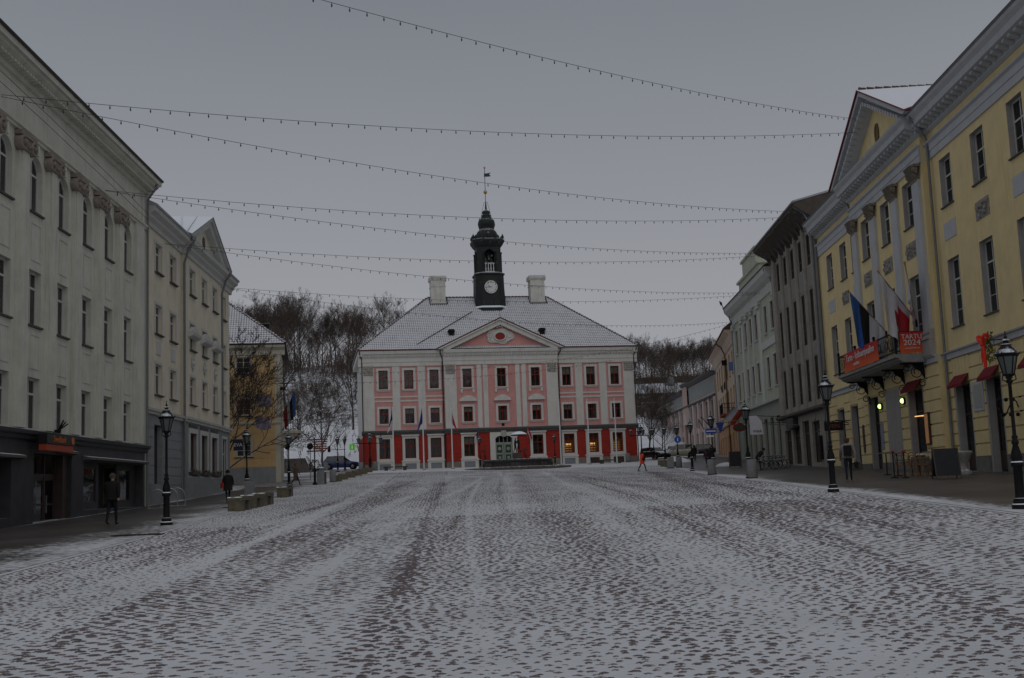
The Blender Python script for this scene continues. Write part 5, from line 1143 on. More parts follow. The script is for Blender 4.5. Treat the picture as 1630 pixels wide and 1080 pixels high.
# balcony with railing
def balcony():
    y = -.36; p = y - 1.75; u0, u1 = 8.75, 21.3
    b = MB(); b.prism_x([(y + .0, 7.75), (p + .45, 7.78), (p + .2, 7.92), (p + .2, 8.0), (p, 8.04), (p, 8.2), (y, 8.22)], -u1, -u0); bal = b.build('balcony', mat('grey_balcony_stone', (.24, .235, .23), .9, .15, 2, bump=.2, snow=.7), bY)
    r = MB(); n = 60
    for k in range(n + 1): x = -u1 + .1 + (u1 - u0 - .2) * k / n; r.tube([(x, p + .1, 8.2), (x, p + .1, 9.35)], .014, 4)
    for s in (-u0 - .1, -u1 + .1):
        for k in range(9): yy = y - .02 - (1.63) * k / 8; r.tube([(s, yy, 8.2), (s, yy, 9.35)], .014, 4)
        r.bar((s, y, 9.38), (s, p + .1, 9.38), .06); r.bar((s, y, 8.35), (s, p + .1, 8.35), .04)
    r.bar((-u1 + .1, p + .1, 9.38), (-u0 - .1, p + .1, 9.38), .07); r.bar((-u1 + .1, p + .1, 8.35), (-u0 - .1, p + .1, 8.35), .05)
    for k in range(26):
        x = -u1 + .35 + (u1 - u0 - .7) * k / 25
        r.tube([(x + .17 * math.cos(a), p + .1, 8.85 + .3 * math.sin(a)) for a in [2 * math.pi * q / 8 for q in range(9)]], .012, 4)
    for u in (u0 + .1, 12.9, 17.1, u1 - .1): r.box(-u - .06, -u + .06, p + .04, p + .16, 8.2, 9.5); r.ball((-u, p + .1, 9.58), .1, 6)
    r.build('railing', BLACKC, bal)
    for u in (9.3, 12.9, 17.1, 20.7):
        q = MB(); x = -u
        q.bar((x, y, 7.72), (x, p + .4, 7.72), .08); q.bar((x, y - .03, 7.75), (x, y - .03, 6.3), .06)
        q.prism_x([(y - .1, 7.7), (y - .75, 7.7), (y - .6, 7.45), (y - .34, 7.3), (y - .22, 7.05), (y - .1, 6.85)], x - .02, x + .02)
        for (c_, r0_, tn) in (((y - .5, 7.25), .38, 1.6), ((y - 1.05, 7.5), .2, 1.5), ((y - .25, 6.65), .22, 1.4)):
            pts = [(x, c_[0] + r0_ * (1 - t * .62) * math.cos(2 * math.pi * tn * t), c_[1] + r0_ * (1 - t * .62) * math.sin(2 * math.pi * tn * t)) for t in [k / 22 for k in range(23)]]; q.tube(pts, .026, 5)
        q.build('scroll_bracket', BLACKC, bal)
    return p, u0, u1
BP, BU0, BU1 = balcony()
# banners on the balcony
def banner_mat():
    if 'red_orange_banner' in MATS: return MATS['red_orange_banner']
    m = mat('red_orange_banner', (.5, .05, .04), .8, .08, 3); t = m.node_tree; p = t.nodes['Principled BSDF']; N = t.nodes.new; L = t.links.new
    tc = N('ShaderNodeTexCoord'); s = N('ShaderNodeSeparateXYZ'); L(tc.outputs['Object'], s.inputs[0]); r = N('ShaderNodeValToRGB'); r.color_ramp.elements[0].color = (.62, .11, .025, 1); r.color_ramp.elements[1].color = (.42, .018, .03, 1)
    mr = N('ShaderNodeMapRange'); mr.inputs['From Min'].default_value = 0; mr.inputs['From Max'].default_value = 1.1; L(s.outputs['Z'], mr.inputs[0]); L(mr.outputs[0], r.inputs[0]); L(r.outputs[0], p.inputs['Base Color']); return m
BAN = banner_mat(); WL = mat('white_letters', (.6, .6, .6), .6)
def cloth(name, parent, x0, x1, z0, z1, y, loc, rz, amp=.03):
    mb = MB(); nx, nz_ = 24, 5; vs_ = []
    for j in range(nz_ + 1):
        for i in range(nx + 1): vs_.append((x0 + (x1 - x0) * i / nx, y + amp * math.sin(i * .9 + j * .5) * (1 - abs(j / nz_ - .5)), z0 + (z1 - z0) * j / nz_))
    mb.add(vs_, [(j * (nx + 1) + i, j * (nx + 1) + i + 1, (j + 1) * (nx + 1) + i + 1, (j + 1) * (nx + 1) + i) for j in range(nz_) for i in range(nx)], 0, True)
    return mb.build(name, BAN, parent, loc, (0, 0, rz))
bn = thing('long_banner', 'long red and orange banner tied to the front of the balcony railing', 'banner', (YP0[0], YP0[1], 0), YR)
cloth('cloth', bn, -19.3, -11.6, 0, 1.15, 0, (0, BP - .05, 8.22), 0)
text('lettering', 'Tartu - kultuuripealinn', .62, WL, bn, (-15.4, BP - .11, 8.98), sx=1.12); text('lettering', 'tartu2024.ee', .26, WL, bn, (-16.2, BP - .11, 8.52))
bs = thing('short_banner', 'square red banner with white year lettering on the side of the balcony railing', 'banner', (YP0[0], YP0[1], 0), YR)
cl_ = cloth('cloth', bs, -.62, .62, 0, 1.12, 0, (-BU0 + .03, BP + .92, 8.24), math.pi / 2, .012)
text('lettering', 'TARTU', .34, WL, bs, (-BU0 + .06, BP + .92, 9.1), (math.pi / 2, 0, math.pi / 2)); text('lettering', '2024', .42, WL, bs, (-BU0 + .06, BP + .92, 8.78), (math.pi / 2, 0, math.pi / 2), sx=1.1); text('lettering', 'tartu2024.ee', .15, WL, bs, (-BU0 + .06, BP + .92, 8.5), (math.pi / 2, 0, math.pi / 2))

# flags
BLU = mat('flag_blue', (.035, .10, .32), .85, .1, 3); BLK = mat('flag_black', (.015, .015, .017), .85, .1, 3); WHT = mat('flag_white', (.52, .52, .56), .85, .06, 3); REDF = mat('flag_red', (.42, .02, .03), .85, .1, 3); EUB = mat('flag_deep_blue', (.02, .045, .22), .85, .1, 3)
def flag(parent, tip, root, drop, f0, f1, mats, pick, nx=12, ny=10, sway=(0, 0, 0), wave=.08, name='flag_cloth', gather=.25):
    """cloth hung from a slanting staff: i runs along the staff from the tip, j downwards"""
    tip = Vector(tip); root = Vector(root); d = root - tip; mb = MB(); vs_ = []; nrm = d.cross(Vector((0, 0, 1))).normalized(); sw = Vector(sway)
    for j in range(ny + 1):
        for i in range(nx + 1):
            s = f0 + (f1 - f0) * i / nx; t = j / ny; ss = s * (1 - gather * t) + gather * t * (f0 + f1) * .5
            p = tip + d * ss + Vector((0, 0, -drop * t * (1 - .12 * (i / nx)))) + sw * t + nrm * (wave * math.sin(i * 1.25 + t * 2.2) * (.3 + t)); vs_.append(p)
    for j in range(ny):
        for i in range(nx): mb.add([vs_[j * (nx + 1) + i], vs_[j * (nx + 1) + i + 1], vs_[(j + 1) * (nx + 1) + i + 1], vs_[(j + 1) * (nx + 1) + i]], [(0, 1, 2, 3)], pick((i + .5) / nx, (j + .5) / ny), True)
    return mb.build(name, mats, parent)
tri = lambda u, v: 0 if u < .36 else (1 if u < .66 else 2)
STAFF = mat('staff_wood', (.20, .17, .13), .7, .1, 3)
def wall_flag(name, label, tip_px, root_px, out, drop, mats, pick, off=-.36, **kw):
    xr, zr_ = yl(*root_px, off); xt, zt = yl(*tip_px, off - out); t = thing(name, label, 'flag', (YP0[0], YP0[1], 0), YR)
    tip, root = Vector((xt, off - out, zt)), Vector((xr, off, zr_))
    MB().tube([root, tip], .03, 6).build('staff', STAFF, t); MB().ball(tip, .07, 6).build('finial', GOLD, t); MB().box(xr - .06, xr + .06, off - .1, off, zr_ - .3, zr_ + .1).build('socket', BLACKC, t)
    flag(t, tip, root, drop, .03, .80, mats, pick, **kw); return t
wall_flag('tricolour_flag', 'blue, black and white flag hanging from a staff over the balcony', (1350, 463), (1412, 530), 2.4, 2.9, [BLU, BLK, WHT], tri, sway=(.35, -.1, 0))
wall_flag('city_flag', 'white and red flag with a coat of arms hanging over the balcony', (1397, 432), (1460, 512), 2.4, 2.9, [WHT, REDF, mat('flag_arms', (.30, .03, .04), .85, .5, 25)], lambda u, v: (2 if (.42 < u < .78 and .42 < v < .70) else (1 if (u > .62 and v > .2) else 0)), sway=(.4, -.1, 0))
wall_flag('pale_flag', 'pale pink and white flag hanging limp behind the others over the balcony', (1440, 418), (1455, 500), 1.2, 1.6, [WHT, mat('flag_pink', (.45, .30, .32), .85)], lambda u, v: 1 if u > .5 else 0, sway=(.1, 0, 0))
# ------------------------------------------------------------------ grey concrete house
bG = fac_empty('concrete_house', 'grey concrete house with tall columns and a wide overhanging roof beside the yellow house', YP0, YAZ, True)
GC = mat('grey_concrete', (.30, .27, .235), .92, .15, 1.2, bump=.3, streak=.4, dirt=(.07, .06, .05)); GD = mat('dark_concrete', (.10, .09, .082), .9, .2, 2, bump=.3, streak=.3)
def build_G():
    U0, U1 = 33.3, 51.0; wc = [48.45, 45.4, 42.35, 39.25, 36.15]; h = .95
    ops = [(-c - h, -c + h, a, b) for c in wc for a, b in ((7.8, 11.15), (12.3, 16.35), (18.25, 20.7))]
    mb = MB(); mb.wall(-U1, -U0, 7.1, 21.4, .0, ops, .14, 0); g = [(-49.9, -47.2, 1.6, 6.0), (-46.3, -43.6, 3.0, 6.2), (-42.5, -40.0, 1.6, 6.4), (-39.0, -36.3, 3.0, 6.2)]; mb.wall(-U1, -U0, .8, 7.1, -.1, g, .5, 0); mb.build('wall', GC, bG)
    mb = MB()
    for xx in (-U1, -U0): mb.add([(xx, -.1, .8), (xx, 15, .8), (xx, 15, 21.4), (xx, -.1, 21.4)], [(0, 1, 2, 3)])
    mb.add([(-U1, 15, .8), (-U0, 15, .8), (-U0, 15, 21.4), (-U1, 15, 21.4)], [(0, 1, 2, 3)]); mb.build('side_wall', GC, bG)
    for c in wc:
        for a, b in ((7.8, 11.15), (12.3, 16.35), (18.25, 20.7)): window(bG, -c, a, b, 2 * h, .08, frame=FDARK, tz=.3, cols=2, room=ROOM)
        for a, b in ((11.25, 12.2), (16.5, 18.1)): MB().box(-c - h + .05, -c + h - .05, -.04, .02, a, b).build('spandrel_panel', mat('pale_spandrel', (.235, .225, .205), .9, .15, 2, bump=.4, streak=.3), bG)
    for k in range(6):
        u = 34.55 + 3.06 * k - (0 if k else -.0)
        MB().prism_z([(-u - .26, .02), (-u - .26, -.1), (-u - .16, -.24), (-u + .16, -.24), (-u + .26, -.1), (-u + .26, .02)], 7.25, 21.3).build('column', GC, bG)
    MB().box(-U0 - .9, -U0, -.2, .02, 7.25, 21.4).build('end_pier', GC, bG); MB().box(-U1, -U1 + .9, -.2, .02, 7.25, 21.4).build('end_pier', GC, bG)
    MB().prism_x([(.1, 6.9), (-.5, 6.95), (-.62, 7.05), (-.62, 7.22), (.15, 7.3)], -U1 - .02, -U0 + .02).build('belt_course', GD, bG)
    MB().prism_x([(.16, 21.3), (-.2, 21.35), (-1.45, 22.15), (-1.55, 22.2), (-1.6, 22.5), (-1.5, 22.55), (7, 24.6), (15, 22), (15, 21.3)], -U1 - .25, -U0 + .1).build('eaves', mat('brown_soffit', (.075, .06, .05), .85, .25, 2, bump=.3), bG)
    q = MB()
    for k in range(12): x = -U1 + .3 + (U1 - U0 - .6) * k / 11; q.prism_x([(.1, 20.9), (-.3, 21.0), (-.7, 21.75), (.1, 21.3)], x - .12, x + .12)
    stuff(q.build('rafter_ends', GD, bG))
    MB().prism_x([(-1.62, 22.5), (-1.66, 22.62), (7, 24.8), (7, 24.62)], -U1 - .3, -U0 + .15).build('roof', SHEET, bG)
    MB().tube([(-U1 - .3, -1.64, 22.5), (-U0 + .15, -1.64, 22.5)], .08, 6).build('gutter', PIPEG, bG); gutterpipe(bG, -U0 - .2, 22.4, 2.2, -1.5, PIPEG, .07, y0=-.3, swing=1.2)
    for o in g:
        w_ = window(bG, (o[0] + o[1]) / 2, max(o[2], 2.4), o[3], o[1] - o[0], .1, frame=FDARK, tz=.75, cols=2, room=ROOM, fw=.1, name='shop_window', roomd=.9)
        MB().box(-(o[1] - o[0]) / 2 + .15, (o[1] - o[0]) / 2 - .15, .2, .22, .1, 1.9).build('curtain', mat('grey_green_curtain', (.17, .19, .175), .9, .2, 6), w_)
    MB().box(-47.0, -44.0, -.55, -.1, 6.0, 7.0 - .15).build('sign_panel', mat('dark_sign_panel', (.045, .04, .045), .6, .1, 2), bG); MB().lathe([(.28, 0), (.28, -.08), (.2, -.1)], 12, (-37.6, -.1, 6.5), axis='y').build('rosette', GC, bG)
    MB().box(-36.1, -35.9 + .3, -.3, -.12, 3.2, 5.0).build('show_case', BLACKC, bG)
build_G()
vs1 = thing('hanging_sign', 'dark rectangular sign board hanging from the iron bracket of the yellow palace', 'sign', (YP0[0], YP0[1], 0), YR)
MB().box(-27.68, -27.56, -1.75, -.45, 5.02, 5.62).build('board', mat('black_brown_sign', (.018, .013, .011), .5), vs1); MB().bar((-27.62, -.1, 5.68), (-27.62, -1.75, 5.68), .05).build('bracket', BLACKC, vs1)
text('lettering', 'VEIN', .36, mat('dull_red_letters', (.22, .10, .08), .6), vs1, (-27.55, -1.1, 5.32), (math.pi / 2, 0, math.pi / 2))

# ------------------------------------------------------------------ green house
bN = fac_empty('green_house', 'pale green house with white pilasters and a stepped attic behind the concrete house', YP0, YAZ, True)
NG = mat('green_render', (.41, .43, .335), .92, .1, 1, bump=.15, streak=.25); NT = mat('greenish_white_trim', (.50, .51, .475), .9, .08, 1.5, streak=.2); NL = mat('grey_green_render', (.27, .295, .25), .92, .1, 1, streak=.25)
def build_N():
    U0, U1 = 51.05, 76.8; wc = [53.8, 57.2, 62.6, 65.7, 68.8, 71.9, 74.9]; h = .72
    ops = [(-c - h, -c + h, a, b) for c in wc for a, b in ((10.4, 13.3), (15.6, 18.2))]; gc = [53.8, 57.0, 60.2, 63.4, 66.6, 69.8, 73.0]; g = [(-c - .8, -c + .8, 3.6, 7.6) for c in gc]
    mb = MB(); mb.wall(-U1, -U0, 9.0, 20.6, .25, ops, .22, 0); mb.wall(-U1, -U0, 1, 9.0, .2, g, .3, 1); mb.build('wall', [NG, NL], bN)
    mb = MB()
    for xx in (-U1, -U0): mb.add([(xx, .2, 1), (xx, 15, 1), (xx, 15, 20.6), (xx, .2, 20.6)], [(0, 1, 2, 3)])
    mb.add([(-U1, 15, 1), (-U0, 15, 1), (-U0, 15, 20.6), (-U1, 15, 20.6)], [(0, 1, 2, 3)]); mb.build('side_wall', NG, bN)
    for c in wc:
        for a, b in ((10.4, 13.3), (15.6, 18.2)):
            w_ = window(bN, -c, a, b, 2 * h, .35, frame=FBROWN, tz=.68, room=ROOM); surround(w_, 2 * h, b - a, .16, .06, -.1, NT, sill=.1)
    for c in gc: 
        w_ = window(bN, -c, 3.6, 7.6, 1.6, .35, frame=FBROWN, tz=.72, room=ROOM, name='shop_window'); surround(w_, 1.6, 4.0, .14, .05, -.15, NL)
    for u, wd in ((51.7, .9), (60.0, 1.4), (64.15, .5), (67.25, .5), (70.4, 1.2), (76.3, .9)):
        MB().box(-u - wd / 2, -u + wd / 2, .08, .26, 9.3, 18.9).build('pilaster', NT, bN)
        q = MB(); q.box(-u - wd / 2 - .15, -u + wd / 2 + .15, -.1, .26, 18.7, 19.0)
        for k in range(4): q.ball((-u - wd / 2 + wd * (k + .5) / 4, .0, 18.5), .2, 6)
        q.build('capital', NT, bN)
    MB().prism_x([(.2, 8.95), (-.15, 9.0), (-.2, 9.2), (.2, 9.35)], -U1, -U0).build('belt_course', NT, bN); MB().prism_x([(.25, 14.2), (.1, 14.2), (.1, 14.9), (.25, 14.9)], -60.0, -U0 - .9).build('band', NT, bN)
    MB().prism_x([(.25, 19.0), (.1, 19.05), (.05, 19.9), (-.3, 20.1), (-.65, 20.5), (-.75, 20.95), (.3, 21.0)], -U1 - .3, -U0).build('cornice', NT, bN)
    MB().prism_x([(-.8, 20.95), (-.8, 21.1), (7.5, 24.6), (15.3, 20.7)], -U1 - .3, -U0).build('roof', mat('dark_sheet_roof', (0, 0, 0)), bN)
    a = MB(); a.box(-70.5, -58.2, .1, 1.0, 21, 22.6); a.box(-70.9, -57.8, -.1, 1.2, 22.6, 22.85); a.box(-68, -60, .15, .9, 22.85, 24.4); a.box(-68.4, -59.6, 0, 1.05, 24.4, 24.65); a.build('attic', NG, bN)
    gutterpipe(bN, -U1 + .2, 20.9, 2.6, -.7, mat('green_grey_pipe', (.17, .21, .22), .5, .1, 3), .09, y0=.05, swing=1.2); gutterpipe(bN, -U0 - .4, 20.9, 2.4, -.7, mat('green_grey_pipe', (0, 0, 0)), .09, y0=.05, swing=1.2)
    q = MB(); q.tube([(-U1 - .2, -.75, 21.1), (-U1 - .3, -.9, 21.7)], .05, 5); q.ball((-U1 - .3, -.95, 21.7), .16, 6); q.bar((-U1 - .5, -.9, 21.5), (-U1 - .1, -1.1, 21.9), .1); q.build('eave_camera', BLACKC, bN)
build_N()
# ------------------------------------------------------------------ peach house
PP0 = (24.95, 129.5); PAZ = .108
bP = fac_empty('peach_house', 'peach and orange house with overhanging eaves beyond the green house', PP0, PAZ, True); PRZ = bP.rotation_euler.z
def build_P():
    P1 = mat('peach_render', (.62, .50, .40), .92, .12, 1, streak=.35, dirt=(.3, .2, .08)); P2 = mat('orange_render', (.60, .35, .20), .92, .12, 1, streak=.3); PT = mat('ochre_trim', (.45, .33, .16), .9, .1, 2)
    U1 = 33; wc = [3.2 + 4.4 * k for k in range(7)]; ops = [(-c - .7, -c + .7, a, b) for c in wc for a, b in ((9.9, 12.6), (14.2, 16.6))]; g = [(-c - .8, -c + .8, 3.6, 7.4) for c in wc]
    mb = MB(); mb.wall(-U1, 0, 8.6, 18.6, 0, ops, .2, 0); mb.wall(-U1, 0, 1, 8.6, -.04, g, .25, 1); mb.build('wall', [P1, P2], bP)
    mb = MB()
    for xx in (0, -U1): mb.add([(xx, 0, 1), (xx, 11, 1), (xx, 11, 18.6), (xx, 0, 18.6)], [(0, 1, 2, 3)]); mb.add([(xx, 0, 18.6), (xx, 11, 18.6), (xx, 5.5, 23.6)], [(0, 1, 2)])
    mb.add([(-U1, 11, 1), (0, 11, 1), (0, 11, 18.6), (-U1, 11, 18.6)], [(0, 1, 2, 3)]); mb.build('side_wall', P1, bP)
    for c in wc:
        for a, b in ((9.9, 12.6), (14.2, 16.6)): w_ = window(bP, -c, a, b, 1.4, .08, frame=FBROWN, tz=.66, room=ROOM); surround(w_, 1.4, b - a, .15, .04, -.08, PT, sill=.08)
        window(bP, -c, 3.6, 7.4, 1.6, .1, frame=FDARK, tz=.7, room=ROOM, name='shop_window')
    MB().prism_x([(0, 8.5), (-.2, 8.55), (-.22, 8.75), (0, 8.85)], -U1, 0).build('belt_course', PT, bP)
    MB().prism_x([(.1, 17.2), (-.12, 17.25), (-.5, 18.2), (-.98, 18.6), (-.98, 18.74), (.1, 18.74)], -U1 - .4, .25).build('cornice', P1, bP)
    MB().prism_x([(-1.0, 18.75), (-1.05, 18.95), (5.5, 23.8), (11.6, 18.7), (11, 18.6)], -U1 - .5, .35).build('roof', mat('brown_red_roof', (.11, .055, .04), .85, .2, 3, snow=.75), bP)
    MB().tube([(-U1 - .5, -1.06, 18.85), (.35, -1.06, 18.85)], .09, 6).build('gutter', mat('rust_gutter', (.20, .09, .05), .7), bP)
    gutterpipe(bP, -12.5, 18.7, 4, -1.0, mat('rust_gutter', (.2, .09, .05)), .08, y0=-.14, swing=1.0)
    b = MB().box(-7.6, -2.6, -1.5, 0, 9.2, 9.45).build('balcony', mat('red_balcony_edge', (.25, .05, .04), .8), bP); r = MB()
    for k in range(24): x = -7.5 + 4.8 * k / 23; r.tube([(x, -1.45, 9.45), (x, -1.45, 10.6)], .02, 4)
    for k in range(7): yy = -1.45 * k / 6; r.tube([(-2.65, yy, 9.45), (-2.65, yy, 10.6)], .02, 4)
    r.bar((-7.5, -1.45, 10.6), (-2.65, -1.45, 10.6), .06); r.bar((-2.65, -1.45, 10.6), (-2.65, 0, 10.6), .06); r.bar((-2.65, -1.45, 10.1), (-2.65, 0, 10.1), .04); r.build('railing', BLACKC, b)
    MB().box(-1.4, -1.3, -.6, -.1, 14.2, 15.2).build('blue_sign', mat('pale_blue_sign', (.10, .16, .36), .6), bP); MB().box(-9.4, -9.0, -.8, -.2, 15.6, 16.2).build('floodlight', BLACKC, bP)
    for c in (-15.5, -20.5): MB().lathe([(.5, 0), (.5, -.1), (.2, -.15)], 10, (c, -.1, 13.6), axis='y').build('wall_ornament', BLACKC, bP)
build_P()
# ------------------------------------------------------------------ long pink house up the street
KP0 = (28.9, 166.0); KAZ = -.012
bK = fac_empty('pink_house', 'long pink house with white pilasters and arched portal up the side street', KP0, KAZ, True)
def build_K():
    K1 = mat('salmon_render', (.47, .34, .30), .92, .08, 1, streak=.2); K2 = mat('grey_green_attic', (.27, .285, .27), .92, .1, 1, streak=.3); KT = mat('pinkish_trim', (.52, .47, .45), .9, .08, 1.5)
    segs = ((0, 23.5, 17.6), (23.5, 28.5, 17.9), (28.5, 62, 16.9))
    for a, b, top in segs:
        n = max(1, int((b - a) / 4.6)); pit = (b - a) / n; cs = [a + pit * (k + .5) for k in range(n)]
        if b - a < 6: ops = [(-cs[0] - 1.2, -cs[0] + 1.2, 5, 11.2)]
        else: ops = [(-c - 1.3, -c + 1.3, p, q) for c in cs for p, q in ((5.4, 9.3), (10.2, 13.6))]
        mb = MB(); mb.wall(-b, -a, 3.5, top - .1, 0 if b - a > 6 else -.3, ops, .4, 0); mb.build('wall', K1, bK)
        for o in ops: window(bK, (o[0] + o[1]) / 2, o[2], o[3], 2.6 if b - a > 6 else 2.4, .3 if b - a > 6 else .0, frame=FDARK, tz=.6, cols=2, room=ROOM)
        if b - a > 6:
            for k in range(n + 1): u = a + pit * k; MB().box(-u - .5, -u + .5, -.28, .01, 4, 13.9).build('pilaster', KT, bK)
            MB().box(-b, -a, -.03, .02, 14.6, top - .75).build('attic_band', K2, bK)
        else: MB().prism_y([(-cs[0] - 1.6, 11.1), (-cs[0] + 1.6, 11.1), (-cs[0], 13.2)], -.5, -.28).build('gable', KT, bK)
        MB().prism_x([(0, 13.9), (-.4, 13.95), (-.45, 14.2), (0, 14.4)], -b, -a).build('cornice', KT if 0 else LEDGE, bK)
        MB().prism_x([(0, top - .6), (-.3, top - .5), (-.7, top - .2), (-.75, top + .05), (.2, top + .1), (7, top + 1.6), (14, top)], -b, -a).build('roof', mat('snowy_grey_roof', (.09, .085, .085), .8, .2, 2, snow=.85), bK)
    mb = MB()
    for xx in (0, -62): mb.add([(xx, 0, 3), (xx, 14, 3), (xx, 14, 17), (xx, 0, 17)], [(0, 1, 2, 3)])
    mb.add([(-62, 14, 3), (0, 14, 3), (0, 14, 17), (-62, 14, 17)], [(0, 1, 2, 3)]); mb.build('side_wall', K1, bK)
build_K()
# ------------------------------------------------------------------ pale house at the head of the street
bF = thing('pale_house', 'pale yellow house with low snowy blue-grey roof closing the side street', 'building', (36, 244, 0), R_(4))
def build_F():
    F1 = mat('pale_yellow_render', (.42, .40, .27), .92, .1, 1, streak=.2)
    g0 = 8; ops = [(-9 + 4 * k - .8, -9 + 4 * k + .8, a, a + 2.2) for k in range(5) for a in (12.5, 16.6)]
    mb = MB(); mb.wall(-13, 13, g0, 20.4, 0, ops, .2); 
    for xx in (-13, 13): mb.add([(xx, 0, g0), (xx, 10, g0), (xx, 10, 20.4), (xx, 0, 20.4)], [(0, 1, 2, 3)])
    mb.add([(-13, 10, g0), (13, 10, g0), (13, 10, 20.4), (-13, 10, 20.4)], [(0, 1, 2, 3)]); mb.build('wall', F1, bF)
    for o in ops: window(bF, (o[0] + o[1]) / 2, o[2], o[3], 1.6, .1, frame=FWHITE, room=ROOM)
    MB().prism_x([(-.6, 20.3), (-.6, 20.55), (5, 23.0), (10.6, 20.5), (10.6, 20.3)], -13.5, 13.5).build('roof', mat('blue_grey_roof', (.13, .15, .18), .6, .15, 1, snow=.6), bF)
    MB().lathe([(.9, 22.5), (.9, 23.6), (.6, 24.1), (.1, 24.3)], 12, (-2, 4, 0)).build('roof_cowl', PIPEG, bF)
build_F()
# ------------------------------------------------------------------ bare trees
BARK = mat('bark', (.075, .064, .058), .95, .3, 4, bump=.5, snow=.35); TWIG = mat('twigs', (.10, .077, .064), .95, .25, 2); TWIGD = mat('dark_twigs', (.045, .037, .034), .95, .25, 2); TWIGB = mat('brown_twigs', (.12, .09, .072), .95, .25, 2)
def tree_meshes(seed, H, nl=16, low=.22, wide=.36, ang=.75, up=.5, tw=.009, fork=False):
    """trunk with limbs along it, each limb branching down to fine twigs"""
    r = random.Random(seed); T = MB(); Cw = MB(); n = 9; p = Vector((0, 0, -.4)); d = Vector((0, 0, 1)); pts = [p]; rr = [H * .0135]
    for i in range(n):
        d = (d + Vector((r.uniform(-1, 1), r.uniform(-1, 1), 0)) * .10 + Vector((0, 0, .25))).normalized(); p = p + d * (H * .66 / n); pts.append(p); rr.append(max(.03, H * .0135 * (1 - .86 * (i + 1) / n)))
    T.tube(pts, rr, 7, caps=False)
    def br(p, d, ln, rad, lev):
        m = (4, 3, 2, 1)[lev]; q = [p]; ra = [rad]
        for i in range(m):
            d = (d + Vector((r.uniform(-1, 1), r.uniform(-1, 1), r.uniform(-.5, 1))) * (.15, .2, .26, .3)[lev] + Vector((0, 0, up * .16))).normalized(); p = p + d * (ln / m); q.append(p); ra.append(max(tw, rad * (1 - .72 * (i + 1) / m)))
        (T if lev == 0 else Cw).tube(q, ra, 5 if lev == 0 else 3, caps=False)
        if lev == 3: return
        k = (7, 6, 5)[lev]
        for c in range(k):
            t = 1.0 if c == 0 else r.uniform(.22, 1.0); i = min(int(t * m), m - 1); s_ = q[i].lerp(q[i + 1], t * m - i); ax = d.orthogonal().normalized(); ax.rotate(Matrix.Rotation(r.uniform(0, 6.283), 3, d)); a = r.uniform(.45, .95) if c else .15
            nd = (d * math.cos(a) + ax * math.sin(a) + Vector((0, 0, up * .25))).normalized(); br(s_, nd, ln * r.uniform(.38, .6) * (1.15 - .4 * t), max(tw, ra[i] * .55), lev + 1)
    for k in range(nl):
        t = low + (1 - low) * (k + r.uniform(0, .8)) / nl; i = min(int(t * n), n - 1); s_ = pts[i].lerp(pts[i + 1], t * n - i); a = k * 2.4 + r.uniform(-.5, .5); el = ang * (1.15 - .55 * t) * r.uniform(.75, 1.2)
        br(s_, Vector((math.cos(a) * math.sin(el), math.sin(a) * math.sin(el), math.cos(el))), H * wide * (1.1 - .55 * t) * r.uniform(.75, 1.15), max(.03, rr[i] * .5), 0)
    return T, Cw
TV = []
for i, (H, nl, low, wide, ang, up, tw) in enumerate(((15, 17, .30, .50, .95, .55, .012), (17, 18, .34, .42, .85, .6, .012), (14, 18, .26, .55, 1.05, .5, .012), (16, 20, .28, .50, .95, .55, .012), (12, 17, .24, .48, 1.0, .4, .010), (10, 20, .2, .55, 1.05, .2, .013))):
    t_, c_ = tree_meshes(40 + i, H, nl, low, wide, ang, up, tw); zmax = max(v[2] for v in c_.v); k_ = H / zmax
    TV.append((t_.mesh('trunk', BARK), c_.mesh('crown', TWIGB if i == 2 else (TWIGD if i == 5 else TWIG)), H, k_))
def tree(v, x, y, h, rz, label, z=None, group=None, name='bare_tree'):
    tm, cm, H, k = TV[v]; t = thing(name, label, 'tree', (x, y, z if z is not None else float(hz(x, y)) if y > 150 else gf(x, y)), rz, group); s = h / H * k; t.scale = (s, s, s)
    place('trunk', tm, t); place('crown', cm, t); return t
tree(5, -23.6, 94.5, 13.2, 1.0, 'bare spreading tree growing close to the front of the yellow house')
p_ = px(512, 700, 152); tree(4, p_.x, 152.0, 12.5, .4, 'dark bare tree with forked trunk on the snowy lawn beyond the sign post')
for v, xp, d, h, rz, lb in ((1, 557, 176, 14, 2.0, 'slanting bare tree on the slope just left of the town hall'), (4, 470, 172, 8.5, .3, 'low bare tree on the slope beside the flags of the yellow house'), (1, 449, 186, 16, 1.2, 'tall bare tree on the slope behind the corner of the yellow house'), (3, 592, 186, 13, 2.9, 'bare tree half hidden behind the left corner of the town hall'),
        (4, 1026, 160, 11.0, 1.9, 'brownish bare tree by the right corner of the town hall'), (4, 1046, 172, 8.0, .7, 'bare street tree in front of the pink house')):
    x_ = (xp - 815) / FPX * d; tree(v, x_, d, h, rz, lb)
r8 = random.Random(5)
ORD = ['first', 'second', 'third', 'fourth', 'fifth', 'sixth', 'seventh', 'eighth', 'ninth', 'tenth', 'eleventh', 'twelfth', 'thirteenth', 'fourteenth', 'fifteenth', 'sixteenth', 'seventeenth', 'eighteenth', 'nineteenth', 'twentieth', 'twenty-first', 'twenty-second', 'twenty-third', 'twenty-fourth', 'twenty-fifth', 'twenty-sixth']
for k in range(22):      # crest of the left hill
    xp = 335 + 258 * (k + r8.uniform(-.35, .35)) / 22; d = r8.uniform(208, 236); h = r8.uniform(11.5, 14.5) * (1.12 if xp < 475 else (.95 if xp > 520 else .72)); tree(r8.choice((0, 1, 2, 3, 3)), (xp - 815) / FPX * d, d, h, r8.uniform(0, 6), 'bare tree on the wooded crest left of the town hall, %s from the left' % ORD[k], group='trees on the left hill crest')
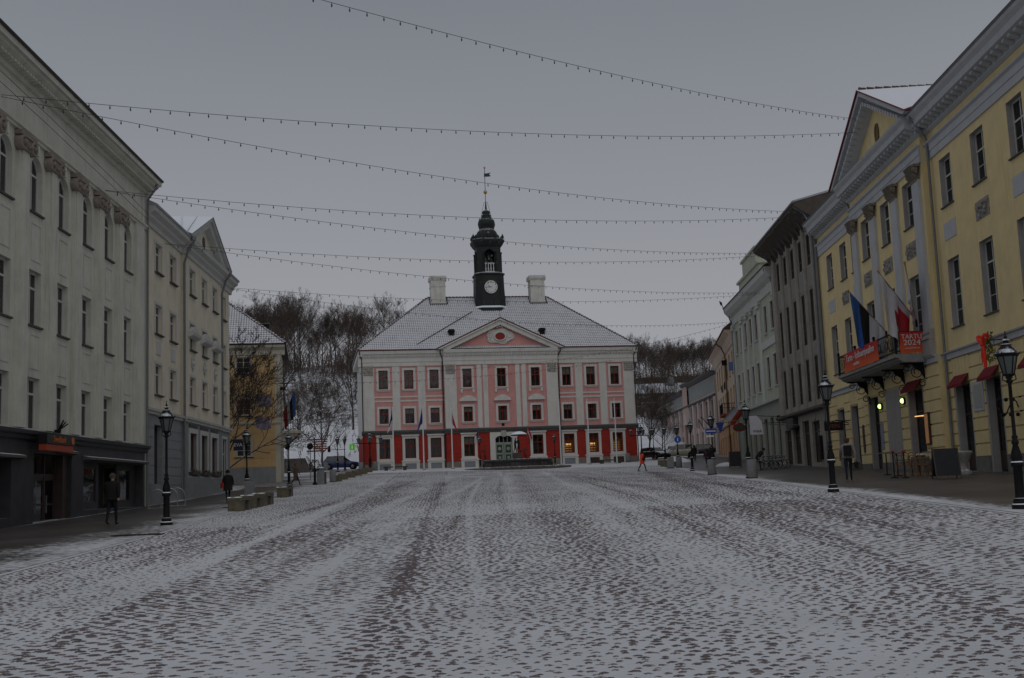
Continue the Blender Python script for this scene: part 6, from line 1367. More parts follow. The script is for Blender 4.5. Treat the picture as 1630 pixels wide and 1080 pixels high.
for k in range(4):
    xp = 470 + 115 * (k + r8.uniform(-.3, .3)) / 4; d = r8.uniform(188, 198); tree(r8.choice((0, 1, 4)), (xp - 815) / FPX * d, d, r8.uniform(5.5, 8), r8.uniform(0, 6), 'small bare tree on the snowy slope left of the town hall, %s from the left' % ORD[k], group='trees on the left slope')
for k in range(22):
    xp = 1004 + 165 * (k + r8.uniform(-.35, .35)) / 22; d = r8.uniform(240, 290); h = r8.uniform(8, 12); tree(r8.choice((0, 1, 3, 3, 1)), (xp - 815) / FPX * d, d, h, r8.uniform(0, 6), 'bare tree in the dark wood right of the town hall, %s from the left' % ORD[k], group='trees on the right hill')
for k, (xp, d, h) in enumerate(((612, 225, 15), (640, 230, 12))): tree(k, (xp - 815) / FPX * d, d, h, k, ('bare treetop showing just left of the town hall roof', 'faint bare treetop showing above the left slope of the town hall roof')[k])
# thickets that fill the wood
def thicket(name, label, xps, ds, hmax, n, seed):
    r = random.Random(seed); mb = MB()
    for k in range(n):
        d = r.uniform(*ds); x = (r.uniform(*xps) - 815) / FPX * d; z = float(hz(x, d)) - .3; p = Vector((x, d, z)); dr = Vector((r.uniform(-.35, .35), r.uniform(-.2, .2), 1)).normalized(); h = r.uniform(.35, 1) * hmax; q = p + dr * h * .5; e = q + (dr + Vector((r.uniform(-.5, .5), 0, r.uniform(-.1, .3)))).normalized() * h * .5
        mb.tube([p, q, e], [.05, .035, .015], 3, caps=False)
        for j in range(4): s = p.lerp(e, r.uniform(.3, .95)); mb.tube([s, s + Vector((r.uniform(-1, 1), r.uniform(-.4, .4), r.uniform(-.1, .9))) * h * .2], [.028, .012], 3, caps=False)
    o = mb.build(name, TWIG); tag(o, label, 'thicket', kind='stuff'); return o
thicket('thicket', 'dense bare undergrowth across the wooded hill left of the town hall', (330, 600), (196, 232), 6, 800, 3)
thicket('thicket', 'bare brushwood on the snowy slope behind the sign post', (452, 600), (160, 196), 1.8, 220, 4)
thicket('thicket', 'dense bare undergrowth on the hill right of the town hall', (1000, 1180), (232, 285), 5.5, 900, 5)

# ------------------------------------------------------------------ street lamps
LGL = mat('frosted_lamp_glass', (.075, .085, .083), .35, .1, 3, spec=.5)
def lamp_proto(h=4.15):
    t = place('street_lamp', None)
    MB().lathe([(.21, 0), (.21, .1), (.17, .13), (.17, .2), (.125, .26), (.11, .34), (.105, 1.0), (.15, 1.04), (.15, 1.12), (.11, 1.15), (.14, 1.22), (.12, 1.34), (.06, 1.55), (.085, 1.58), (.085, 1.64), (.055, 1.67), (.075, 1.74), (.045, 1.8), (.042, 3.05), (.08, 3.08), (.08, 3.13), (.05, 3.16), (.09, 3.2), (.05, 3.24)], 10).build('post', BLACK, t)
    MB().lathe([(.205, .10), (.19, .125), (.172, .13)], 10).lathe([(.165, .2), (.14, .235), (.125, .262)], 10).lathe([(.148, 1.12), (.13, 1.145), (.112, 1.15)], 10).lathe([(.083, 1.64), (.06, 1.66)], 10).build('snow_rings', SNOWM, t)
    fr = MB(); n = 6
    for k in range(n):
        a = 2 * math.pi * (k + .5) / n; fr.bar((.13 * math.cos(a), .13 * math.sin(a), 3.28), (.235 * math.cos(a), .235 * math.sin(a), 3.74), .022)
    fr.lathe([(.07, 3.22), (.15, 3.26), (.15, 3.29)], n, rot=math.pi / n); fr.lathe([(.25, 3.72), (.275, 3.74), (.275, 3.77)], n, rot=math.pi / n)
    for k in range(4): a = math.pi / 2 * k + math.pi / 4; fr.tube([(.04 * math.cos(a), .04 * math.sin(a), 3.1), (.16 * math.cos(a), .16 * math.sin(a), 3.15), (.14 * math.cos(a), .14 * math.sin(a), 3.27)], .014, 4)
    f = fr.build('lantern_frame', BLACKC, t)
    for k in range(n):
        a0, a1 = 2 * math.pi * (k + .5) / n, 2 * math.pi * (k + 1.5) / n; MB().add([(.12 * math.cos(a0), .12 * math.sin(a0), 3.29), (.12 * math.cos(a1), .12 * math.sin(a1), 3.29), (.225 * math.cos(a1), .225 * math.sin(a1), 3.73), (.225 * math.cos(a0), .225 * math.sin(a0), 3.73)], [(0, 1, 2, 3)]).build('pane', LGL, f)
    MB().lathe([(.30, 3.77), (.29, 3.8), (.2, 3.9), (.13, 3.99), (.13, 4.02), (.07, 4.04), (.06, 4.1), (.1, 4.12), (.05, 4.16)], n, rot=math.pi / n, smooth=False).build('lantern_roof', BLACK, t)
    MB().lathe([(.03, 4.15), (.05, 4.2), (.015, 4.25), (.012, 4.36)], 6).build('finial', BLACKC, t)
    for k in range(n): a = 2 * math.pi * (k + .5) / n; MB().tube([(.27 * math.cos(a), .27 * math.sin(a), 3.77), (.32 * math.cos(a), .32 * math.sin(a), 3.83)], [.02, .006], 4).build('crocket', BLACKC, t)
    return t
LP = lamp_proto(); first = [True]
def lamp(x, y, label, s=1.0, rz=0.0, group='street lamps along the square'):
    o = LP if first[0] else copy_tree(LP); first[0] = False; o.location = (x, y, gf(x, y) + .015); o.rotation_euler = (0, 0, rz); s *= .95; o.scale = (s, s, s); tag(o, label, 'street lamp', group); return o
def gp(xp, yp, d): p = px(xp, yp, d); return p.x, d
for xp, d, lb, s in ((265, 38.8, 'black street lamp in front of the metal bike hoops on the left pavement', 1), (393, 67.5, 'black street lamp standing beside the grey bin before the yellow house', 1), (460, 86.0, 'black street lamp next to the person in the long brown coat', 1),
        (1621, 27.0, 'tall black street lamp at the right edge, nearest to the camera', 1), (1325, 39.5, 'black street lamp in front of the concrete house sign', 1), (1193, 61.2, 'black street lamp with a grey cylinder bin at its foot by the bicycles', 1), (1137, 75.8, 'black street lamp carrying blue traffic signs before the peach house', 1),
        (1103, 91.5, 'black street lamp in front of the white parked car', 1), (1081, 106.5, 'black street lamp with the round blue sign', 1), (1061, 127, 'black street lamp beside the stone blocks near the parked cars', 1), (1043, 139, 'farthest black street lamp on the right, by the dark parked car', 1),
        (538, 128.5, 'black street lamp in front of the blue car, left one of two', 1.0), (549.5, 135, 'black street lamp in front of the blue car, right one of two', 1.0)):
    x, y = gp(xp, 760, d); lamp(x, y, lb, s, rz=rng.uniform(0, 1))
for xl, off, lb in ((-3.75, -7.2, 'small black street lamp before the town hall, left of the fountain'), (5.05, -4.2, 'small black street lamp before the town hall, right of the fountain')):
    x, y = hw(xl, off); lamp(x, y, lb, .86)
# lantern clusters at the corners of the town hall
def cluster(xl, off, label, mirror):
    x, y = hw(xl, off); t = thing('lantern_cluster', label, 'street lamp', (x, y, gf(x, y)), hall.rotation_euler.z)
    MB().lathe([(.26, 0), (.26, .14), (.16, .22), (.13, 1.1), (.18, 1.15), (.1, 1.5), (.07, 1.6), (.06, 3.3), (.1, 3.36), (.05, 3.42)], 10).build('post', BLACK, t); MB().bar((-1.25, 0, 3.0), (1.25, 0, 3.0), .07).build('cross_arm', BLACKC, t); MB().bar((0, -.9, 3.02), (0, .9, 3.02), .06).build('cross_arm', BLACKC, t)
    for k, (a, b, z) in enumerate(((-1.2, 0, 3.02), (1.2, 0, 3.02), (0, -.85, 3.04), (0, .85, 3.04), (0, 0, 3.42))):
        l = MB(); l.lathe([(.1, .0), (.13, .04), (.22, .44), (.27, .46), (.16, .6), (.07, .66), (.09, .7), (.02, .84)], 6, smooth=False); lo = l.build('lantern', BLACK, t, (a, b, z)); MB().lathe([(.135, .06), (.222, .43)], 6).build('pane', LGL, lo)
    return t
cluster(-15.2, -2.2, 'black lantern cluster with five lanterns at the left corner of the town hall', 0); cluster(15.6, -2.2, 'black lantern cluster with five lanterns at the right corner of the town hall', 0)
x, y = hw(-17.1, -1.6); gs = thing('green_sign', 'small green lit information sign beside the left lantern cluster', 'sign', (x, y, gf(x, y)), hall.rotation_euler.z)
MB().box(-.3, .3, -.05, .05, 2.35, 3.0).build('board', mat('green_lit', (.1, .5, .08), .5, emit=(.25, 1, .12), es=.06), gs); text('lettering', 'i', .6, mat('yellow_lit', (.8, .8, .3), .5, emit=(1, 1, .4), es=.3), gs, (0, -.06, 2.68)); MB().bar((0, 0, 3.05), (1.5, 0, 3.05), .05).build('bracket', BLACKC, gs); MB().tube([(1.5, 0, 3.08), (1.5, -.4, 3.08)], .03, 5).build('bracket_end', BLACKC, gs)

# ------------------------------------------------------------------ light strings across the square
WIRE = mat('cable', (.03, .03, .032), .7, 0, 1); BULB = mat('dark_bulb', (.05, .05, .05), .4, .1, 3, spec=.5)
def proj(p):
    d = p - Vector((0, 0, CAMZ)); w_ = d.dot(_f); return 815 + FPX * d.dot(_rx) / w_, 540 - FPX * d.dot(_ux) / w_
def lyA(xp, yp): return onfac(xp, yp, (-18.85, 51), -.03988)
def lyB(xp, yp): return onfac(xp, yp, (-19.3, 60), -.04893)
def ryY(xp, yp, off=0.0): return onfac(xp, yp, (YP0[0] + off * math.cos(YAZ), YP0[1] - off * math.sin(YAZ)), YAZ)
def string(label, A, B, samples):
    best = None
    for k in range(0, 81):
        s = k * .06; e = 0
        pp = [A.lerp(B, t / 24) - Vector((0, 0, 4 * s * t / 24 * (1 - t / 24))) for t in range(25)]; q = [proj(p) for p in pp]
        for sx_, sy_ in samples:
            e += (np.interp(sx_, [a for a, _ in q], [b for _, b in q]) - sy_) ** 2
        if best is None or e < best[0]: best = (e, s)
    s = best[1]; n = 60; pts = [A.lerp(B, t / n) - Vector((0, 0, 4 * s * t / n * (1 - t / n))) for t in range(n + 1)]
    t = thing('light_string', label, 'light string', tuple(A), 0, 'light strings over the square'); MB().tube([p - A for p in pts], .0105, 4, caps=False).build('wire', WIRE, t)
    mb = MB(); ln = (B - A).length; m_ = int(ln / .78)
    for k in range(1, m_):
        f = k / m_; p = A.lerp(B, f) - Vector((0, 0, 4 * s * f * (1 - f))) - A; mb.lathe([(.014, 0), (.016, -.05), (.029, -.08), (.031, -.12), (.018, -.155), (.006, -.17)], 5, tuple(p))
    stuff(mb.build('bulbs', BULB, t))
LA = Vector((-18.85 + .0399 * 27, 51 - 27, 17.6))
string('topmost light string, slanting down to the pediment of the yellow house', LA, ryY(1362, 190, -1.4), [(495, 0), (640, 37), (850, 87), (1180, 155)])
string('light string second from the top, running level to the yellow pediment', lyA(2, 151), ryY(1362, 211, -1.4), [(130, 167), (480, 194), (720, 207), (950, 214)])
string('light string crossing just below the tip of the tower spire', lyA(2, 154), ryY(1292, 338, -1.0), [(145, 185), (480, 248), (780, 290), (1000, 318)])
string('light string crossing at the onion dome of the tower', lyA(160, 302.5), ryY(1290, 344, -1.5), [(480, 333), (780, 347), (1000, 351)])
string('light string crossing at the tower cornice', lyA(162, 303), ryY(1226, 403, -1.5), [(480, 348), (720, 377), (960, 397)])
string('light string crossing at the bell stage of the tower', lyB(262, 388), ryY(1226, 406, -1.4), [(600, 412), (800, 417), (1000, 416)])
string('light string sloping across the tops of the chimneys', lyB(264, 389), ryY(1210, 466, -.05), [(560, 425), (700, 442), (900, 459), (1050, 466)])
string('light string crossing along the ridge of the town hall roof', lyB(362, 458), ryY(1211, 468, -.05), [(600, 474), (950, 479)])
string('light string crossing the middle of the town hall roof', lyB(362, 459), ryY(1162, 513, -.1), [(600, 492), (760, 510), (960, 517)])
string('light string hanging across the upper windows of the town hall', px(446, 592, 99), px(1160, 516, 131), [(790, 584)])
string('lowest light string, hanging across the pink storey of the town hall', px(446, 611, 99), px(1131, 541, 150), [(790, 597)])
cb = MB()
for z0_, z1_ in ((17.55, 16.95), (17.15, 16.62)): cb.tube([(-20, -.5, z0_ + .1), (-6, -.45, z0_ - .15), (8.4, -.35, z1_)], .014, 4)
stuff(cb.build('facade_cables', WIRE, bA))
# ------------------------------------------------------------------ people
SKIN = mat('skin', (.36, .22, .16), .6, .08, 6)
def figure(pose='walk', h=1.72, stride=.32, arm=.25, lean=.03, bulk=1.0, bend=0.0, hood=False, armpose=None):
    """one continuous skinned body, facing +y, feet at z=0"""
    k = h / 1.72; V = []; E_ = []; Rr = []
    def j(p, r, par=None):
        V.append(Vector(p) * k); Rr.append(r * k if isinstance(r, (int, float)) else (r[0] * k, r[1] * k)); i = len(V) - 1
        if par is not None: E_.append((par, i))
        return i
    hipz = .92; L_ = lambda z: lean * (z - hipz)
    cb_, sb_ = math.cos(bend), math.sin(bend)
    def up(x, y, z): dz = z - hipz; return (x, y * cb_ + dz * sb_ + L_(z), hipz + dz * cb_ - y * sb_)
    pe = j((0, 0, hipz), (.165 * bulk, .125 * bulk)); sp = j(up(0, 0, 1.14), (.15 * bulk, .12 * bulk), pe); chs = j(up(0, .0, 1.34), (.185 * bulk, .125 * bulk), sp); nk = j(up(0, .01, 1.47), .062, chs); n2 = j(up(0, .03, 1.52), .055, nk); hd = j(up(0, .035, 1.60), (.082, .098), n2); tp = j(up(0, .025, 1.69), (.062, .075), hd)
    for s in (-1, 1):
        f = stride * s
        sh = j(up(s * .19 * bulk, 0, 1.39), .075 * bulk, chs)
        if armpose: el, wr, fi = armpose(s)
        else: a = -f * arm * 2.2; el = up(s * .25 * bulk, a * .45, 1.12); wr = up(s * .25 * bulk, a * .9 + .07, .88); fi = up(s * .25 * bulk, a * .95 + .09, .79)
        e1 = j(el, .055 * bulk, sh); w1 = j(wr, .036, e1); hn = j(Vector(wr).lerp(Vector(fi), .55), (.044, .022), w1); fg = j(fi, (.03, .013), hn); th_ = j((Vector(wr).lerp(Vector(fi), .5) + Vector((-s * .045, .02, 0))), .013, w1)
        hp = j((s * .095, 0, .86), .09 * bulk, pe); kn = j((s * .1, f * .62 + .03, .49), .06, hp); an = j((s * .1, f * 1.05 - (.07 if f < 0 else 0), .10 if f > 0 else .14), .042, kn)
        he = j((s * .1, f * 1.05 - .04 - (.05 if f < 0 else 0), .035 if f > 0 else .08), .036, an); j((s * .11, f * 1.05 + .15 - (.02 if f < 0 else 0), .03), .032, he)
    me = bpy.data.meshes.new('body'); me.from_pydata([tuple(v) for v in V], E_, []); o = bpy.data.objects.new('body', me); COL.objects.link(o)
    mo = o.modifiers.new('skin', 'SKIN'); mo.use_smooth_shade = True; o.modifiers.new('sub', 'SUBSURF').levels = 2
    lay = me.skin_vertices[0].data
    for i, r in enumerate(Rr): lay[i].radius = (r, r) if isinstance(r, float) else r; lay[i].use_root = (i == 0)
    bpy.context.view_layer.update(); ev = o.evaluated_get(bpy.context.evaluated_depsgraph_get()); out = bpy.data.meshes.new_from_object(ev); bpy.data.objects.remove(o); bpy.data.meshes.remove(me)
    return out, k, up
def person(x, y, rz, label, h=1.72, top=None, legs=None, shoes=None, coat=None, hem=.55, hair=(.03, .022, .018), hat=None, extra=None, z=None, **kw):
    me, k, up = figure(h=h, **kw); t = thing('person', label, 'person', (x, y, (gf(x, y) if z is None else z) + .02), rz)
    top = top or BLKC; ms = [top, legs or BLKT, shoes or SHOE, SKIN]
    for m_ in ms: me.materials.append(m_)
    mi = []
    for p in me.polygons:
        c = p.center / k
        head = (Vector(c) - Vector(up(0, .03, 1.60))).length < .16
        hand = (abs(c.x) > .2 and c.z < .9 and c.z > .72)
        mi.append(3 if (head or hand) else (2 if c.z < .12 else (1 if c.z < .9 else 0)))
    me.polygons.foreach_set('material_index', mi); me.polygons.foreach_set('use_smooth', [True] * len(mi)); place('body', me, t)
    bulk = kw.get('bulk', 1.0); b = MB(); prof = [(1.50, .075, .085), (1.44, .15, .11), (1.38, .215, .145), (1.25, .215, .16), (1.05, .20, .16), (.95, .215, .17), (max(hem, .5), .235, .19), (hem, .24, .195)]
    if hem > .8: prof = [p for p in prof if p[0] >= .9][:-1] + [(hem, .22, .175)]
    n = 14; vs_ = []
    for z_, a, d in prof:
        for q in range(n):
            an = 2 * math.pi * q / n; xx, yy = a * bulk * math.cos(an), d * bulk * math.sin(an) * (1 + (.25 * math.sin(an * 2 + 1) * (1 if z_ < .8 else 0)) * .2); u_ = up(xx, yy, z_) if z_ > .9 else (xx, yy, z_); vs_.append(Vector(u_) * k)
    b.add(vs_, [(i * n + q, i * n + (q + 1) % n, (i + 1) * n + (q + 1) % n, (i + 1) * n + q) for i in range(len(prof) - 1) for q in range(n)], 0, True); b.build('coat', coat or top, t)
    hc = Vector(up(0, .015, 1.625)) * k
    if hat: MB().lathe([(.112, -.03), (.118, .02), (.105, .09), (.06, .135), (.015, .15)], 12, tuple(hc)).build('hat', hat, t)
    else: MB().lathe([(.085, -.1), (.108, -.03), (.112, .04), (.085, .095), (.02, .115)], 12, tuple(hc + Vector((0, -.022, 0)))).build('hair', mat('hair_%d' % (int(hair[0] * 1000)), hair, .8, .3, 20), t)
    f = MB(); fc = Vector(up(0, .125, 1.60)) * k
    f.ball(tuple(fc + Vector((0, .012, -.01))), .018, 6)
    for s in (-1, 1): f.ball(tuple(fc + Vector((s * .034, -.008, .018))), .011, 6, 1); f.ball(tuple(Vector(up(s * .088, .02, 1.60)) * k), .02, 6, 2)
    f.bar(tuple(fc + Vector((-.022, -.008, -.045))), tuple(fc + Vector((.022, -.008, -.045))), .008, None, 3); f.build('face', [SKIN, mat('eye', (.02, .02, .02), .4), SKIN, mat('lips', (.25, .09, .08), .6)], t)
    if extra: extra(t, k, up)
    return t
BLKC = mat('black_coat', (.012, .011, .012), .9, .2, 6); BLKT = mat('black_trousers', (.014, .014, .017), .9, .2, 6); SHOE = mat('shoes', (.012, .011, .010), .6); BRNC = mat('brown_coat', (.095, .068, .05), .9, .15, 5); REDC = mat('orange_red_coat', (.60, .055, .02), .85, .1, 5); GRYJ = mat('grey_jacket', (.20, .185, .175), .85, .15, 5); NAVY = mat('navy_trousers', (.017, .02, .03), .9); TIGHT = mat('dark_tights', (.018, .014, .014), .9)
def bag(col, side, z, sz=(.12, .28, .26)):
    def f(t, k, up):
        b = MB().cbox((side * .3, .02, z), sz); b.tube([(side * .3, -.08, z + sz[2] / 2), (side * .3, .0, z + sz[2] / 2 + .14), (side * .3, .1, z + sz[2] / 2)], .012, 5); b.build('bag', col, t)
    return f
def pack(t, k, up):
    MB().prism_z([(-.17, -.15), (.17, -.15), (.16, -.32), (.08, -.36), (-.08, -.36), (-.16, -.32)], 1.02, 1.46).build('backpack', BLKC, t); MB().cbox((.33, .02, .62), (.14, .42, .28)).tube([(.33, -.1, .76), (.33, .02, .9), (.33, .14, .76)], .014, 5).build('hand_bag', BLKC, t)
x, y = gp(178, 830, 41.3); person(x, y, R_(-4), 'person in dark jacket and knitted cap walking away along the black shopfront', h=1.76, hat=mat('grey_cap', (.06, .053, .048), .9, .3, 30), hem=.84, stride=.12, arm=.8, bulk=1.12)
x, y = gp(363, 797, 61.5); person(x, y, R_(25), 'person in black hooded coat with a red bag walking past the cream house', h=1.64, hat=BLKC, hem=.62, stride=.16, bulk=1.1, extra=bag(mat('red_bag', (.35, .015, .015), .7), -1, .85))
x, y = gp(471, 772, 88.5); person(x, y, R_(-100), 'person in long brown coat walking towards the town hall', h=1.66, top=BRNC, coat=BRNC, legs=TIGHT, hem=.36, stride=.34, hair=(.09, .06, .035))
x, y = gp(1023, 753, 96.0); person(x, y, R_(-70), 'person in orange red coat crossing the cobbles before the town hall', h=1.66, top=REDC, coat=REDC, legs=TIGHT, hem=.62, stride=.27, arm=.6, hair=(.02, .014, .012), extra=bag(BLKC, 1, .98, (.1, .2, .2)))
x, y = gp(1352, 763, 49.5); person(x, y, R_(-12), 'person in grey jacket with black backpack and hand bag by the yellow house', h=1.78, top=GRYJ, coat=GRYJ, legs=NAVY, hem=.90, stride=.13, arm=.9, hair=(.06, .035, .022), bulk=1.1, extra=pack)
for xp, d, rz, h, lb, cm, hm in ((1126, 104.0, 12, 1.62, 'person in plum jacket, left one of the pair walking by the peach house', mat('plum_coat', (.05, .02, .035), .9), .8), (1132.5, 103.0, -8, 1.74, 'person in black coat, right one of the pair walking by the peach house', BLKC, .6), (1107, 128, 0, 1.7, 'distant person in black standing beside the white parked car', BLKC, .7)):
    x, y = gp(xp, 745, d); person(x, y, R_(rz), lb, h=h, coat=cm, top=cm, hem=hm, stride=.18)
x, y = gp(1207, 750, 84.5); person(x, y, R_(-75), 'person in black bending over the parked bicycles', h=1.76, hem=.88, stride=.14, bend=.75, hat=BLKC)

# ------------------------------------------------------------------ cars
def car(x, y, rz, label, paint, length=4.4, hgt=1.62, snow=.0, z=None, scale=1.0):
    t = thing('parked_car', label, 'car', (x, y, (gf(x, y) if z is None else z) + .01), rz); L2 = length / 2; k = length / 4.4
    P = mat('car_paint_' + paint[0], paint[1], .3, .05, 3, spec=.5, snow=snow); CG_ = mat('car_glass', (.012, .014, .016), .08, 0, 1, spec=.6); TY = mat('tyre', (.012, .012, .012), .9); RM = mat('rim', (.22, .22, .23), .4, .1, 4, metal=.6)
    st = [(-2.2, .62, .50, .78, .80), (-2.12, .78, .42, .98, 1.0), (-1.75, .86, .30, 1.02, 1.06), (-1.0, .88, .25, 1.02, 1.05), (0, .89, .25, 1.0, 1.03), (.75, .88, .25, .98, 1.0), (1.3, .87, .27, .93, .96), (1.85, .82, .32, .84, .87), (2.12, .70, .42, .72, .74), (2.2, .55, .5, .62, .64)]
    b = MB(); vs_ = []; n = 7
    for sx_, w_, zl, zs, zt in st:
        for a, zz in ((-w_ * .9, zl), (-w_, zl + .18), (-w_, zs - .12), (-w_ * .9, zt), (w_ * .9, zt), (w_, zs - .12), (w_, zl + .18), (w_ * .9, zl)): vs_.append((sx_ * k, a, zz))
    m_ = 8; b.add(vs_, [(i * m_ + q, (i + 1) * m_ + q, (i + 1) * m_ + q + 1, i * m_ + q + 1) for i in range(len(st) - 1) for q in range(m_ - 1)] + [tuple(reversed(range(m_))), tuple(range((len(st) - 1) * m_, len(st) * m_))], 0, True); b.build('body', P, t)
    cs = [(-2.0, 1.0, .70, 1.02, .66), (-1.55, .98, .72, hgt - .08, .60), (-.6, .98, .74, hgt, .62), (.35, .98, .74, hgt - .06, .60), (1.15, .93, .72, .98, .66)]
    vs_ = []
    for sx_, zb, wb, zt, wt in cs: vs_ += [(sx_ * k, -wb - .08, zb), (sx_ * k, -wt, zt), (sx_ * k, wt, zt), (sx_ * k, wb + .08, zb)]
    c = MB()
    for i in range(len(cs) - 1):
        o = [i * 4 + q for q in range(4)]; e_ = [(i + 1) * 4 + q for q in range(4)]
        for q in range(3):
            roof_ = q == 1 and i in (1, 2); c.add([vs_[o[q]], vs_[e_[q]], vs_[e_[q + 1]], vs_[o[q + 1]]], [(0, 1, 2, 3)], 0 if roof_ else 1, roof_)
    c.build('cabin', [P, CG_], t)
    pl = MB()
    for s in (-1, 1):
        for i in (1, 2, 3):
            a_, b_ = (vs_[i * 4], vs_[i * 4 + 1]) if s < 0 else (vs_[i * 4 + 3], vs_[i * 4 + 2]); pl.bar((a_[0], a_[1] + s * .012, a_[2]), (b_[0], b_[1] + s * .012, b_[2]), .07)
        pl.bar((-1.55 * k, s * .61, hgt - .06), (.35 * k, s * .61, hgt - .05), .06)
    pl.build('pillars', P, t)
    for sx_ in (-1.36, 1.38):
        for s in (-1, 1):
            w_ = MB().lathe([(.2, -.1), (.33, -.11), (.34, -.06), (.34, .06), (.33, .11), (.2, .1)], 16, (0, 0, 0), axis='y').build('wheel', TY, t, (sx_ * k, s * .80, .34)); MB().lathe([(.21, s * .085), (.2, s * .115), (.06, s * .12)], 12, (0, 0, 0), axis='y').build('rim', RM, w_)
            MB().lathe([(.40, -.02), (.42, .02)], 16, (sx_ * k, s * .872, .36), axis='y').build('wheel_arch', mat('arch_black', (.01, .01, .01), .8), t)
    for s in (-1, 1):
        MB().cbox((-2.12 * k, s * .62, .88), (.12, .26, .2)).build('tail_light', mat('tail_red', (.35, .012, .01), .3), t); MB().cbox((2.06 * k, s * .58, .68), (.16, .26, .14)).build('headlight', mat('head_glass', (.4, .42, .43), .15), t); MB().cbox((.72 * k, s * .98, 1.02), (.14, .16, .12)).build('mirror', P, t)
        MB().box(-.35 * k - .008, -.35 * k + .008, s * .895 - .004, s * .895 + .004, .38, .98).build('door_gap', mat('arch_black', (.01, .01, .01)), t); MB().cbox((-.55 * k, s * .9, .86), (.2, .03, .035)).build('door_handle', P, t)
    MB().cbox((2.17 * k, 0, .47), (.1, 1.1, .22)).build('bumper', mat('arch_black', (.01, .01, .01)), t); MB().cbox((-2.2 * k, 0, .70), (.03, .52, .12)).build('number_plate', mat('plate_white', (.5, .5, .5), .5), t)
    return t
x, y = gp(543, 745, 143); car(x, y, R_(4), 'dark blue car parked on the road left of the town hall', ('blue', (.012, .03, .12)), 4.7, 1.68)
x, y = gp(1081, 725, 146); car(x, y, R_(176), 'white and beige car parked side-on beyond the round blue sign', ('beige', (.36, .345, .28)), 4.8, 1.7, .45); 
x, y = gp(1034, 735, 141); car(x + .8, y + 1, R_(-62), 'dark car with snowy bonnet parked at the right corner of the town hall', ('dark', (.02, .02, .024)), 4.4, 1.5, .8)
x, y = gp(1072, 712, 163); car(x, y, R_(-95), 'dark car with snow-covered roof parked in the row behind the white car', ('dark_snowy', (.025, .018, .018)), 4.4, 1.5, .95)
x, y = gp(1113, 712, 160); car(x, y, R_(170), 'black car parked in front of the pink house', ('black', (.012, .012, .014)), 4.5, 1.55, .3)

# ------------------------------------------------------------------ stone benches, blocks, bins
BST = mat('mossy_bench_stone', (.12, .105, .075), .95, .35, 4, bump=.6, snow=.95); CON = mat('grey_concrete_bin', (.20, .205, .21), .85, .15, 4, bump=.2, snow=.6)
bme = MB()
for yy in (-.72, .72): bme.box(-.3, .3, yy - .3, yy + .3, -.1, .44)
blk = MB().prism_z([(-.3, -.28), (-.28, -.3), (.28, -.3), (.3, -.28), (.3, .28), (.28, .3), (-.28, .3), (-.3, .28)], -.15, .42).mesh('block', BST); slb = MB().prism_x([(-1.02, .42), (-1.02, .54), (-.98, .58), (.98, .58), (1.02, .54), (1.02, .42)], -.31, .31).mesh('seat', BST)
def bench(x, y, rz, label):
    t = thing('stone_bench', label, 'bench', (x, y, gf(x, y)), rz, 'stone benches on the left edge of the square'); place('block', blk, t, (0, -.7, 0)); place('block', blk, t, (0, .7, 0)); place('seat', slb, t); return t
bench(-11.75, 49.3, .02, 'snowy stone bench nearest the camera, first of the row on the left'); bench(-11.85, 52.0, .02, 'snowy stone bench in the middle of the row on the left'); bench(-11.95, 54.7, .02, 'snowy stone bench at the far end of the row on the left'); bench(-13.3, 66.6, .03, 'single snowy stone bench before the lamp and the long brown coat')
sb = MB().prism_z([(-.42, -.4), (-.4, -.42), (.4, -.42), (.42, -.4), (.42, .4), (.4, .42), (-.4, .42), (-.42, .4)], -.2, .5).mesh('stone_block', BST)
names = ('nearest', 'second', 'third', 'fourth', 'fifth', 'farthest')
for k in range(6):
    x, y = gp((535, 546, 558, 568, 577, 585)[k], 760, 95 + 5.2 * k); tag(place('stone_block', sb, None, (x, y, gf(x, y)), (0, 0, .1 * k)), 'low snowy stone block, %s of the row leading to the town hall corner' % names[k], 'stone block', 'stone blocks left of the town hall')
for k, (xp, d, lb) in enumerate(((1055, 117, 'leftmost'), (1060.5, 112, 'middle'), (1069, 109, 'rightmost'))):
    x, y = gp(xp, 745, d); tag(place('stone_block', sb, None, (x, y, gf(x, y)), (0, 0, .3 * k)), 'low stone block by the right lamp row, %s of three' % lb, 'stone block', 'stone blocks by the right lamp row')
def bin_(x, y, label, h=1.0, r=.27, square=False, m=CON):
    t = thing('litter_bin', label, 'litter bin', (x, y, gf(x, y)), .1); n = 4 if square else 14; s = 1.35 if square else 1
    MB().lathe([(r * s * .95, 0), (r * s * .95, .07), (r * s, .08), (r * s, h - .06), (r * s * .96, h)], n, rot=math.pi / 4, smooth=not square).build('body', m, t); MB().lathe([(r * s * .7, h), (r * s * .68, h + .02)], n, rot=math.pi / 4).build('opening', BLACKC, t); MB().lathe([(r * s * 1.06, -.02), (r * s * 1.06, .06)], n, rot=math.pi / 4).build('foot', mat('rust_brown_foot', (.07, .04, .035), .8), t); return t
for xp, d, lb, sq in ((397, 66.8, 'grey square bin beside the street lamp before the yellow house', True), (1198, 60.2, 'tall grey cylinder bin at the foot of the lamp by the bicycles', False), (1133.5, 75.2, 'grey bin hidden behind the lamp with blue traffic signs', False), (1082, 105.2, 'grey bin at the foot of the lamp with the round blue sign', False), (1068.5, 104.5, 'narrow brown stone bin left of the round blue sign', True), (530, 94.0, 'short grey post-shaped bin at the start of the stone blocks', False), (575, 127, 'grey bin near the left lantern cluster', False), (519, 141, 'grey bin at the rear of the blue car', True)):
    x, y = gp(xp, 760, d); bin_(x, y, lb, square=sq)
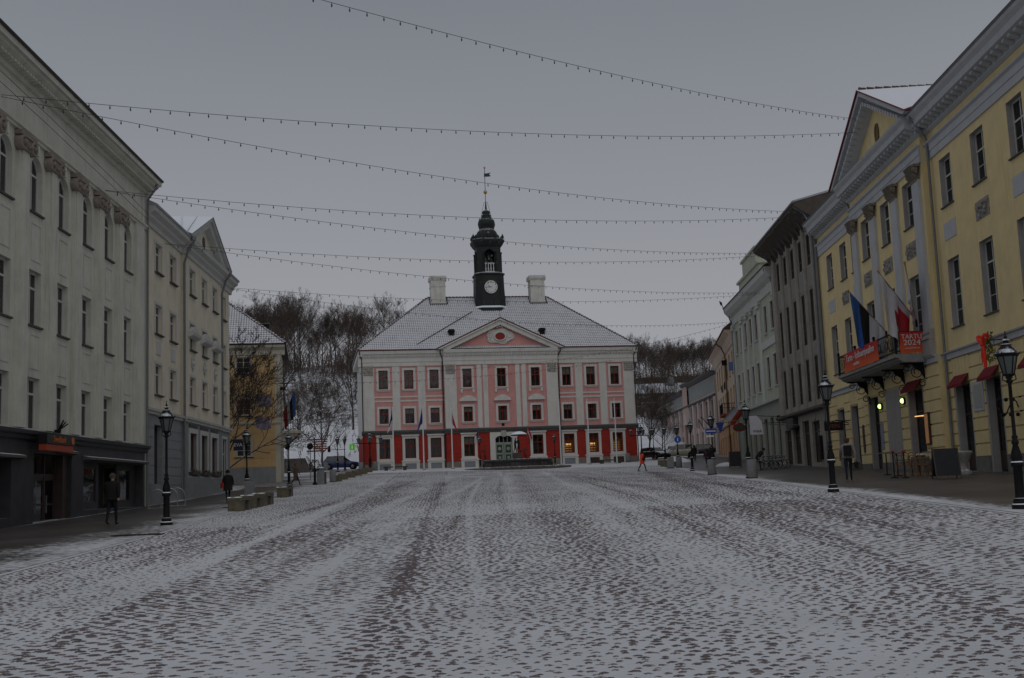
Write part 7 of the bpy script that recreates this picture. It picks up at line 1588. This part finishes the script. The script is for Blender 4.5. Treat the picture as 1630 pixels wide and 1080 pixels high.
for xl, lb in ((-14.0 - .6, 'slim grey bin against the left corner of the town hall'), (14.2, 'grey bin against the right corner of the town hall')): x, y = hw(xl, -1.2); bin_(x, y, lb)
for k, (xp, d, w_, h_, lb) in enumerate(((510.5, 88.5, .55, 1.15, 'tall grey utility box at the foot of the sign post'), (516, 89.5, .35, .85, 'small brown utility box beside the tall grey one'))):
    x, y = gp(xp, 770, d); t = thing('utility_box', lb, 'utility box', (x, y, gf(x, y)), .2); MB().box(-w_ / 2, w_ / 2, -.2, .2, -.05, h_).build('cabinet', CON if k == 0 else mat('brown_box', (.10, .075, .06), .8, snow=.5), t); MB().box(-w_ / 2 - .03, w_ / 2 + .03, -.23, .23, h_, h_ + .06).build('lid', LEDGE, t)

# bike hoops on the left pavement
STEEL = mat('steel_tube', (.30, .30, .31), .35, .1, 4, metal=.7)
for k, (xp, d) in enumerate(((250, 56.5), (270, 58.5), (282, 59.0))):
    x, y = gp(xp, 800, d); t = thing('bike_hoop', 'bent steel bike hoop on the left pavement, %s of three' % ('nearest', 'middle', 'farthest')[k], 'bike rack', (x, y, gf(x, y)), .25, 'bike hoops')
    MB().tube([(-.38, 0, -.05), (-.38, 0, .5)] + [(-.38 * math.cos(a), 0, .5 + .4 * math.sin(a)) for a in [math.pi * q / 10 for q in range(1, 10)]] + [(.38, 0, .5), (.38, 0, -.05)], .03, 7).build('hoop', STEEL, t); MB().box(-.45, .45, -.06, .06, 0, .03).build('foot_plate', STEEL, t)
# drain covers
for xp, yp, d, lb in ((258, 853, 33.6, 'dark iron drain cover in the snow beside the nearest left lamp'), (420, 808, 53, 'thin iron drain cover in the snow beside the stone benches'), (465, 792, 66, 'iron drain cover before the single stone bench')):
    x, y = gp(xp, yp, d); x = min(x, float(xl_edge(y)) - .5); t = thing('drain_cover', lb, 'drain cover', (x, y, gf(x, y) + .022), .0); MB().box(-.7, .7, -.25, .25, 0, .02).build('plate', mat('rusty_iron', (.05, .035, .03), .8, .3, 8), t)
    q = MB()
    for k in range(9): q.box(-.6 + .14 * k, -.54 + .14 * k, -.2, .2, .02, .028)
    q.build('ribs', BLACKC, t)

# ------------------------------------------------------------------ town hall square: flagpoles, fountain
POLE = mat('white_pole', (.55, .55, .55), .5, .05, 2)
def flagpole(xl, off, hgt, label, cloth_=None):
    x, y = hw(xl, off); t = thing('flagpole', label, 'flagpole', (x, y, gf(x, y)), hall.rotation_euler.z); MB().lathe([(.10, -.1), (.085, .5), (.05, hgt), (.02, hgt + .02)], 9).build('pole', POLE, t); MB().ball((0, 0, hgt + .06), .08, 8).build('finial', POLE, t); MB().box(-.2, .2, -.2, .2, -.05, .06).build('foot_plate', PIPEG, t)
    if cloth_:
        mats, pick, side = cloth_; mb = MB(); nx, ny = 8, 12; vs_ = []
        for j in range(ny + 1):
            for i in range(nx + 1): u, v = i / nx, j / ny; vs_.append((side * u * (.18 + .42 * v ** 1.2) + side * .04, -.1 * math.sin(u * 9 + v * 3) * (.3 + v), hgt - .15 - v * 1.75 - u * .75 + .1 * math.sin(u * 6)))
        for j in range(ny):
            for i in range(nx): a = j * (nx + 1) + i; mb.add([vs_[a], vs_[a + 1], vs_[a + nx + 2], vs_[a + nx + 1]], [(0, 1, 2, 3)], pick((i + .5) / nx, (j + .5) / ny), True)
        mb.build('flag_cloth', mats, t)
off = -5.0
for bx, by, tx, ty, lb, c in ((628, 748, 620, 650, 'white flagpole with limp blue, black and white flag before the town hall', ([BLU, BLK, WHT], lambda u, v: 0 if v < .35 else (1 if v < .65 else 2), -1)), (675, 749, 673.5, 647, 'white flagpole with limp deep blue flag before the town hall', ([EUB], lambda u, v: 0, -1)), (720.5, 749, 720, 648, 'white flagpole with limp white and red flag before the town hall', ([WHT, REDF], lambda u, v: 0 if (v < .30 or u < .2) else 1, 1)),
        (894, 740, 888, 637, 'bare white flagpole, left one of three right of the fountain', None), (938.5, 737, 935.5, 637, 'bare white flagpole, middle one of three right of the fountain', None), (982.5, 735, 976, 636, 'bare white flagpole, right one of three right of the fountain', None)):
    xl, zb = hl(bx, by, off); xt, zt = hl(tx, ty, off); x, y = hw((xl + xt) / 2, off); flagpole((xl + xt) / 2 + (xl - xt) * .35, off, zt - gf(x, y), lb, c)
# wall flags by the door
for xl, mats, pick, lb in ((-3.0, [BLU, BLK, WHT], lambda u, v: 0 if v < .33 else (1 if v < .66 else 2), 'blue, black and white flag on the wall left of the town hall door'), (2.75, [WHT, REDF], lambda u, v: 1 if u < .5 else 0, 'white and red flag on the wall right of the town hall door')):
    x, y = hw(0, 0); t = thing('wall_flag', lb, 'flag', (TO[0], TO[1], 0), hall.rotation_euler.z); s = -1 if xl < 0 else 1
    root = Vector((xl, RY - .1, 7.2)); tip = Vector((xl + s * -.1, RY - .7, 8.95)); MB().tube([root, tip], .03, 5).build('staff', STAFF, t); flag(t, tip, root, 1.25, .02, .5, mats, lambda u, v, p=pick: p(u, v), sway=(s * .45, 0, 0), gather=.4)
# fountain with figures under an umbrella
fx, fy = hw(-.35, -10.8); fz = gf(fx, fy)
ft = thing('fountain', 'dark round stone fountain basin with snowy rim before the town hall door', 'fountain', (fx, fy, fz), hall.rotation_euler.z)
DST = mat('dark_granite', (.06, .055, .052), .8, .25, 3, bump=.3, snow=.45); RIMS = mat('granite_rim', (.10, .095, .09), .7, .2, 4, snow=.95)
MB().lathe([(5.6, -.4), (5.6, .06), (5.5, .09), (4.0, .09)], 40).build('step', mat('brown_stone_step', (.09, .07, .065), .85, .25, 3, snow=.5), ft); MB().lathe([(3.5, .1), (3.5, .62), (3.62, .64), (3.62, .80), (3.1, .80), (3.05, .35)], 36).build('basin', DST, ft); MB().lathe([(3.66, .80), (3.66, .88), (3.08, .88), (3.06, .80)], 36).build('rim', RIMS, ft)
for k in range(7): a = 2 * math.pi * k / 7; MB().box(-.5, .5, -.12, .12, .1, .55).build('pier', DST, ft, (3.55 * math.cos(a), 3.55 * math.sin(a), 0), (0, 0, a + math.pi / 2))
MB().box(-.42, .42, -.42, .42, .2, 1.55).build('plinth', mat('brown_granite', (.09, .08, .072), .8, .2, 3), ft); MB().lathe([(3.05, .4), (.1, .42)], 24).build('water', mat('dark_ice', (.03, .032, .035), .2), ft)
stt = thing('bronze_statue', 'dark bronze pair of figures beneath a snow-covered umbrella on the fountain plinth', 'statue', (fx, fy, fz + 1.54), hall.rotation_euler.z)
BRZ = mat('dark_bronze', (.022, .026, .025), .45, .3, 4, metal=.4, snow=.5)
for s in (-1, 1):
    me, k, up = figure(h=1.62 if s < 0 else 1.74, stride=.1, arm=.3, lean=.05, bulk=1.05, armpose=lambda q, s=s: ((q * .26, .12, 1.12), (q * .12, .28, 1.2), (q * .08, .33, 1.26))); me.materials.clear(); me.materials.append(BRZ); me.polygons.foreach_set('use_smooth', [True] * len(me.polygons)); place('figure', me, stt, (s * .19, 0, 0), (0, 0, s * math.pi / 2))
um = MB(); um.tube([(.12, -.1, 1.1), (.22, -.12, 2.1)], .022, 6); um.build('umbrella_shaft', BRZ, stt)
n = 12; q = MB(); pr_ = [(.02, 2.22), (.35, 2.18), (.68, 2.06), (.92, 1.88)]; q.lathe(pr_ + [(.90, 1.84), (.66, 2.01), (.35, 2.12), (.02, 2.16)], n, (.25, -.12, 0)); q.build('umbrella_canopy', mat('snowy_umbrella', (.05, .05, .05), .8, snow=1.0), stt)
sq = MB().lathe([(.88, 1.93), (.66, 2.1), (.34, 2.23), (.02, 2.27)], n, (.25, -.12, 0)).build('snow_cap', SNOWM, stt)
# stone seats by the facade
for xl, lb in ((-12.6, 'low stone seat before the left wing of the town hall'), (11.3, 'low stone seat before the right wing of the town hall')):
    x, y = hw(xl, -4.4); t = thing('stone_garden_bench', lb, 'bench', (x, y, gf(x, y)), hall.rotation_euler.z); MB().box(-1.3, 1.3, -.25, .25, .32, .44).build('seat', mat('brown_bench', (.07, .055, .05), .8, .2, 4, snow=.5), t)
    for s in (-1, 1): MB().box(s * 1.0 - .18, s * 1.0 + .18, -.2, .2, -.1, .32).build('leg', DST, t)

# ------------------------------------------------------------------ signs on the left
x, y = gp(501.5, 772, 87.5); sp = thing('sign_post', 'direction sign post with stacked finger boards and a wreath', 'sign', (x, y, gf(x, y)), R_(-4))
MB().lathe([(.17, 0), (.17, .15), (.1, .22), (.09, 1.0), (.13, 1.05), (.05, 1.3), (.04, 3.55)], 9).build('post', BLACK, sp)
for k, (a, b) in enumerate(((-.55, .95), (-.1, .95), (-.1, .9), (-.1, .9), (-.1, 1.0), (-.6, .8))):
    z = 3.4 - .17 * k; MB().prism_y([(a, z - .055), (b, z - .055), (b + .09, z + .0), (b, z + .055), (a, z + .055)], -.03, .03).build('finger_board', mat('brown_red_board', (.17, .07, .055), .7, .2, 4, snow=.9), sp)
wr = MB(); r = random.Random(2)
for k in range(90): a = 2 * math.pi * k / 90; rr = .36 + r.uniform(-.08, .08); p = Vector((rr * math.cos(a), -.12 + r.uniform(-.1, .1), 1.45 + rr * math.sin(a))); wr.bar(p, p + Vector((r.uniform(-.14, .14), r.uniform(-.08, .08), r.uniform(-.14, .14))), .035)
wr.build('wreath', mat('fir_green', (.018, .035, .016), .9, .4, 6), sp)
for xp, d, lb, col in ((494.5, 100, 'slim pole with two round traffic signs behind the sign post', None), (458, 118, 'slim pole with a small diamond sign in front of the snowy lawn', None)):
    x, y = gp(xp, 755, d); t = thing('traffic_sign', lb, 'sign', (x, y, gf(x, y)), 0); MB().tube([(0, 0, -.1), (0, 0, 3.3)], .035, 6).build('pole', PIPEG, t); MB().lathe([(.28, 0), (.28, -.03)], 14, (0, -.05, 2.95), axis='y').build('plate', BLACKC, t); MB().prism_y([(0, 1.0), (.25, 1.25), (0, 1.5), (-.25, 1.25)], -.08, -.05).build('diamond_plate', PIPEG, t)
x, y = gp(541, 752, 134); t = thing('traffic_light', 'small dark traffic light on a horizontal arm left of the lamps', 'traffic light', (x + .6, y, gf(x, y)), 0); MB().tube([(0, 0, -.1), (0, 0, 2.6)], .05, 7).build('pole', BLACKC, t); MB().bar((.1, 0, 2.45), (-1.7, 0, 2.45), .06).build('arm', BLACKC, t); MB().box(-1.95, -1.65, -.12, .12, 2.2, 2.85).build('signal_head', BLACKC, t)
# stairs up the bank and a snow heap
x0_, y0_ = gp(452, 745, 131); stg = thing('bank_stairs', 'dark stone stairs climbing the bank behind the yellow house', 'stairs', (x0_, y0_, gf(x0_, y0_)), R_(0))
for k in range(8): MB().box(-1.5, 3.0 - .18 * k, .5 * k, .5 * k + .52, -.2, .22 * (k + 1)).build('step', mat('dark_step', (.10, .085, .08), .9, .25, 3, snow=.25), stg)
MB().add([(3.1, 0, -.2), (3.3, 0, -.2), (3.3, 4.2, -.2), (3.1, 4.2, -.2), (3.1, 0, .35), (3.3, 0, .35), (1.9, 4.2, 2.0), (1.7, 4.2, 2.0)], [(0, 1, 5, 4), (1, 2, 6, 5), (2, 3, 7, 6), (3, 0, 4, 7), (4, 5, 6, 7)]).build('side_wall', mat('dark_step', (.1, .085, .08)), stg)
# flags on the balcony of the yellow house
def c_local(xp, yp, d): return px(xp, yp, d)
for tip_, root_, mats, pick, lb in (((470, 622, 99.0), (454, 655, 101.0), [BLU, BLK, WHT], tri, 'blue, black and white flag on the balcony of the yellow corner house'), ((460, 636, 100.2), (449, 662, 101.8), [WHT, REDF], lambda u, v: 1 if u > .35 else 0, 'white and red flag behind it on the balcony of the yellow corner house')):
    tp = px(*tip_); rt = px(*root_); t = thing('balcony_flag', lb, 'flag', tuple(rt)); MB().tube([Vector((0, 0, 0)), tp - rt], .03, 5).build('staff', STAFF, t); flag(t, tp - rt, Vector((0, 0, 0)), 1.9, .02, .85, mats, pick, sway=(.1, 0, 0), gather=.35, wave=.05)
# two printed flags strung before the yellow house
PRN = mat('printed_violet_cloth', (.17, .15, .19), .85, .9, 2.2)
for k, (xp, yp) in enumerate(((418, 638), (417, 674))):
    c = px(xp, yp, 95.5); t = thing('hanging_banner', ('upper', 'lower')[k] + ' printed grey violet banner hanging before the yellow house wall', 'banner', tuple(c), .05); mb = MB(); vs_ = []
    for j in range(5):
        for i in range(9): vs_.append((-.6 + 1.2 * i / 8 + .04 * j, .06 * math.sin(i * 1.1 + j), .5 - 1.0 * j / 4 + .08 * math.sin(i * .8 + k)))
    mb.add(vs_, [(j * 9 + i, j * 9 + i + 1, (j + 1) * 9 + i + 1, (j + 1) * 9 + i) for j in range(4) for i in range(8)], 0, True); mb.build('cloth', PRN, t); MB().tube([(-7 + (0 if k else 0), 1.2, .62), (-.6, 0, .52), (.65, 0, .5), (1.45, 3.0, .62)], .012, 4).build('cord', WIRE, t)

# ------------------------------------------------------------------ clutter on the right pavement
def yloc(u, out): n = Vector((math.cos(YAZ), -math.sin(YAZ))); d = Vector((math.sin(YAZ), math.cos(YAZ))); p = Vector(YP0) + d * u - n * out; return p.x, p.y
WICK = mat('wicker', (.20, .115, .055), .75, .25, 8)
def chair_proto():
    t = place('wicker_chair', None)
    for a, b in ((-.2, -.2), (.2, -.2), (-.2, .2), (.2, .2)): MB().tube([(a * 1.1, b * 1.1, 0), (a, b, .45)], .018, 5).build('leg', WICK, t)
    MB().lathe([(.24, .43), (.25, .46), (.22, .48)], 12).build('seat', WICK, t); MB().tube([(-.22, .2, .45), (-.24, .26, .75)] + [(-.24 * math.cos(a), .28, .75 + .22 * math.sin(a)) for a in [math.pi * q / 8 for q in range(1, 8)]] + [(.24, .26, .75), (.22, .2, .45)], .02, 6).build('back_hoop', WICK, t); MB().tube([(-.13, .22, .46), (-.14, .27, .72)] + [(-.14 * math.cos(a), .275, .72 + .13 * math.sin(a)) for a in [math.pi * q / 6 for q in range(1, 6)]] + [(.14, .27, .72), (.13, .22, .46)], .014, 5).build('inner_hoop', WICK, t); MB().tube([(-.24, .26, .66), (-.3, 0, .66), (-.26, -.16, .64), (-.22, -.2, .45)], .016, 5).build('armrest', WICK, t); MB().tube([(.24, .26, .66), (.3, 0, .66), (.26, -.16, .64), (.22, -.2, .45)], .016, 5).build('armrest', WICK, t)
    return t
cp = chair_proto()
for k in range(4):
    o = cp if k == 0 else copy_tree(cp); x, y = gp(1474 - 11 * k, 760, 51.2 + .35 * k); o.location = (x, y, gf(x, y) + .02); o.rotation_euler = (0, 0, R_(95 + 8 * k)); o.scale = (1.1, 1.1, 1.1)
    tag(o, 'wicker bistro chair in front of the lit cafe window, %s from the blackboard' % ('first', 'second', 'third', 'fourth')[k], 'chair', 'wicker cafe chairs')
for k, (u, out) in enumerate(((1430, 52.5), (1413, 55.5), (1487, 50.5))):
    x, y = gp(u, 760, out); t = thing('cafe_table', 'small high cafe table on one black leg, %s' % ('beside the wicker chairs', 'farthest from the blackboard', 'behind the blackboard')[k], 'table', (x, y, gf(x, y) + .02)); MB().lathe([(.42, 1.02), (.42, 1.06)], 16).build('table_top', mat('grey_brown_top', (.17, .15, .13), .7, snow=.5), t); MB().lathe([(.22, 0), (.2, .03), (.03, .06), (.03, 1.02)], 10).build('leg', BLACKC, t)
for k, (u, out) in enumerate(((1441, 49.3), (1424, 49.8))):
    x, y = gp(u, 760, out); t = thing('rope_post', 'black rope post with red top by the cafe chairs, %s one' % ('nearer', 'farther')[k], 'post', (x, y, gf(x, y) + .02)); MB().lathe([(.2, 0), (.18, .03), (.03, .06), (.03, 1.05)], 10).build('stem', BLACKC, t); MB().ball((0, 0, 1.12), .08, 8).build('knob', mat('red_knob', (.22, .03, .035), .5), t)
def aboard(x, y, rz, label, w_=.75, h_=1.35, frame=FDARK):
    t = thing('chalk_board', label, 'chalkboard', (x, y, gf(x, y) + .02), rz)
    for s in (-1, 1):
        b = MB(); b.add([(-w_ / 2, s * .32, .12), (w_ / 2, s * .32, .12), (w_ / 2, s * .03, h_), (-w_ / 2, s * .03, h_), (-w_ / 2, s * .32 + s * .03, .12), (w_ / 2, s * .32 + s * .03, .12), (w_ / 2, s * .06, h_), (-w_ / 2, s * .06, h_)], [(0, 1, 2, 3), (7, 6, 5, 4), (0, 4, 5, 1), (1, 5, 6, 2), (2, 6, 7, 3), (3, 7, 4, 0)]); b.build('board', mat('slate_black', (.014, .015, .02), .6, .2, 5), t)
        for q in (-1, 1): MB().bar((q * w_ / 2, s * .36, 0), (q * w_ / 2, s * .045, h_ + .02), .045).build('leg', frame, t)
    return t
x, y = gp(1508, 768, 46.6); aboard(x, y, R_(-6), 'large black chalkboard standing in front of the yellow house cafe', .95, 1.2); x, y = gp(1171, 745, 97); aboard(x, y, R_(-4), 'brown framed chalkboard standing before the green house', .95, 1.35, mat('brown_frame', (.14, .06, .04), .7))
x, y = gp(1534, 755, 51.0); t = thing('stone_vase', 'pale stone vase planter behind the large chalkboard', 'planter', (x, y, gf(x, y) + .02)); MB().lathe([(.36, 0), (.36, .14), (.24, .2), (.18, .42), (.28, .6), (.42, .9), (.46, 1.0), (.4, 1.02)], 14).build('vase', mat('stone_vase', (.27, .26, .25), .9, .2, 5, bump=.3, snow=.6), t)
for u, lb in ((9.2, 'grey wooden planter box by the yellow house door'), (22.6, 'small pile of stones at the foot of the yellow house')):
    x, y = yloc(u, 1.1); t = thing('planter_box', lb, 'planter', (x, y, gf(x, y) + .02), YR); MB().box(-.6, .6, -.3, .3, 0, .75 if u < 20 else .35).build('box', mat('grey_wood', (.12, .11, .10), .9, .3, 5, snow=.6), t); MB().ball((0, 0, .78 if u < 20 else .38), .3, 8, 0, .4).build('soil', mat('dark_soil', (.03, .025, .02), 1, .3, 8, snow=.6), t)
# red bow with fir branches on the wall
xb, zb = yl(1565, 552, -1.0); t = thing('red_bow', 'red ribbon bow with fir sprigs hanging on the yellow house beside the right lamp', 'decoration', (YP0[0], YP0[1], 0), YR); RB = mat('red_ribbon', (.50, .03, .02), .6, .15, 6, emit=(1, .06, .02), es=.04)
q = MB()
for s in (-1, 1): q.tube([(xb + s * (.06 + .36 * math.sin(a)), -1.0 - .1 * math.sin(2 * a), zb + .1 + .5 * math.sin(a * .5) * (1 if s > 0 else 1.0) * math.cos(a * .5) * 2 * .8) for a in [math.pi * k / 12 for k in range(13)]], .07, 6)
q.tube([(xb, -1.0, zb + .1), (xb + .12, -1.0, zb - .4), (xb + .05, -1.0, zb - .95)], .08, 6); q.tube([(xb, -1.0, zb + .1), (xb - .18, -1.0, zb - .4), (xb - .12, -1.0, zb - .7)], .07, 6); q.ball((xb, -1.02, zb + .1), .13, 8); q.build('ribbon', RB, t)
q = MB(); r = random.Random(4)
for k in range(110): a = r.uniform(0, 6.28); p = Vector((xb + .3 + r.uniform(-.35, .35), -.85 + r.uniform(-.1, .1), zb + r.uniform(-.7, .6))); q.bar(p, p + Vector((r.uniform(-.2, .2), r.uniform(-.1, .1), r.uniform(-.25, .1))), .03)
q.build('fir_sprigs', mat('bright_fir', (.10, .12, .025), .9, .4, 6), t); MB().bar((xb, -1.0, zb + .25), (xb, 0, zb + .3), .04).build('bracket', BLACKC, t)
# bicycles
TYR = mat('tyre', (.012, .012, .012), .9)
def bike_proto():
    t = place('bicycle', None)
    for xx in (-.53, .53):
        w_ = MB().tube([(xx + .33 * math.cos(a), 0, .34 + .33 * math.sin(a)) for a in [2 * math.pi * k / 20 for k in range(21)]], .02, 5, caps=False).build('wheel', TYR, t); sp_ = MB()
        for k in range(10): a = 2 * math.pi * k / 10; sp_.tube([(xx, 0, .34), (xx + .32 * math.cos(a), 0, .34 + .32 * math.sin(a))], .004, 3, caps=False)
        sp_.build('spokes', STEEL, w_); MB().tube([(xx + .37 * math.cos(a), 0, .34 + .37 * math.sin(a)) for a in [math.pi * (.05 + .75 * k / 8) for k in range(9)]], .018, 4).build('mudguard', BLACK, t)
    f = MB()
    for p, q in (((-.53, 0, .34), (-.08, 0, .3)), ((-.53, 0, .34), (-.2, 0, .8)), ((-.08, 0, .3), (-.22, 0, .92)), ((-.08, 0, .3), (.36, 0, .82)), ((-.2, 0, .78), (.34, 0, .88)), ((.53, 0, .34), (.33, 0, 1.0))): f.tube([p, q], .018, 6)
    f.build('frame', mat('bike_paint', (.04, .045, .05), .4, rnd=.5), t); MB().tube([(.28, -.28, 1.0), (.36, -.2, 1.06), (.33, 0, 1.04), (.36, .2, 1.06), (.28, .28, 1.0)], .014, 5).build('handlebar', STEEL, t); MB().prism_z([(-.36, -.09), (-.3, -.1), (-.08, -.02), (-.08, .02), (-.3, .1), (-.36, .09)], .94, 1.0).build('saddle', BLACK, t); MB().lathe([(.09, -.01), (.09, .01)], 10, (-.08, .04, .3), axis='y').build('crank', STEEL, t)
    return t
bp = bike_proto()
for k, (u, out, rz) in enumerate(((32.5, 3.9, -20), (33.6, 3.4, 10), (35.0, 3.2, -8), (36.4, 2.8, 5))):
    o = bp if k == 0 else copy_tree(bp); x, y = gp(1221 + 7 * k, 748, 84 + 1.2 * k); o.location = (x, y, gf(x, y) + .02); o.rotation_euler = (R_(4), 0, R_(rz)); tag(o, 'bicycle parked on the right pavement, %s from the bending person' % ('first', 'second', 'third', 'fourth')[k], 'bicycle', 'bicycles before the concrete house')
# flags and signs on the green house
fo = px(1153, 668, 93.5); t = thing('red_white_flag', 'white and orange red flag slanting from the green house', 'flag', tuple(fo)); mb = MB(); nx, ny = 10, 8; cs = [px(1167, 648, 90.5) - fo, px(1185, 655, 91) - fo, px(1153, 668, 93.5) - fo, px(1169, 677, 93.2) - fo]; vs_ = []
for j in range(ny + 1):
    for i in range(nx + 1): u, v = i / nx, j / ny; p = cs[0].lerp(cs[1], u).lerp(cs[2].lerp(cs[3], u), v); vs_.append(p + Vector((0, .12 * math.sin(u * 7 + v * 2), .07 * math.sin(u * 5 + 1))))
for j in range(ny):
    for i in range(nx): a_ = j * (nx + 1) + i; mb.add([vs_[a_], vs_[a_ + 1], vs_[a_ + nx + 2], vs_[a_ + nx + 1]], [(0, 1, 2, 3)], 1 if i >= nx / 2 else 0, True)
mb.build('flag_cloth', [WHT, mat('flag_orange_red', (.50, .07, .03), .85, .1, 3)], t); MB().tube([cs[0] * 1.05, Vector((0, 0, 0)), Vector((0, 0, 0)) - cs[0] * .25, Vector((6.5, 2.0, -.6))], .035, 5).build('staff', STAFF, t)
c = px(1204, 678, 86); t = thing('hanging_banner', 'white pointed cloth banner with dark letters beside the lamp by the bicycles', 'banner', tuple(c), R_(-6)); MB().prism_y([(-.48, -.65), (.48, -.65), (.42, .3), (.05, .75), (-.48, .75)], -.02, .02).build('cloth', WHT, t); text('lettering', 'W&R', .29, mat('dark_letters', (.04, .04, .05), .7), t, (.04, -.03, -.42)); MB().bar((-.48, 0, .78), (3.2, 7.0, .9), .04).build('bracket', BLACKC, t)
c = px(1177, 681, 96); t = thing('oval_sign', 'oval dark red shop sign hanging before the green house', 'sign', tuple(c), R_(-4)); o = MB().lathe([(.5, .06), (.5, -.06)], 20, axis='y').build('board', mat('maroon_sign', (.11, .012, .014), .5), t); o.scale = (1.05, 1, .68); o = MB().lathe([(.44, 0), (.44, -.02)], 20, (0, -.065, 0), axis='y').build('band', mat('dark_green_band', (.025, .05, .03), .5), t); o.scale = (1.05, 1, .3); MB().bar((0, 0, .35), (4.5, 4.0, .45), .04).build('bracket', BLACKC, t)
x, y = gp(1137, 757, 75.8); t = thing('traffic_sign', 'blue traffic signs clamped to the lamp before the peach house', 'sign', (x, y, gf(x, y)), 0); BS = mat('sign_blue', (.02, .05, .26), .5); MB().box(-.42, .3, -.14, -.1, 2.68, 3.0).build('plate', BS, t); MB().box(-.36, .24, -.145, -.14, 2.8, 2.86).build('stripe', WL, t); MB().box(-.4, .1, -.14, -.1, 2.45, 2.56).build('plate', WL, t); MB().tube([(0, -.1, 2.4), (0, -.1, 3.1)], .03, 5).build('clamp', BLACKC, t)
c = px(1146.5, 681, 84); t = thing('blue_pennant', 'deep blue pointed pennant right of the lamp with traffic signs', 'flag', tuple(c), 0); MB().prism_y([(0, -.4), (.32, .4), (-.32, .36)], -.02, .02).build('cloth', EUB, t); MB().bar((-.42, 0, .45), (2.5, 1.5, .55), .03).build('staff', STAFF, t)
x, y = gp(1081, 747, 106.5); t = thing('traffic_sign', 'round blue traffic sign on the lamp before the white car', 'sign', (x, y, gf(x, y)), 0); MB().lathe([(.32, 0), (.32, -.03)], 16, (0, -.12, 2.55), axis='y').build('plate', mat('sign_bright_blue', (.02, .09, .38), .5), t); MB().box(-.05, .05, -.16, -.15, 2.4, 2.7).build('mark', WL, t); MB().box(-.05, .05, -.12, .05, 2.45, 2.65).build('clamp', BLACKC, t)
# dog-leg staffs on the pink and peach corner
for k, (a, b) in enumerate((((1112, 668), (1120, 683)), ((1116, 664), (1131, 680)))):
    p0, p1 = px(*b, 150), px(*a, 147); t = thing('bare_staff', 'bare flag staff slanting from the peach house, %s one' % ('left', 'right')[k], 'flag staff', tuple(p0)); MB().tube([Vector((0, 0, 0)), p1 - p0, (p1 - p0) + Vector((.0, -.05, -1.2 if k == 0 else -.2))], .05, 5).build('staff', BLACKC, t); MB().bar((0, 0, 0), (4, 3.0, -.3), .05).build('bracket', BLACKC, t)
# shovelled snow
for k, (xp, yp, d, s_, lb) in enumerate(((1076, 733, 124, (1.7, 1.0, .6), 'heap of shovelled snow before the white parked car'), (483, 728, 152, (4.0, 2.0, 1.0), 'low heap of dirty snow on the lawn behind the sign post'), (1158, 744, 104, (1.2, .6, .35), 'small snow heap beside the brown framed chalkboard'), (1050, 722, 152, (4, 1.6, .7), 'long bank of snow beside the dark car at the town hall corner'))):
    x, y = gp(xp, yp, d); r = random.Random(k); mb = MB(); n = 14; vs_ = []
    for i, (f_, z_) in enumerate(((1.0, -.15), (.85, .3), (.55, .75), (.2, .98), (.02, 1.0))):
        for q in range(n): a = 2 * math.pi * q / n; j_ = 1 + r.uniform(-.12, .12); vs_.append((s_[0] * f_ * math.cos(a) * j_, s_[1] * f_ * math.sin(a) * j_, s_[2] * z_ * (1 + r.uniform(-.08, .08))))
    mb.add(vs_, [(i * n + q, i * n + (q + 1) % n, (i + 1) * n + (q + 1) % n, (i + 1) * n + q) for i in range(4) for q in range(n)], 0, True); o = mb.build('snow_heap', mat('dirty_snow', (.6, .62, .65), .95, .25, 1.5, bump=.6, bscale=6), None, (x, y, float(hz(x, y)) if y > 150 else gf(x, y))); tag(o, lb, 'snow heap')
